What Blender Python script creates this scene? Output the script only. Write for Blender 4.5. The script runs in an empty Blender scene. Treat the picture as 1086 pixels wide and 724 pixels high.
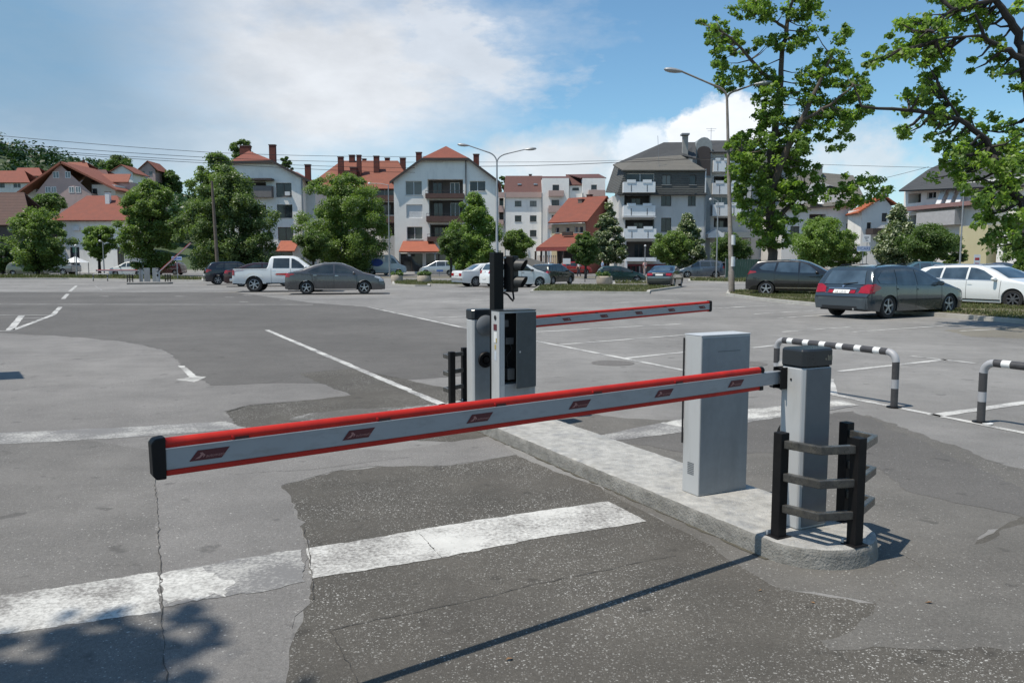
import bpy, bmesh, math, random
import numpy as np
from mathutils import Vector, Matrix
from mathutils.bvhtree import BVHTree

C = bpy.context.scene.collection
PI = math.pi
F, CX, CY, EYE = 860.0, 543.0, 362.0, 1.5
PITCH = math.atan(84 / F)
CP, SP = math.cos(PITCH), math.sin(PITCH)

# ---------------------------------------------------------------- survey of the place (photo pixel -> metres)
def ray(u, v):
    x = (u - CX) / F
    y = -(v - CY) / F
    return Vector((x, CP + SP * y, -SP + CP * y))

def G(u, v, z=0.0):
    d = ray(u, v)
    t = (z - EYE) / d.z
    return Vector((d.x * t, d.y * t, z))

def at(u, v, Y):
    d = ray(u, v)
    t = Y / d.y
    return Vector((d.x * t, Y, EYE + d.z * t))

# ---------------------------------------------------------------- materials
def _nt(name):
    m = bpy.data.materials.new(name)
    m.use_nodes = True
    nt = m.node_tree
    b = nt.nodes['Principled BSDF']
    return m, nt, b

def link(nt, a, b):
    nt.links.new(a, b)

def N(nt, kind, **kw):
    n = nt.nodes.new(kind)
    for k, v in kw.items():
        if k in n.inputs:
            n.inputs[k].default_value = v
        else:
            setattr(n, k, v)
    return n

def rgb(c):
    return (c[0], c[1], c[2], 1.0)

def noise(nt, co, scale, detail=5.0, rough=.6):
    n = nt.nodes.new('ShaderNodeTexNoise')
    n.inputs['Scale'].default_value = scale
    n.inputs['Detail'].default_value = detail
    n.inputs['Roughness'].default_value = rough
    link(nt, co, n.inputs['Vector'])
    return n.outputs['Fac']

def mapr(nt, v, a, b, c, d):
    n = nt.nodes.new('ShaderNodeMapRange')
    n.inputs[1].default_value = a; n.inputs[2].default_value = b
    n.inputs[3].default_value = c; n.inputs[4].default_value = d
    link(nt, v, n.inputs[0])
    return n.outputs[0]

def math_(nt, op, a, b):
    n = nt.nodes.new('ShaderNodeMath'); n.operation = op
    for i, v in enumerate((a, b)):
        if isinstance(v, (int, float)):
            n.inputs[i].default_value = v
        else:
            link(nt, v, n.inputs[i])
    return n.outputs[0]

def mix(nt, fac, a, b, blend='MIX'):
    n = nt.nodes.new('ShaderNodeMix'); n.data_type = 'RGBA'; n.blend_type = blend
    for sock, v in ((n.inputs[0], fac), (n.inputs[6], a), (n.inputs[7], b)):
        if isinstance(v, (int, float)):
            sock.default_value = v
        elif isinstance(v, tuple):
            sock.default_value = rgb(v)
        else:
            link(nt, v, sock)
    return n.outputs[2]

def objco(nt):
    return nt.nodes.new('ShaderNodeTexCoord').outputs['Object']

MATS = {}
def M(name, col, rough=.6, metal=0.0, var=.14, scale=3.0, bump=0.0, bscale=60.0, spec=.5, coat=0.0, dirt=None, dscale=1.5, dstretch=1.0):
    if name in MATS:
        return MATS[name]
    m, nt, b = _nt(name)
    co = objco(nt)
    f = noise(nt, co, scale, 6)
    k = mapr(nt, f, .25, .75, 1 - var, 1 + var)
    c = mix(nt, 1.0, col, (1, 1, 1), 'MULTIPLY')
    n = nt.nodes.new('ShaderNodeVectorMath'); n.operation = 'SCALE'
    link(nt, c, n.inputs[0]); link(nt, k, n.inputs['Scale'])
    out = n.outputs[0]
    if dirt:
        dco = co
        if dstretch != 1.0:
            mp = nt.nodes.new('ShaderNodeMapping'); mp.inputs['Scale'].default_value = (1, 1, 1 / dstretch); link(nt, co, mp.inputs['Vector']); dco = mp.outputs[0]
        d = noise(nt, dco, dscale, 8, .7)
        out = mix(nt, mapr(nt, d, .5, .72, 0, .75), out, dirt)
    link(nt, out, b.inputs['Base Color'])
    b.inputs['Roughness'].default_value = rough
    r2 = mapr(nt, noise(nt, co, scale * 2.3, 4), .2, .8, max(0, rough - .07), min(1, rough + .1))
    link(nt, r2, b.inputs['Roughness'])
    b.inputs['Metallic'].default_value = metal
    b.inputs['Specular IOR Level'].default_value = spec
    b.inputs['Coat Weight'].default_value = coat
    b.inputs['Coat Roughness'].default_value = .04
    if bump:
        bp = nt.nodes.new('ShaderNodeBump'); bp.inputs['Strength'].default_value = bump
        bp.inputs['Distance'].default_value = .01
        link(nt, noise(nt, co, bscale, 3), bp.inputs['Height'])
        link(nt, bp.outputs[0], b.inputs['Normal'])
    MATS[name] = m
    return m

def asphalt(name, col, speck=.0, stain=.3, warm=(0, 0, 0)):
    m, nt, b = _nt(name)
    co = objco(nt)
    big = noise(nt, co, .22, 5, .55)
    mid = noise(nt, co, 1.7, 7, .7)
    fine = noise(nt, co, 55, 3, .7)
    grain = noise(nt, co, 230, 2, .6)
    k = math_(nt, 'MULTIPLY', mapr(nt, big, .3, .7, 1 - stain * .6, 1 + stain * .6), mapr(nt, mid, .25, .75, 1 - stain * .5, 1 + stain * .5))
    k = math_(nt, 'MULTIPLY', k, mapr(nt, fine, .3, .7, .84, 1.16))
    k = math_(nt, 'MULTIPLY', k, mapr(nt, grain, .3, .7, .75, 1.25))
    n = nt.nodes.new('ShaderNodeVectorMath'); n.operation = 'SCALE'
    n.inputs[0].default_value = col; link(nt, k, n.inputs['Scale'])
    out = n.outputs[0]
    # faint drag streaks, oil spots and tyre scuffs
    mp = nt.nodes.new('ShaderNodeMapping'); mp.inputs['Scale'].default_value = (.5, 4, 1); mp.inputs['Rotation'].default_value = (0, 0, .5); link(nt, co, mp.inputs['Vector'])
    out = mix(nt, mapr(nt, noise(nt, mp.outputs[0], .8, 7, .7), .48, .75, 0, stain * .9), out, tuple(c * .72 for c in col))
    out = mix(nt, mapr(nt, noise(nt, co, .9, 8, .75), .56, .8, 0, stain * .8), out, tuple(c * 1.35 for c in col))
    sp = noise(nt, co, 4.2, 3, .55)
    out = mix(nt, mapr(nt, sp, .645, .70, 0, .55), out, tuple(c * .45 for c in col))
    if speck > 0:
        wob = nt.nodes.new('ShaderNodeTexNoise'); wob.inputs['Scale'].default_value = 75; wob.inputs['Detail'].default_value = 2
        link(nt, co, wob.inputs['Vector'])
        wv = nt.nodes.new('ShaderNodeVectorMath'); wv.operation = 'SCALE'; wv.inputs['Scale'].default_value = .014
        link(nt, wob.outputs['Color'], wv.inputs[0])
        wc = nt.nodes.new('ShaderNodeVectorMath'); wc.operation = 'ADD'; link(nt, co, wc.inputs[0]); link(nt, wv.outputs[0], wc.inputs[1])
        patch = mapr(nt, noise(nt, co, .8, 6, .7), .38, .60, .05, 1)
        for vs, amt, dd in ((72, .7, .34), (130, .6, .42), (40, .65, .2)):
            v = nt.nodes.new('ShaderNodeTexVoronoi'); v.inputs['Scale'].default_value = vs
            link(nt, wc.outputs[0], v.inputs['Vector'])
            sep = nt.nodes.new('ShaderNodeSeparateColor'); link(nt, v.outputs['Color'], sep.inputs[0])
            sel = mapr(nt, sep.outputs[0], 1 - speck, 1 - speck + .01, 0, 1)
            size = math_(nt, 'MULTIPLY', sep.outputs[1], dd)
            near = mapr(nt, math_(nt, 'SUBTRACT', v.outputs['Distance'], size), .0, .08, 1, 0)
            s = math_(nt, 'MULTIPLY', math_(nt, 'MULTIPLY', sel, near), patch)
            out = mix(nt, math_(nt, 'MULTIPLY', s, amt), out, (.50, .49, .46))
    link(nt, out, b.inputs['Base Color'])
    b.inputs['Roughness'].default_value = .88
    b.inputs['Specular IOR Level'].default_value = .3
    bp = nt.nodes.new('ShaderNodeBump'); bp.inputs['Strength'].default_value = .5; bp.inputs['Distance'].default_value = .006
    link(nt, noise(nt, co, 130, 3), bp.inputs['Height']); link(nt, bp.outputs[0], b.inputs['Normal'])
    MATS[name] = m
    return m

def worn_paint(name, wear=.5, under=(.15, .147, .14), col=(.66, .66, .63)):
    m, nt, b = _nt(name)
    co = objco(nt)
    f1 = noise(nt, co, 1.6, 6, .65); f2 = noise(nt, co, 48, 5, .75)
    s = math_(nt, 'ADD', math_(nt, 'MULTIPLY', f1, .55), math_(nt, 'MULTIPLY', f2, .45))
    fac = mapr(nt, s, .5 + .18 * (wear - .5) - .07, .5 + .18 * (wear - .5) + .07, 0, 1)
    k = mapr(nt, noise(nt, co, 5, 5), .3, .7, .86, 1.08)
    n = nt.nodes.new('ShaderNodeVectorMath'); n.operation = 'SCALE'
    n.inputs[0].default_value = col; link(nt, k, n.inputs['Scale'])
    out = mix(nt, fac, under, n.outputs[0])
    link(nt, out, b.inputs['Base Color'])
    b.inputs['Roughness'].default_value = .75
    MATS[name] = m
    return m

def tiles(name, c1, c2, rows=3.2):
    m, nt, b = _nt(name)
    co = objco(nt)
    a = noise(nt, co, 1.2, 6, .7); f = noise(nt, co, 9, 4, .7)
    out = mix(nt, mapr(nt, a, .3, .7, 0, 1), c1, c2)
    out = mix(nt, mapr(nt, f, .4, .75, 0, .6), out, tuple(c * .55 for c in c1))
    w = nt.nodes.new('ShaderNodeTexWave'); w.bands_direction = 'Z'; w.inputs['Scale'].default_value = rows
    w.inputs['Distortion'].default_value = .6; w.inputs['Detail'].default_value = 2
    link(nt, co, w.inputs['Vector'])
    out = mix(nt, mapr(nt, w.outputs['Fac'], 0, .4, .5, 0), out, tuple(c * .4 for c in c1))
    link(nt, out, b.inputs['Base Color']); b.inputs['Roughness'].default_value = .8
    bp = nt.nodes.new('ShaderNodeBump'); bp.inputs['Strength'].default_value = .6; bp.inputs['Distance'].default_value = .05
    link(nt, w.outputs['Fac'], bp.inputs['Height']); link(nt, bp.outputs[0], b.inputs['Normal'])
    MATS[name] = m
    return m

def brick(name, c1, c2, mort, sc=1.0):
    m, nt, b = _nt(name)
    co = objco(nt)
    mp = nt.nodes.new('ShaderNodeMapping'); mp.inputs['Rotation'].default_value = (PI / 2, 0, 0)
    link(nt, co, mp.inputs['Vector'])
    t = nt.nodes.new('ShaderNodeTexBrick'); t.inputs['Scale'].default_value = sc
    t.inputs['Color1'].default_value = rgb(c1); t.inputs['Color2'].default_value = rgb(c2); t.inputs['Mortar'].default_value = rgb(mort)
    t.inputs['Brick Width'].default_value = .25; t.inputs['Row Height'].default_value = .08; t.inputs['Mortar Size'].default_value = .008
    link(nt, mp.outputs[0], t.inputs['Vector'])
    link(nt, t.outputs[0], b.inputs['Base Color']); b.inputs['Roughness'].default_value = .85
    MATS[name] = m
    return m

def leafmat(name, c1, c2, trans=.42, rough=.42):
    m, nt, b = _nt(name)
    g = nt.nodes.new('ShaderNodeNewGeometry')
    co = objco(nt)
    r = g.outputs['Random Per Island']
    a = noise(nt, co, .9, 3)
    f = math_(nt, 'ADD', math_(nt, 'MULTIPLY', r, .6), math_(nt, 'MULTIPLY', a, .5))
    c = mix(nt, mapr(nt, f, .2, .9, 0, 1), c1, c2)
    link(nt, c, b.inputs['Base Color']); b.inputs['Roughness'].default_value = rough
    b.inputs['Specular IOR Level'].default_value = .35
    tr = nt.nodes.new('ShaderNodeBsdfTranslucent')
    c2n = mix(nt, 1.0, c, (1.25, 1.45, .55), 'MULTIPLY')
    link(nt, c2n, tr.inputs['Color'])
    mx = nt.nodes.new('ShaderNodeMixShader'); mx.inputs[0].default_value = trans
    link(nt, b.outputs[0], mx.inputs[1]); link(nt, tr.outputs[0], mx.inputs[2])
    link(nt, mx.outputs[0], nt.nodes['Material Output'].inputs['Surface'])
    MATS[name] = m
    return m

def glass(name, col=(.02, .025, .03), rough=.04, spec=.6):
    if name in MATS:
        return MATS[name]
    m, nt, b = _nt(name)
    co = objco(nt)
    c = mix(nt, mapr(nt, noise(nt, co, 1.1, 3), .35, .65, 0, 1), tuple(x * .6 for x in col), tuple(x * 1.5 for x in col))
    oi = nt.nodes.new('ShaderNodeObjectInfo')
    c = mix(nt, mapr(nt, oi.outputs['Random'], .55, 1.0, 0, .5 if 'window' in name else .0), c, (.34, .33, .30))
    link(nt, c, b.inputs['Base Color'])
    b.inputs['Roughness'].default_value = rough
    b.inputs['Specular IOR Level'].default_value = spec
    MATS[name] = m
    return m

# ---------------------------------------------------------------- mesh builder
class MB:
    def __init__(s):
        s.v = []; s.f = []; s.m = []; s.k = 0
    def add(s, vs, fs):
        o = len(s.v)
        s.v += [tuple(p) for p in vs]
        for f in fs:
            s.f.append(tuple(i + o for i in f)); s.m.append(s.k)
        return s
    def box(s, x0, x1, y0, y1, z0, z1, rot=None):
        vs = [Vector((x, y, z)) for x in (x0, x1) for y in (y0, y1) for z in (z0, z1)]
        if rot is not None:
            vs = [rot @ p for p in vs]
        return s.add(vs, [(0, 1, 3, 2), (4, 6, 7, 5), (0, 4, 5, 1), (2, 3, 7, 6), (0, 2, 6, 4), (1, 5, 7, 3)])
    def poly(s, pts):
        return s.add(pts, [tuple(range(len(pts)))])
    def slab(s, pts, t=.15):
        """polygon thickened downwards along its normal"""
        pts = [Vector(p) for p in pts]
        n = Vector((0, 0, 0))
        for i in range(len(pts)):
            n += pts[i].cross(pts[(i + 1) % len(pts)])
        n.normalize()
        if n.z < 0:
            pts.reverse(); n = -n
        low = [p - n * t for p in pts]
        k = len(pts)
        fs = [tuple(range(k)), tuple(range(2 * k - 1, k - 1, -1))]
        fs += [(i, i + k, (i + 1) % k + k, (i + 1) % k) for i in range(k)]
        return s.add(pts + low, fs)
    def prism(s, pts2, z0, z1):
        """plan polygon (x,y) raised from z0 to z1"""
        k = len(pts2)
        a = sum(pts2[i][0] * pts2[(i + 1) % k][1] - pts2[(i + 1) % k][0] * pts2[i][1] for i in range(k))
        if a < 0:
            pts2 = list(reversed(pts2))
        vs = [(p[0], p[1], z0) for p in pts2] + [(p[0], p[1], z1) for p in pts2]
        fs = [tuple(range(k - 1, -1, -1)), tuple(range(k, 2 * k))]
        fs += [(i, (i + 1) % k, (i + 1) % k + k, i + k) for i in range(k)]
        return s.add(vs, fs)
    def extrude_y(s, pts2, y0, y1):
        """elevation polygon (x,z) extended from y0 to y1"""
        k = len(pts2)
        vs = [(p[0], y0, p[1]) for p in pts2] + [(p[0], y1, p[1]) for p in pts2]
        fs = [tuple(range(k)), tuple(range(2 * k - 1, k - 1, -1))]
        fs += [(i, i + k, (i + 1) % k + k, (i + 1) % k) for i in range(k)]
        return s.add(vs, fs)
    def tube(s, pts, r, seg=8, cap=True):
        pts = [Vector(p) for p in pts]
        n = len(pts)
        rs = r if isinstance(r, (list, tuple)) else [r] * n
        vs = []; prev = None
        for i, p in enumerate(pts):
            t = (pts[min(i + 1, n - 1)] - pts[max(i - 1, 0)]).normalized()
            if prev is None:
                a = Vector((0, 0, 1)) if abs(t.z) < .9 else Vector((1, 0, 0))
                u = t.cross(a).normalized()
            else:
                u = (prev - t * prev.dot(t)).normalized()
            prev = u
            w = t.cross(u)
            for k in range(seg):
                th = 2 * PI * k / seg
                vs.append(p + (u * math.cos(th) + w * math.sin(th)) * rs[i])
        fs = []
        for i in range(n - 1):
            for k in range(seg):
                a = i * seg + k; b = i * seg + (k + 1) % seg
                fs.append((a, b, b + seg, a + seg))
        if cap:
            fs.append(tuple(range(seg - 1, -1, -1)))
            fs.append(tuple(range((n - 1) * seg, n * seg)))
        return s.add(vs, fs)
    def lathe(s, prof, axis='z', seg=20, org=(0, 0, 0), close=False, cap=True):
        """prof: (radius, height) list"""
        vs = []; n = len(prof); o = Vector(org)
        for r, h in prof:
            for k in range(seg):
                th = 2 * PI * k / seg
                a, b = r * math.cos(th), r * math.sin(th)
                p = {'z': (a, b, h), 'y': (a, h, b), 'x': (h, a, b)}[axis]
                vs.append(o + Vector(p))
        fs = []
        for i in range(n - 1 if not close else n):
            j = (i + 1) % n
            for k in range(seg):
                fs.append((i * seg + k, i * seg + (k + 1) % seg, j * seg + (k + 1) % seg, j * seg + k))
        if not close and cap:
            fs.append(tuple(range(seg - 1, -1, -1)))
            fs.append(tuple(range((n - 1) * seg, n * seg)))
        return s.add(vs, fs)
    def mat(s, k):
        s.k = k; return s
    def build(s, name, mats, parent=None, smooth=False, bevel=0.0, sharp=35, recalc=True):
        me = bpy.data.meshes.new(name)
        me.from_pydata(s.v, [], s.f)
        if not isinstance(mats, (list, tuple)):
            mats = [mats]
        for m in mats:
            me.materials.append(m)
        if len(mats) > 1:
            me.polygons.foreach_set('material_index', s.m)
        if recalc:
            bm = bmesh.new(); bm.from_mesh(me)
            bmesh.ops.recalc_face_normals(bm, faces=bm.faces)
            bm.to_mesh(me); bm.free()
        if smooth:
            me.shade_smooth()
            me.set_sharp_from_angle(angle=math.radians(sharp))
        o = bpy.data.objects.new(name, me)
        C.objects.link(o)
        if parent is not None:
            o.parent = parent
        if bevel:
            md = o.modifiers.new('edge', 'BEVEL'); md.width = bevel; md.segments = 2; md.limit_method = 'ANGLE'
            md.angle_limit = math.radians(40)
        return o

def tag(o, label, cat, group=None):
    o['label'] = label; o['category'] = cat
    if group:
        o['group'] = group
    return o

def thing(name, label, cat, loc=(0, 0, 0), rz=0.0, group=None):
    o = bpy.data.objects.new(name, None); C.objects.link(o)
    o.empty_display_size = .2
    o.location = loc; o.rotation_euler = (0, 0, rz)
    return tag(o, label, cat, group)

def struct(o, kind='structure'):
    o['kind'] = kind
    return o

def dup(root, loc, rz, label=None, group=None, scale=None, skip=()):
    def cp(o, par):
        c = o.copy(); C.objects.link(c); c.parent = par
        for ch in list(o.children):
            if ch.name.split('.')[0] not in skip:
                cp(ch, c)
        return c
    r = cp(root, None)
    r.location = loc; r.rotation_euler = (0, 0, rz)
    if label: r['label'] = label
    if group: r['group'] = group
    if scale: r.scale = (scale,) * 3
    return r
# ---------------------------------------------------------------- ground, asphalt, paint
A_BASE = asphalt('asphalt_weathered', (.205, .198, .188), speck=.04, stain=.4)
A_LIGHT = asphalt('asphalt_pale', (.180, .172, .163), speck=.06, stain=.38)
A_DARK = asphalt('asphalt_dark', (.112, .106, .099), speck=.04, stain=.3)
A_SPECK = asphalt('asphalt_speckled', (.086, .079, .068), speck=.44, stain=.45)
A_LANE = asphalt('asphalt_lane', (.125, .118, .107), speck=.13, stain=.4)
A_ROAD = asphalt('asphalt_road', (.16, .155, .15), stain=.2)
P_WHITE = worn_paint('paint_white_worn', .42, (.17, .16, .148), (.55, .54, .505))
P_FADED = worn_paint('paint_white_faded', .78, (.165, .16, .155), (.46, .45, .42))
P_GHOST = worn_paint('paint_white_ghost', .85, (.094, .086, .074), (.50, .50, .48))
P_LINE = worn_paint('paint_white_line', .38, (.17, .165, .16), (.54, .53, .50))
CRACK = M('crack_tar', (.055, .05, .044), .9)
rnd = random.Random(7)

def sheet(name, pix, mat, z, wob=0.0, world=False, sub=.12):
    pts = [Vector((p[0], p[1], 0)) for p in pix] if world else [G(u, v) for u, v in pix]
    out = []
    for i, p in enumerate(pts):
        q = pts[(i + 1) % len(pts)]
        out.append(p)
        if wob:
            L = (q - p).length
            k = min(500, int(L / (sub * .5)))
            d = (q - p).normalized() if L > 0 else Vector((1, 0, 0))
            nrm = Vector((-d.y, d.x, 0))
            w = 0.0
            for j in range(1, k):
                w = .72 * w + rnd.gauss(0, wob) * (1.6 if rnd.random() < .12 else .75)
                out.append(p.lerp(q, j / k) + nrm * w + d * rnd.uniform(-.008, .008))
    bm = bmesh.new()
    z *= .35                       # thin coats: a step of about a millimetre between them
    vs = [bm.verts.new((p.x, p.y, z)) for p in out]
    f = bm.faces.new(vs)
    bm.normal_update()
    if f.normal.z < 0:
        f.normal_flip()
    bmesh.ops.triangulate(bm, faces=bm.faces)
    me = bpy.data.meshes.new(name); bm.to_mesh(me); bm.free()
    me.materials.append(mat)
    o = bpy.data.objects.new(name, me); C.objects.link(o)
    return struct(o)

def strip_pts(p, q, w0, w1=None):
    w1 = w0 if w1 is None else w1
    d = (q - p).normalized(); n = Vector((-d.y, d.x, 0))
    return [p + n * w0 / 2, q + n * w1 / 2, q - n * w1 / 2, p - n * w0 / 2]

def line(a, b, w, mat, z=.012, name='road_marking', wob=0.004):
    p, q = G(*a), G(*b)
    pts = strip_pts(p, q, w)
    return sheet(name, [(t.x, t.y) for t in pts], mat, z, wob=wob, world=True, sub=.1)

g = MB().poly([(-700, -150, -.012), (700, -150, -.012), (700, 900, -.012), (-700, 900, -.012)])
struct(g.build('ground', asphalt('ground_earth', (.16, .15, .12), stain=.4)))
sheet('parking_lot', [(-60, -14), (75, -14), (75, 20), (60, 74), (30, 75), (-75, 78), (-70, 20)], A_BASE, 0, world=True)

# darker resurfaced field across the lot
sheet('asphalt_patch', [(-250, 354), (0, 353), (60, 356), (120, 361), (152, 366), (174, 372), (185, 379), (191, 387), (214, 403), (226, 409), (300, 406),
                        (345, 407), (420, 404), (500, 398), (520, 385), (500, 350), (396, 326), (330, 321), (250, 310), (-300, 309)], A_DARK, .004, wob=.015)
sheet('asphalt_patch', [(238, 436), (262, 430), (330, 424), (372, 419), (355, 413), (318, 396), (372, 391), (432, 403), (520, 420), (530, 470),
                        (250, 458), (246, 446)], A_SPECK, .0053, wob=.014)
# pale field on the left
sheet('asphalt_patch', [(-400, 356), (0, 353.5), (60, 356.5), (120, 361.5), (152, 366.5), (174, 372.5), (185, 379.5), (191, 387.5), (214, 403.5),
                        (226, 409.5), (300, 406.5), (345, 407.5), (355, 413), (372, 419), (330, 424), (262, 430), (238, 436), (246, 446), (254, 470),
                        (420, 478), (520, 462), (548, 482), (470, 494), (400, 494), (352, 500), (298, 515), (309, 532), (318, 558), (328, 590), (331, 612), (329, 640), (309, 682), (294, 740), (-160, 760)],
      A_LIGHT, .006, wob=.012)
# slightly darker slab on the left of the pale field
sheet('asphalt_patch', [(-420, 470), (60, 462), (160, 478), (167, 540), (171, 600), (176, 740), (-160, 760)],
      asphalt('asphalt_left_slab', (.150, .143, .134), speck=.09, stain=.4), .0085, wob=.006)
# speckled driveway in front and round the island
sheet('asphalt_patch', [(298, 515.5), (352, 500.5), (400, 494.5), (470, 494.5), (548, 482.5), (640, 520), (760, 585), (830, 625), (930, 640), (1060, 560), (1160, 520), (1500, 700), (1300, 900), (900, 900),
                        (280, 800), (294, 740), (309, 682), (329, 640), (331, 612), (328, 590), (318, 558), (309, 532)], A_SPECK, .0045, wob=.012)
sheet('asphalt_patch', [(520, 430), (640, 441), (735, 447), (800, 440), (920, 440), (1086, 497), (1200, 520), (1060, 560), (930, 640), (830, 625), (640, 520)], A_LANE, .0025, wob=.02)
sheet('asphalt_patch', [(620, 462), (735, 449), (905, 436), (1086, 520), (1130, 560), (960, 520), (900, 480), (740, 482)], A_DARK, .0065, wob=.02)
sheet('asphalt_patch', [(960, 590), (1086, 556), (1240, 620), (1240, 700), (1000, 690), (880, 690), (930, 640)], A_LANE, .0075, wob=.02)
sheet('asphalt_patch', [(1003, 350), (1086, 346), (1160, 352), (1160, 362), (1030, 357)], asphalt('asphalt_sandy', (.19, .175, .145), stain=.3), .004, wob=.03)

# stop line across the entry, broken by two joints
sheet('road_marking', [(-120, 649), (0, 632), (167, 607), (171, 649), (0, 673), (-120, 690)], P_WHITE, .012, wob=.004, sub=.05)
sheet('road_marking', [(172, 608.5), (250, 593), (320, 583), (324, 617), (262, 630), (174, 644)], P_FADED, .012, wob=.005, sub=.05)
sheet('road_marking', [(172, 609), (215, 601), (250, 618), (240, 634), (174, 645)], P_WHITE, .0145, wob=.02, sub=.05)
sheet('road_marking', [(325, 582), (440, 563), (468, 592), (331, 614)], P_WHITE, .012, wob=.004, sub=.05)
sheet('road_marking', [(441, 562.5), (540, 547), (645, 532), (686, 553), (560, 573), (469, 591.5)], P_WHITE, .012, wob=.003, sub=.05)
sheet('road_marking', [(-120, 466), (0, 459), (120, 454), (240, 447), (262, 455), (120, 465), (0, 471), (-120, 480)], P_FADED, .012, wob=.01, sub=.08)
sheet('road_marking', [(300, 447), (330, 438), (370, 434), (420, 432), (470, 428), (500, 427), (500, 431), (400, 440), (330, 448)], P_GHOST, .012, wob=.02)
# exit lane stop line
sheet('road_marking', [(600, 467), (641, 461), (735, 442), (830, 429.5), (890, 424), (911, 429.5), (889, 434), (829, 442), (797, 447.5), (735, 457), (655, 467)], P_FADED, .012, wob=.006, sub=.06)
sheet('road_marking', [(700, 449), (800, 433.5), (889, 426), (905, 429), (829, 440), (735, 455)], P_WHITE, .0145, wob=.012, sub=.06)
line((283, 350), (476, 432), .10, P_LINE)
line((-200, 322.5), (332, 323), .13, P_LINE)
line((10, 350.8), (23, 334.7), .16, P_LINE)
line((14, 350), (56, 334), .12, P_LINE); line((56, 334), (64, 325.5), .14, P_LINE)
line((-100, 334.3), (57, 334), .09, P_LINE); line((-100, 351), (12, 351), .10, P_LINE)
line((22, 341), (38, 340.5), .08, P_LINE); line((24, 337.5), (47, 337), .08, P_LINE)
line((67, 317), (72, 311.5), .16, P_LINE); line((74, 309), (81, 303), .16, P_LINE); line((108, 308), (101, 303), .10, P_FADED)
for (u, v) in ((110, 314), (190, 314), (243, 315), (258, 320), (150, 309), (205, 309), (262, 313), (300, 318)):
    line((u - 4, v), (u + 5, v + .3), .12, P_LINE)
for a, b, w in (((390, 325.5), (503, 350), .1), ((455, 329), (495, 328.3), .1), ((455, 337), (495, 335.5), .1),
                ((565, 361), (731, 393.8), .1), ((594, 365.5), (735, 354.5), .1), ((560, 352.5), (722, 343.5), .1),
                ((664, 379.8), (735, 372.5), .1), ((797, 369), (828, 365.6), .1), ((560, 336), (640, 331), .1),
                ((889, 393.8), (1003, 381.3), .1), ((966, 377.6), (1034, 385.2), .1), ((884, 418.5), (1100, 462), .09),
                ((989, 441), (1120, 422.5), .13), ((770, 326.5), (900, 319), .1), ((800, 333), (868, 329), .1), ((824, 337.5), (905, 332), .1),
                ((690, 331), (790, 325), .1), ((640, 322), (720, 317.5), .1), ((905, 352), (1000, 345.5), .1), ((830, 352), (905, 346.5), .1), ((1018, 351), (1060, 349), .08),
                ((700, 312), (735, 311), .12), ((470, 320), (530, 317), .1), ((880, 402), (884, 418.5), .09)):
    line(a, b, w, P_LINE)
# small arrow painted half on the pale field
sheet('road_marking', [(189, 388), (196, 388), (209, 399), (219, 399.5), (206, 405.5), (187, 402.5), (201, 400)], P_WHITE, .012, wob=.004, sub=.05)
# cracks and joints
def crack(pix, w, z=.0062):
    pts = [G(*p) for p in pix]
    L = []; R = []; wv = 0.0
    for i in range(len(pts) - 1):
        p, q = pts[i], pts[i + 1]
        n = max(2, int((q - p).length / .035)); d = (q - p).normalized(); nr = Vector((-d.y, d.x, 0))
        for j in range(n):
            wv = .75 * wv + rnd.gauss(0, .004)
            c = p.lerp(q, j / n) + nr * wv
            ww = w * rnd.uniform(.15, .9)
            L.append(c + nr * ww / 2); R.append(c - nr * ww / 2)
    mb = MB()
    for i in range(len(L) - 1):
        mb.poly([(L[i].x, L[i].y, z), (L[i + 1].x, L[i + 1].y, z), (R[i + 1].x, R[i + 1].y, z), (R[i].x, R[i].y, z)])
    return struct(mb.build('asphalt_crack', CRACK))
crack([(352, 668), (480, 640), (600, 613), (722, 588)], .007)
crack([(350, 668), (366, 694), (388, 740)], .007)
crack([(160, 478), (167, 540), (170, 600), (174, 650), (176, 735)], .0065)
crack([(322, 560), (326, 585), (331, 612), (331, 640)], .008)
crack([(240, 437), (262, 430.5), (330, 424.5)], .02)
crack([(316, 396), (374, 391), (425, 402)], .015)
crack([(250, 503), (330, 498), (440, 484)], .006)
crack([(620, 340), (735, 338)], .012); crack([(1000, 358), (1086, 364)], .02)
# manhole covers
for (u, v, r) in ((650, 385, .32), (792, 385.5, .3)):
    p = G(u, v)
    mb = MB().lathe([(r, 0), (r, .003), (r - .03, .004), (r - .05, .002), (.001, .003)], seg=28)
    o = mb.build('manhole_cover', M('cast_iron', (.13, .12, .11), .8, .0, .3, 20)); o.location = (p.x, p.y, .001)
    tag(o, 'round rusty manhole cover set in the grey asphalt ' + ('between the raised gate and the cabinet' if u < 700 else 'behind the grey cabinet and bollard'), 'manhole cover')
# ---------------------------------------------------------------- the island and the barrier equipment
ISO = Vector((1.28, 4.043, 0)); IRZ = math.radians(27.2)
def isl(x, y, z=0.0):
    return Vector((ISO.x + x * math.cos(IRZ) - y * math.sin(IRZ), ISO.y + x * math.sin(IRZ) + y * math.cos(IRZ), z))
KH = .10
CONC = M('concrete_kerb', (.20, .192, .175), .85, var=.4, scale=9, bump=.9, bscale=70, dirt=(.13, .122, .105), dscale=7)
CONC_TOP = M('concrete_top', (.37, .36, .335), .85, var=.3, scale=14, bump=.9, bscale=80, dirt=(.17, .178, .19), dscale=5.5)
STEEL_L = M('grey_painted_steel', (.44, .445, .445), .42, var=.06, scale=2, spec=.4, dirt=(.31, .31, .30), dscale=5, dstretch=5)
STEEL_D = M('shaded_steel_dark', (.115, .125, .135), .45, var=.10, scale=14, dirt=(.105, .115, .12), dscale=6, dstretch=5)  # darker copy of the grey steel, shade of an unlit face painted in
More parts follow.
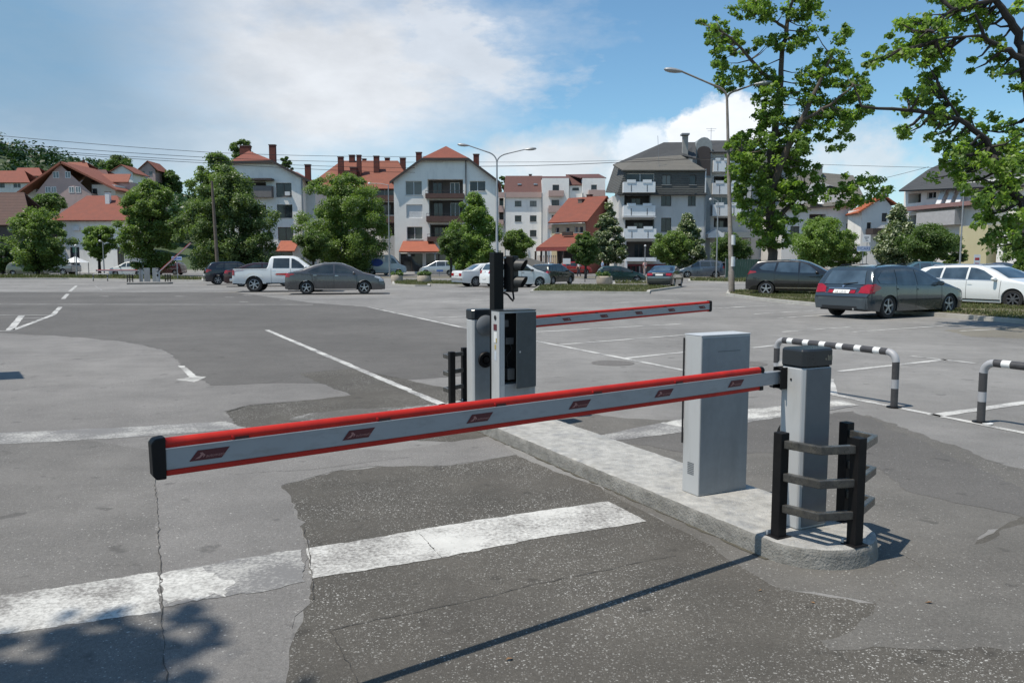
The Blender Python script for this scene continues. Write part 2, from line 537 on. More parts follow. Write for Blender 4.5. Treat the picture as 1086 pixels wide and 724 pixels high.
STEEL_M = M('shaded_steel_mid', (.235, .25, .26), .45, var=.10, scale=14, dirt=(.18, .19, .195), dscale=6, dstretch=5)  # milder shaded copy of the grey steel for other unlit faces
STEEL_DOOR = M('dark_door_steel', (.04, .05, .056), .45, var=.2, scale=12)
CAPM = M('charcoal_plastic_cap', (.02, .024, .028), .3, var=.12, scale=6)
BLACK = M('black_painted_steel', (.007, .0065, .007), .5, var=.3, scale=15, dirt=(.012, .011, .010), dscale=12, spec=.22)
RAILM = M('worn_black_rail', (.07, .068, .064), .28, .3, .35, 20, dirt=(.17, .155, .125), dscale=14)
ALU = M('boom_aluminium', (.29, .31, .33), .38, .15, .08, 3, dirt=(.22, .23, .235), dscale=11, dstretch=.35)
RED = M('red_rubber', (.47, .022, .014), .48, var=.18, scale=7, dirt=(.30, .02, .018), dscale=9, spec=.25)
LOGO = M('logo_maroon', (.085, .008, .014), .5, var=.2)
LOGO_T = M('logo_lettering', (.36, .17, .15), .6)
DARK = M('black_void', (.008, .008, .009), .7)
WHITEP = M('white_enamel', (.74, .74, .72), .4, var=.06)
GALV = M('galvanised', (.42, .43, .44), .45, .4, .1, 8)

def island_mesh():
    pts = []
    r = .325
    for k in range(25):
        a = PI + PI * k / 24
        pts.append((.325 + r * math.cos(a), -.02 + r * math.sin(a)))
    for k in range(25):
        a = PI * k / 24
        pts.append((.325 + r * math.cos(a), 4.2 + r * math.sin(a)))
    rr = random.Random(3)
    fine = []
    n = len(pts)
    for i in range(n):
        p, q = pts[i], pts[(i + 1) % n]
        L = math.hypot(q[0] - p[0], q[1] - p[1]); k = max(1, int(L / .04))
        for j in range(k):
            t = j / k
            fine.append((p[0] + (q[0] - p[0]) * t, p[1] + (q[1] - p[1]) * t))
    n = len(fine)
    cx = .325
    rings = []
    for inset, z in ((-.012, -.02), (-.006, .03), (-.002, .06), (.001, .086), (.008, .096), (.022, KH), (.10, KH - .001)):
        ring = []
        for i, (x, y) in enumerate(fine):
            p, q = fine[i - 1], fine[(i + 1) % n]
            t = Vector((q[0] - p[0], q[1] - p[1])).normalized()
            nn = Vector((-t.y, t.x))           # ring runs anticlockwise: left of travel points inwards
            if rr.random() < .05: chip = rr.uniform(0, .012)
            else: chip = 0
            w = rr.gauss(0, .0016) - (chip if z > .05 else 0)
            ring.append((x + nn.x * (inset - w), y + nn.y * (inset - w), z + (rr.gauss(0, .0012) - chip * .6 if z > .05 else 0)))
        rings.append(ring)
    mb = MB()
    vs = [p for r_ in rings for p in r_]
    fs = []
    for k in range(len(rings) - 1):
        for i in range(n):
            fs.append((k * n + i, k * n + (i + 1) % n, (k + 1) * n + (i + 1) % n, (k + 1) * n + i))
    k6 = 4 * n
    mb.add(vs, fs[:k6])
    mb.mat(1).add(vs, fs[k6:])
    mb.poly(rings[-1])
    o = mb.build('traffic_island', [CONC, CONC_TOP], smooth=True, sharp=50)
    o.location = ISO; o.rotation_euler = (0, 0, IRZ)
    return struct(o)
island_mesh()
# dirt and grit gathered at the foot of the kerb
mbd = MB(); rr = random.Random(5)
for side in (-1,):
    pts = [isl(-.005, y) for y in [i * .06 for i in range(-1, 72)]]
    o1 = [p - Vector((math.cos(IRZ), math.sin(IRZ), 0)) * rr.uniform(.004, .03) for p in pts]
    for i in range(len(pts) - 1):
        mbd.poly([(pts[i].x, pts[i].y, .0035), (pts[i + 1].x, pts[i + 1].y, .0035), (o1[i + 1].x, o1[i + 1].y, .0035), (o1[i].x, o1[i].y, .0035)])
struct(mbd.build('gutter_dirt', M('gutter_dirt', (.075, .068, .05), .95, var=.4, scale=30)))

# ---- bollard-shaped barrier with its boom
def make_boom(parent):
    L = 3.0
    mb = MB()
    mb.box(-L + .035, .16, -.019, .019, -.034, .034)
    boom = mb.build('boom', ALU, parent, bevel=.003)
    mb = MB(); mb.box(-L + .035, -.06, -.0215, .0215, .0325, .0352)  # added bright strip standing for the highlight along the boom edge
    mb.build('edge_highlight', M('highlight_tone', (.62, .62, .62), .3, .2), boom)
    t = MB(); t.tube([(-L + .035, 0, .047), (-.06, 0, .047)], .0185, 12)
    t.box(-L + .035, -.06, -.016, .016, .0345, .044)
    t.build('top_bumper_strip', RED, boom, smooth=True)
    t = MB(); t.box(-L + .035, -.06, -.013, .013, -.054, -.0345)
    t.build('bottom_bumper_strip', RED, boom, bevel=.004)
    t = MB()
    cap = [(-L - .004, -.045), (-L + .006, -.06), (-L + .035, -.061), (-L + .036, .071), (-L + .005, .068), (-L - .006, .055)]
    t.extrude_y(cap, -.024, .024)
    t.build('boom_end_cap', BLACK, boom, bevel=.004)
    t = MB(); t.tube([(-.062, 0, .047), (-.035, 0, .047)], .019, 12); t.box(-.062, -.036, -.015, .015, -.056, -.036)
    t.build('bumper_end_plug', BLACK, boom)
    for i in range(6):
        x = -L + .165 + .514 * i
        t = MB()
        for sy in (-1, 1):
            y = sy * .0205
            # parallelogram badge with a swoosh and a line of small lettering
            t.mat(0).poly([(x - .062, y, -.016), (x + .038, y, -.016), (x + .065, y, .0165), (x - .035, y, .0165)])
            yy = sy * .0212
            t.mat(1).poly([(x - .045, yy, -.010), (x - .030, yy, -.002), (x - .024, yy, .008), (x - .019, yy, .0), (x - .030, yy, -.009)])
            t.poly([(x - .030, yy, .008), (x - .021, yy, .009), (x - .012, yy, -.001), (x - .021, yy, -.009), (x - .018, yy, -.001)])
        lg = t.build('badge', [LOGO, LOGO_T], boom, recalc=False)
        for sy in (-1, 1):
            if (sy == -1):
                txt_part('badge_lettering', 'automatic', .015, LOGO_T, boom, (x + .018, -.0215, -.004), (PI / 2, 0, 0), shear=.35)
            else:
                txt_part('badge_lettering', 'automatic', .015, LOGO_T, boom, (x + .018, .0215, -.004), (PI / 2, 0, PI), shear=.35)
    for i in range(5):
        x = -L + .27 + .514 * i
        t = MB(); t.box(x - .022, x + .022, -.0198, .0198, .036, .0445)
        t.build('strip_clip', M('strip_clip', (.05, .006, .006), .5), boom)
        t = MB(); t.lathe([(.004, -.0202), (.004, .0202)], 'y', 10, (x - .03, 0, .046))
        t.build('reflector', M('red_reflector', (.8, .02, .02), .1), boom)
    return boom

def txt_part(name, s, size, mat, parent, loc, rot, shear=0.0, ext=.0, align='CENTER'):
    cu = bpy.data.curves.new('lettering', 'FONT'); cu.body = s; cu.size = size; cu.shear = shear
    cu.align_x = align; cu.align_y = 'CENTER'; cu.extrude = ext; cu.resolution_u = 2
    tmp = bpy.data.objects.new('lettering_tmp', cu); C.objects.link(tmp)
    dg = bpy.context.evaluated_depsgraph_get()
    me = bpy.data.meshes.new_from_object(tmp.evaluated_get(dg))
    bpy.data.objects.remove(tmp)
    me.materials.clear(); me.materials.append(mat)
    o = bpy.data.objects.new(name, me); C.objects.link(o)
    o.location = loc; o.rotation_euler = rot; o.parent = parent
    return o

def make_barrier():
    t = thing('barrier_gate', '', 'barrier')
    hw, hd = .11, .082
    c = .022
    plan = [(-hw + c, -hd), (hw - c, -hd), (hw, -hd + c), (hw, hd - c), (hw - c, hd), (-hw + c, hd), (-hw, hd - c), (-hw, -hd + c * .6)]
    mb = MB(); mb.prism(plan, 0, .855)
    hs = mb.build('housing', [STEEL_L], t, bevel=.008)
    # front and back faces toned darker: shade of the sunless sides put into colour
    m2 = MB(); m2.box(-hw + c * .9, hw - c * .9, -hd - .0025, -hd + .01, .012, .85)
    m2.build('shaded_front', STEEL_D, t, bevel=.003)
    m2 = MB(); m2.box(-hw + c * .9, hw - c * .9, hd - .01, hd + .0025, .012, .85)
    m2.build('shaded_back', STEEL_M, t, bevel=.003)
    m3 = MB(); m3.prism([(x * .93, y * .93) for x, y in plan], .855, .868)
    m3.build('cap_gasket', BLACK, t)
    mc = MB()
    p1 = [(x * 1.035, y * 1.04) for x, y in plan]; p2 = [(x * .97, y * .95) for x, y in plan]
    k = len(p1)
    vs = [(x, y, .862) for x, y in p1] + [(x, y, .942) for x, y in p1] + [(x, y, .953) for x, y in p2]
    fs = [tuple(range(k - 1, -1, -1)), tuple(range(2 * k, 3 * k))]
    for r_ in range(2):
        fs += [(r_ * k + i, r_ * k + (i + 1) % k, (r_ + 1) * k + (i + 1) % k, (r_ + 1) * k + i) for i in range(k)]
    mc.add(vs, fs)
    cp = mc.build('cap', CAPM, t, bevel=.004)
    lg = MB()
    lg.lathe([(.006, -.001), (.005, .001)], 'y', 12, (.045, -hd * 1.04 - .001, .897))
    for j in range(4):
        lg.box(.058 + j * .009, .064 + j * .009, -hd * 1.04 - .0015, -hd * 1.04 + .002, .89, .918 - (j % 2) * .006)
    lg.build('cap_badge', M('cap_badge', (.22, .19, .14), .5), cp)
    kh = MB(); kh.lathe([(.006, -.003), (.006, .0)], 'x', 10, (-hw - .0, .0, .79))
    kh.build('key_hole', DARK, t)
    hub = MB()
    hub.lathe([(.012, hd - .004), (.085, hd - .002), (.098, hd + .018), (.098, hd + .03), (.07, hd + .05), (.002, hd + .056)], 'y', 28, (-.02, 0, .80))
    hub.build('boom_hub', M('hub_grey', (.16, .17, .18), .5), t, smooth=True)
    hub = MB()
    hub.lathe([(.035, hd - .004), (.072, hd), (.078, hd + .012), (.07, hd + .028), (.045, hd + .03), (.034, hd + .012), (.03, hd + .03), (.002, hd + .034)], 'y', 28, (-.02, 0, .47))
    hub.build('lock_ring', BLACK, t, smooth=True)
    br = MB()
    br.box(-.155, -.02, .026, .034, .735, .85); br.box(-.155, -.02, .077, .085, .735, .85)
    br.box(-.14, -.02, .03, .082, .735, .742); br.box(-.13, -.02, .03, .082, .838, .8455)
    br.build('boom_bracket', BLACK, t, bevel=.004)
    b = make_boom(t)
    b.location = (-.235, .055, .795); b.rotation_euler = (0, 0, math.radians(8.63))
    return t

gate = make_barrier()
gate.location = isl(.349, .065, KH); gate.rotation_euler = (0, 0, IRZ)
gate['label'] = 'grey barrier bollard with black cap and long red edged boom lowered across the entry lane'
gate['group'] = 'boom barriers of the car park'

def make_guard():
    t = thing('impact_guard', '', 'guard rail')
    P = [(.086, -.03), (.142, -.234), (.333, -.294), (.60, -.173), (.598, .004)]
    for i in (0, 2, 4):
        mb = MB(); x, y = P[i]
        mb.box(x - .028, x + .028, y - .028, y + .028, 0, .545)
        mb.box(x - .05, x + .05, y - .045, y + .045, 0, .008)
        p = mb.build('post', BLACK, t, bevel=.004)
        bt = MB()
        for sx in (-.04, .04):
            bt.lathe([(.007, .006), (.007, .022), (.004, .03)], 'z', 8, (x + sx, y + .038, 0))
        bt.build('anchor_bolt', GALV, p)
    for z in (.155, .318, .487):
        for seg in ((0, 1, 2), (2, 3, 4)):
            pts = [Vector((P[i][0], P[i][1], z)) for i in seg]
            mb = MB()
            # square section bar bent at the corner
            rows = []
            for i, p in enumerate(pts):
                if i == 0: d = (pts[1] - p).normalized()
                elif i == 2: d = (p - pts[1]).normalized()
                else: d = ((pts[2] - p).normalized() + (p - pts[0]).normalized()).normalized()
                n = Vector((-d.y, d.x, 0))
                p = p - n * .0
                rows.append([p + n * .017 + Vector((0, 0, .021)), p - n * .017 + Vector((0, 0, .021)), p - n * .017 - Vector((0, 0, .021)), p + n * .017 - Vector((0, 0, .021))])
            vs = [q for r_ in rows for q in r_]
            fs = [(0, 1, 2, 3), (11, 10, 9, 8)]
            for i in range(2):
                for k in range(4):
                    fs.append((i * 4 + k, i * 4 + (k + 1) % 4, i * 4 + 4 + (k + 1) % 4, i * 4 + 4 + k))
            mb.add(vs, fs)
            mb.build('rail', RAILM, t, bevel=.004)
    return t
gd = make_guard()
gd.location = ISO + Vector((0, 0, KH - .004)); gd.rotation_euler = (0, 0, IRZ)
gd['label'] = 'black three railed steel guard bent round the near rounded end of the island'
gd['group'] = 'steel guards round the barriers'
g2 = dup(gd, isl(.65, 4.18, KH - .004), IRZ + PI, 'black steel guard standing at the far end of the island left of the further bollard')

# ---- ticket cabinet, closed
def make_cabinet():
    t = thing('control_cabinet', '', 'cabinet')
    w, d, h = .38, .15, .965
    mb = MB(); mb.box(0, w, 0, d, 0, h)
    mb.build('case', [STEEL_L], t, bevel=.004)
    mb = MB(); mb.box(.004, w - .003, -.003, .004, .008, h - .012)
    fr = mb.build('front_panel', STEEL_M, t, bevel=.002)  # unlit front: its shade is painted as a darker grey than the case
    mb = MB(); mb.box(.125, .30, -.0038, -.002, h - .098, h - .094)
    mb.build('scratch', M('panel_scratch', (.10, .115, .125), .6), fr)
    mb = MB(); mb.box(-.001, w + .001, -.005, d + .004, h, h + .006)
    mb.build('lid', M('lid_grey', (.48, .50, .52), .4, var=.08), t, bevel=.002)
    mb = MB()
    for r_ in range(7):
        for c_ in range(7):
            y = .045 + c_ * .0085
            mb.box(-.0018, .002, y, y + .0055, .12 + r_ * .011, .126 + r_ * .011)
    mb.build('vent_holes', M('vent_dark', (.12, .13, .14), .6), t)
    mb = MB(); mb.box(-.009, -.003, d - .004, d + .006, .30, h - .02)
    mb.build('door_edge', DARK, t)
    return t
cab = make_cabinet()
cab.location = isl(.183, .711, KH); cab.rotation_euler = (0, 0, IRZ)
cab['label'] = 'plain grey closed metal cabinet standing on the island behind the lowered boom'

# ---- ticket cabinet with its door ajar
def make_open_cabinet():
    t = thing('ticket_machine', '', 'ticket machine')
    w, d, h = .37, .16, .965
    mb = MB()
    mb.box(0, w, d - .01, d, 0, h); mb.box(0, .012, 0, d - .011, 0, h); mb.box(w - .01, w, 0, d - .011, 0, h)
    mb.box(.013, w - .011, 0, d - .011, 0, .30); mb.box(.013, w - .011, 0, d - .011, h - .02, h)
    mb.box(.013, .055, 0, .012, .301, h - .021)
    mb.build('case', [STEEL_L], t, bevel=.002)
    mb = MB(); mb.box(.056, w - .011, -.0025, .003, .02, .305)
    mb.build('lower_panel', STEEL_M, t)  # same painted-in shade on this unlit front
    mb = MB(); mb.box(.02, w - .015, d - .03, d - .012, .305, h - .03)
    mb.build('back_plate', DARK, t)
    EG = M('electronics_grey', (.10, .10, .10), .5)
    mb = MB(); mb.box(.07, .12, .05, .10, .82, .88); mb.build('printer', EG, t)
    mb = MB(); mb.box(.09, .17, .05, .11, .66, .72); mb.build('controller', EG, t)
    mb = MB(); mb.box(.10, .17, .03, .11, .34, .44); mb.build('power_supply', EG, t)
    mb = MB(); mb.tube([(.12, .06, .44), (.10, .05, .55), (.15, .04, .62), (.13, .06, .68)], .006, 6)
    mb.build('cable', DARK, t)
    # the door, hinged on the right and standing a little open
    dr = MB(); dr.box(-.235, 0, -.012, 0, .27, h - .012)
    door = dr.build('door', STEEL_DOOR, t, bevel=.003)
    door.location = (w - .004, -.006, 0); door.rotation_euler = (0, 0, math.radians(14))
    lk = MB(); lk.lathe([(.009, -.016), (.009, -.012)], 'y', 10, (-.20, 0, .60))
    lk.build('lock', GALV, door)
    # driver's face on the narrow left side
    mb = MB(); mb.lathe([(.022, -.004), (.02, -.006), (.001, -.003)], 'x', 16, (0, .075, .905))
    mb.build('speaker_button', DARK, t)
    mb = MB(); mb.box(-.003, .002, .045, .11, .79, .845)
    mb.build('display', M('display_maroon', (.10, .012, .02), .3), t)
    mb = MB(); mb.box(-.002, .002, .045, .105, .68, .775)
    mb.build('notice', WHITEP, t)
    mb = MB(); mb.box(-.0025, .002, .06, .09, .62, .66); mb.box(-.0025, .002, .045, .065, .68, .72)
    mb.build('ticket_slot', M('ticket_slot', (.42, .33, .12), .5), t)
    mb = MB(); mb.box(-.002, .002, .055, .095, .52, .60)
    mb.build('sticker', M('pale_sticker', (.5, .55, .6), .5), t)
    mb = MB(); mb.box(-.003, w + .003, -.006, d + .004, h, h + .008)
    mb.build('lid', CAPM, t)
    return t
tm = make_open_cabinet()
tm.location = isl(.205, 3.45, KH); tm.rotation_euler = (0, 0, IRZ)
tm['label'] = 'grey ticket machine with its dark door standing ajar below the two lamp signal'

gate2 = dup(gate, isl(.30, 4.07, KH), IRZ + PI, 'grey barrier bollard behind the open ticket machine, boom reaching away over the exit lane')
for ch in gate2.children:
    if ch.name.startswith('boom') and ch.name.split('.')[0] == 'boom':
        ch.rotation_euler = (0, math.radians(1.6), math.radians(8.6))

# ---- two-lamp signal on a post
ts = thing('traffic_signal', 'black two lamp signal on a square post behind the open ticket machine', 'traffic light', isl(.352, 3.80, KH), IRZ)
mb = MB(); mb.box(-.05, .05, -.05, .05, 0, 1.49)
mb.build('post', M('signal_post', (.006, .006, .006), .5, var=.2, scale=8, spec=.22), ts, bevel=.005)
mb = MB(); mb.box(-.075, .03, -.06, .06, -.17, .17); 
hd_ = mb.build('signal_head', BLACK, ts, bevel=.012); hd_.location = (.165, -.02, 1.29); hd_.rotation_euler = (0, 0, math.radians(-52))
for z in (.078, -.078):
    mb = MB(); seg = 20; vs = []; fs = []
    for k in range(seg + 1):
        a = math.radians(-60 + 300 * k / seg)
        L_ = .05 + .06 * (.5 + .5 * math.sin(a))
        for (r_, x_) in ((.058, .03), (.056, .03 + L_), (.053, .03 + L_), (.055, .031)):
            vs.append((x_, r_ * math.cos(a), z + r_ * math.sin(a)))
    for k in range(seg):
        for j in range(4):
            fs.append((k * 4 + j, (k + 1) * 4 + j, (k + 1) * 4 + (j + 1) % 4, k * 4 + (j + 1) % 4))
    mb.add(vs, fs)
    v_ = mb.build('visor', M('visor_grey', (.03, .03, .03), .5), hd_, smooth=True)
    mb = MB(); mb.lathe([(.05, .031), (.045, .038), (.001, .043)], 'x', 20, (0, 0, z))
    mb.build('lens', glass('dark_lens', (.02, .02, .018)), hd_, smooth=True)
mb = MB(); mb.box(.05, .15, -.02, .0, 1.435, 1.45); mb.box(.05, .15, -.02, .0, 1.13, 1.145)
mb.build('mounting_arm', GALV, ts)
mb = MB(); mb.tube([(.05, -.03, 1.12), (.09, -.05, 1.10), (.12, -.06, 1.06), (.14, -.06, 1.04), (.155, -.05, 1.06), (.155, -.03, 1.13)], .009, 8)
mb.build('cable', BLACK, ts, smooth=True)

# ---- striped hoops
H_BLK = M('hoop_black', (.05, .048, .05), .45, var=.2, scale=12, dirt=(.09, .085, .08), dscale=10)
H_WHT = M('hoop_white', (.72, .72, .70), .5, var=.08, dirt=(.5, .49, .47), dscale=8)
H_GRY = M('hoop_grey', (.36, .36, .37), .45, var=.12, scale=8)
def make_hoop(L=1.6, h=.605):
    t = thing('hoop_barrier', '', 'hoop barrier')
    r = .036; R_ = .10
    path = [Vector((0, 0, 0)), Vector((0, 0, h - r - R_))]
    for k in range(1, 8):
        a = PI / 2 * k / 8
        path.append(Vector((R_ - R_ * math.cos(a), 0, h - r - R_ + R_ * math.sin(a))))
    path.append(Vector((R_, 0, h - r)))
    back = [Vector((L - p.x, 0, p.z)) for p in reversed(path)]
    full = path + back
    cum = [0]
    for i in range(1, len(full)): cum.append(cum[-1] + (full[i] - full[i - 1]).length)
    def pos(d):
        for i in range(1, len(full)):
            if d <= cum[i] + 1e-9:
                return full[i - 1].lerp(full[i], (d - cum[i - 1]) / max(1e-9, cum[i] - cum[i - 1]))
        return full[-1]
    leg = h - r - R_
    arc = PI / 2 * R_
    marks = [(0, 1), (leg * .42, 2), (leg * .62, 1), (leg, 2), (leg + arc, 1)]
    x = leg + arc + .10; top = L - 2 * R_; e = leg + arc + top
    nst = 6; pitch = top / nst
    for i in range(nst):
        s0 = leg + arc + pitch * (i + .5)
        if i < nst: marks += [(s0 - .035, 3), (s0 + .045, 1)]
    tot = cum[-1]
    marks += [(e, 2), (e + arc, 1), (tot - leg * .62, 2), (tot - leg * .42, 1), (tot, 0)]
    mb = MB()
    for (a, k), (b, _) in zip(marks[:-1], marks[1:]):
        if b - a < 1e-4: continue
        n = max(2, int((b - a) / .025) + 1)
        mb.mat({1: 0, 3: 1, 2: 2}[k]).tube([pos(a + (b - a) * i / (n - 1)) for i in range(n)], r, 12, cap=False)
    mb.build('hoop', [H_BLK, H_WHT, H_GRY], t, smooth=True)
    for x in (0, L):
        m2 = MB(); m2.lathe([(.075, .0), (.075, .008), (.035, .01), (.034, .03)], 'z', 16, (x, 0, 0))
        m2.build('foot_plate', BLACK, t)
    return t
h1 = make_hoop()
pA, pB = G(822, 410), G(948, 432)
dv = (pA - pB); rzh = math.atan2(dv.y, dv.x)
h1.location = (pB.x, pB.y, .004); h1.rotation_euler = (0, 0, rzh)
h1['label'] = 'black and white striped hoop barrier standing behind the near bollard'; h1['group'] = 'striped hoop barriers'
p2 = G(1040, 448)
dirh = Vector((math.cos(rzh), math.sin(rzh), 0))
h2 = dup(h1, p2 - dirh * 1.6 + Vector((0, 0, .004)), rzh, 'striped hoop barrier cut off by the right edge beyond the dark estate car')
h2['label'] = 'striped hoop barrier running out of the picture, right of the other hoop'
pw = G(1047, 449.5)
o = MB().lathe([(.05, 0), (.05, .004), (.001, .006)], seg=14).build('crushed_cup_lid', WHITEP); o.location = (pw.x, pw.y, .006); o.rotation_euler = (0, 0, .3)
tag(o, 'small flat white litter lying at the foot of the right hoop', 'litter')

# ---- second barrier group far across the lot on the left
FG = 'boom barriers of the car park'
zr = math.radians(-8.6)
def far(u, v, z=.11): 
    p = G(u, v); return Vector((p.x, p.y, z))
isl2 = MB()
pa, pb = G(141, 301.5), G(176, 301)
isl2.prism([(pa.x - .3, pa.y - .3), (pb.x + .3, pb.y - .3), (pb.x + .3, pb.y + .5), (pa.x - .3, pa.y + .5)], 0, .11)
struct(isl2.build('far_traffic_island', CONC, bevel=.03))
gl = dup(gate, far(150, 300.5), zr, 'far small barrier across the lot with its boom level', skip=('badge', 'badge_lettering', 'cap_badge', 'key_hole', 'strip_clip', 'reflector'))
gr = dup(gate, far(168, 300.5), zr + PI, 'far small barrier across the lot with its boom raised at a slant', skip=('badge', 'badge_lettering', 'cap_badge', 'key_hole', 'strip_clip', 'reflector'))
for ch in gr.children:
    if ch.name.split('.')[0] == 'boom':
        ch.rotation_euler = (0, math.radians(41), math.radians(8.6))
fc = dup(cab, far(153, 300.3), 0, 'far small grey cabinet beside the level boom across the lot', skip=('scratch', 'vent_holes'))
fc2 = dup(cab, far(162, 300.3), 0, 'far small grey cabinet beside the raised boom across the lot', skip=('scratch', 'vent_holes'))
fg = dup(gd, far(142, 300.5, .1), -PI / 2, 'far black guard left of the small level barrier across the lot', skip=('anchor_bolt',))
fg2 = dup(gd, far(174.5, 300.2, .1), PI / 2, 'far black guard right of the small raised barrier across the lot', skip=('anchor_bolt',))
ph = far(99, 298, 0)
fh = make_hoop(1.15); fh.location = ph; fh['label'] = 'far small hoop barrier across the lot beneath the level boom'; fh['group'] = 'striped hoop barriers'
# ---------------------------------------------------------------- cars
TYRE = M('tyre_rubber', (.018, .018, .018), .8, var=.2, scale=10)
RIM = M('alloy_rim', (.40, .41, .42), .35, .6, .08, 6)
RIM_D = M('dark_rim', (.12, .12, .125), .4, .5, .1, 6)
GLASS_CAR = glass('car_glass', (.032, .040, .042), .03, .9)
GLASS_SKY = glass('car_glass_sky', (.05, .075, .10), .03, .9)  # sky reflection put into the glass colour as a blue tint
TRIM = M('black_trim', (.012, .012, .013), .5, var=.15)
CHROME = M('chrome_trim', (.6, .6, .62), .15, .9, .03)
LIGHT_R = M('tail_lamp_red', (.30, .006, .014), .12, var=.25, scale=9, spec=.8)
LIGHT_W = M('head_lamp', (.45, .47, .50), .08, var=.25, scale=12, spec=.9)
PLATE = M('number_plate', (.7, .7, .68), .5, var=.04)
PLATE_T = M('plate_text', (.03, .03, .035), .6)
ORANGE_L = M('indicator_amber', (.55, .16, .01), .2)

def paint(name, col, metal=.0, rough=.28):
    return M(name, col, rough, metal, .05, 1.2, spec=.5, coat=.9)

def smooth_prof(pts, x, w=.07):
    """piecewise linear profile softened by a small box filter"""
    xs = [p[0] for p in pts]; ys = [p[1] for p in pts]
    a = np.linspace(x - w, x + w, 9)
    return float(np.mean(np.interp(a, xs, ys)))

class Car:
    def __init__(s, spec, pnt, name, label, cat, x, y, heading, group=None, detail=2):
        """spec lengths are metres, +x is the nose; heading in degrees, 0 = nose to the right in the picture"""
        s.sp = spec; s.d = detail
        s.t = thing(name, label, cat, (x, y, .004), math.radians(heading), group)
        s.body(pnt)
        s.wheels()
    def body(s, pnt):
        sp = s.sp; W = sp['W'] / 2
        top, belt = sp['top'], sp['belt']
        x0, x1 = top[0][0], top[-1][0]
        R = sp['R']; ra = R * 1.13
        xs = set()
        # arc length sampling of the profile
        for (a, b) in zip(top[:-1], top[1:]):
            L = math.hypot(b[0] - a[0], b[1] - a[1])
            n = max(1, int(L / .07))
            for i in range(n + 1):
                xs.add(round(a[0] + (b[0] - a[0]) * i / n, 3))
        for xw in sp['wheels']:
            for k in range(13):
                xs.add(round(xw + ra * math.cos(PI * k / 12), 3))
            xs.add(round(xw + ra + .012, 3)); xs.add(round(xw - ra - .012, 3))
        for e in (.01, .03, .06, .1, .15, .22):
            xs.add(round(x0 + e, 3)); xs.add(round(x1 - e, 3))
        xs = sorted(x for x in xs if x0 <= x <= x1)
        keep = [xs[0]]
        for x in xs[1:]:
            if x - keep[-1] > .006: keep.append(x)
        xs = keep
        def plan(x):
            e = sp.get('round', .34)
            k = 1.0
            dr = (x - x0) / e; df = (x1 - x) / (e * 1.5)
            if dr < 1: k *= 1 - sp.get('rr', .11) * (1 - max(0, dr)) ** 2.4
            if df < 1: k *= 1 - sp.get('rf', .2) * (1 - max(0, df)) ** 2.2
            return k
        def zbot(x):
            z = sp['sill']
            if x < x0 + .5: z += (sp.get('rb', .06)) * (1 - (x - x0) / .5)
            if x > x1 - .6: z += .03 * (1 - (x1 - x) / .6)
            for xw in sp['wheels']:
                if abs(x - xw) < ra:
                    z = max(z, R + math.sqrt(max(0, ra * ra - (x - xw) ** 2)) - .0)
            return z
        tum = sp.get('tumble', .36)
        lower = (0, .12, .3, .5, .7, .85, 1.0); upper = (.2, .45, .7, .88, 1.0)
        rows = []
        for x in xs:
            zt = smooth_prof(top, x, min(.05, max(.001, min(x - x0, x1 - x))))
            zk = min(smooth_prof(belt, x, .12), zt - .03)
            zb = min(zbot(x), zk - .06)
            w = W * plan(x)
            half = []
            half.append((0, zb)); half.append((w * .86, zb))
            for t in lower:
                z = zb + (zk - zb) * t
                zz = (z - sp['sill']) / max(.05, smooth_prof(belt, x, .1) - sp['sill'])
                k = 1 - .075 * max(0, .42 - zz) ** 1.3 * 2.0 - .035 * max(0, zz - .55) ** 1.2 * 1.6
                half.append((w * k, z))
            wk = half[-1][1 - 1]
            ht = zt - zk
            wt = wk - tum * max(0, ht - .04) * 1.0
            for t in upper:
                z = zk + (ht - .035 * min(1, ht / .2)) * t
                bow = .018 * math.sin(PI * t) * min(1, ht / .3)
                half.append((wk + (wt - wk) * t + bow, z))
            wt2 = half[-1][0]
            half.append((wt2 - .022, zt - .010 * min(1, ht / .2)))
            half.append((wt2 * .86 - .01, zt + .006)); half.append((wt2 * .5, zt + .022)); half.append((0, zt + .028))
            ring = [(x, y, z) for y, z in half] + [(x, -y, z) for y, z in reversed(half[1:-1])]
            rows.append(ring)
        n = len(rows[0]); mb = MB()
        mb.add([p for r_ in rows for p in r_], [(i * n + k, i * n + (k + 1) % n, (i + 1) * n + (k + 1) % n, (i + 1) * n + k) for i in range(len(rows) - 1) for k in range(n)])
        mb.add(rows[0], [tuple(range(n))]); mb.add(rows[-1], [tuple(range(n))])
        bm = bmesh.new()
        vs = [bm.verts.new(v) for v in mb.v]
        for f in mb.f:
            try: bm.faces.new([vs[i] for i in f])
            except ValueError: pass
        bmesh.ops.remove_doubles(bm, verts=bm.verts, dist=.0008)
        bmesh.ops.recalc_face_normals(bm, faces=bm.faces)
        me = bpy.data.meshes.new('body'); bm.to_mesh(me)
        bmesh.ops.triangulate(bm, faces=bm.faces)
        s.bvh = BVHTree.FromBMesh(bm); bm.free()
        me.materials.append(pnt); me.shade_smooth(); me.set_sharp_from_angle(angle=math.radians(38))
        s.b = bpy.data.objects.new('body', me); C.objects.link(s.b); s.b.parent = s.t
        u = MB()
        cuts = [x0 + .12]
        u.box(x0 + .12, x1 - .15, -W * .80, W * .80, sp['sill'] + .01, sp['sill'] + .33)
        o = u.build('underbody', DARK, s.t)
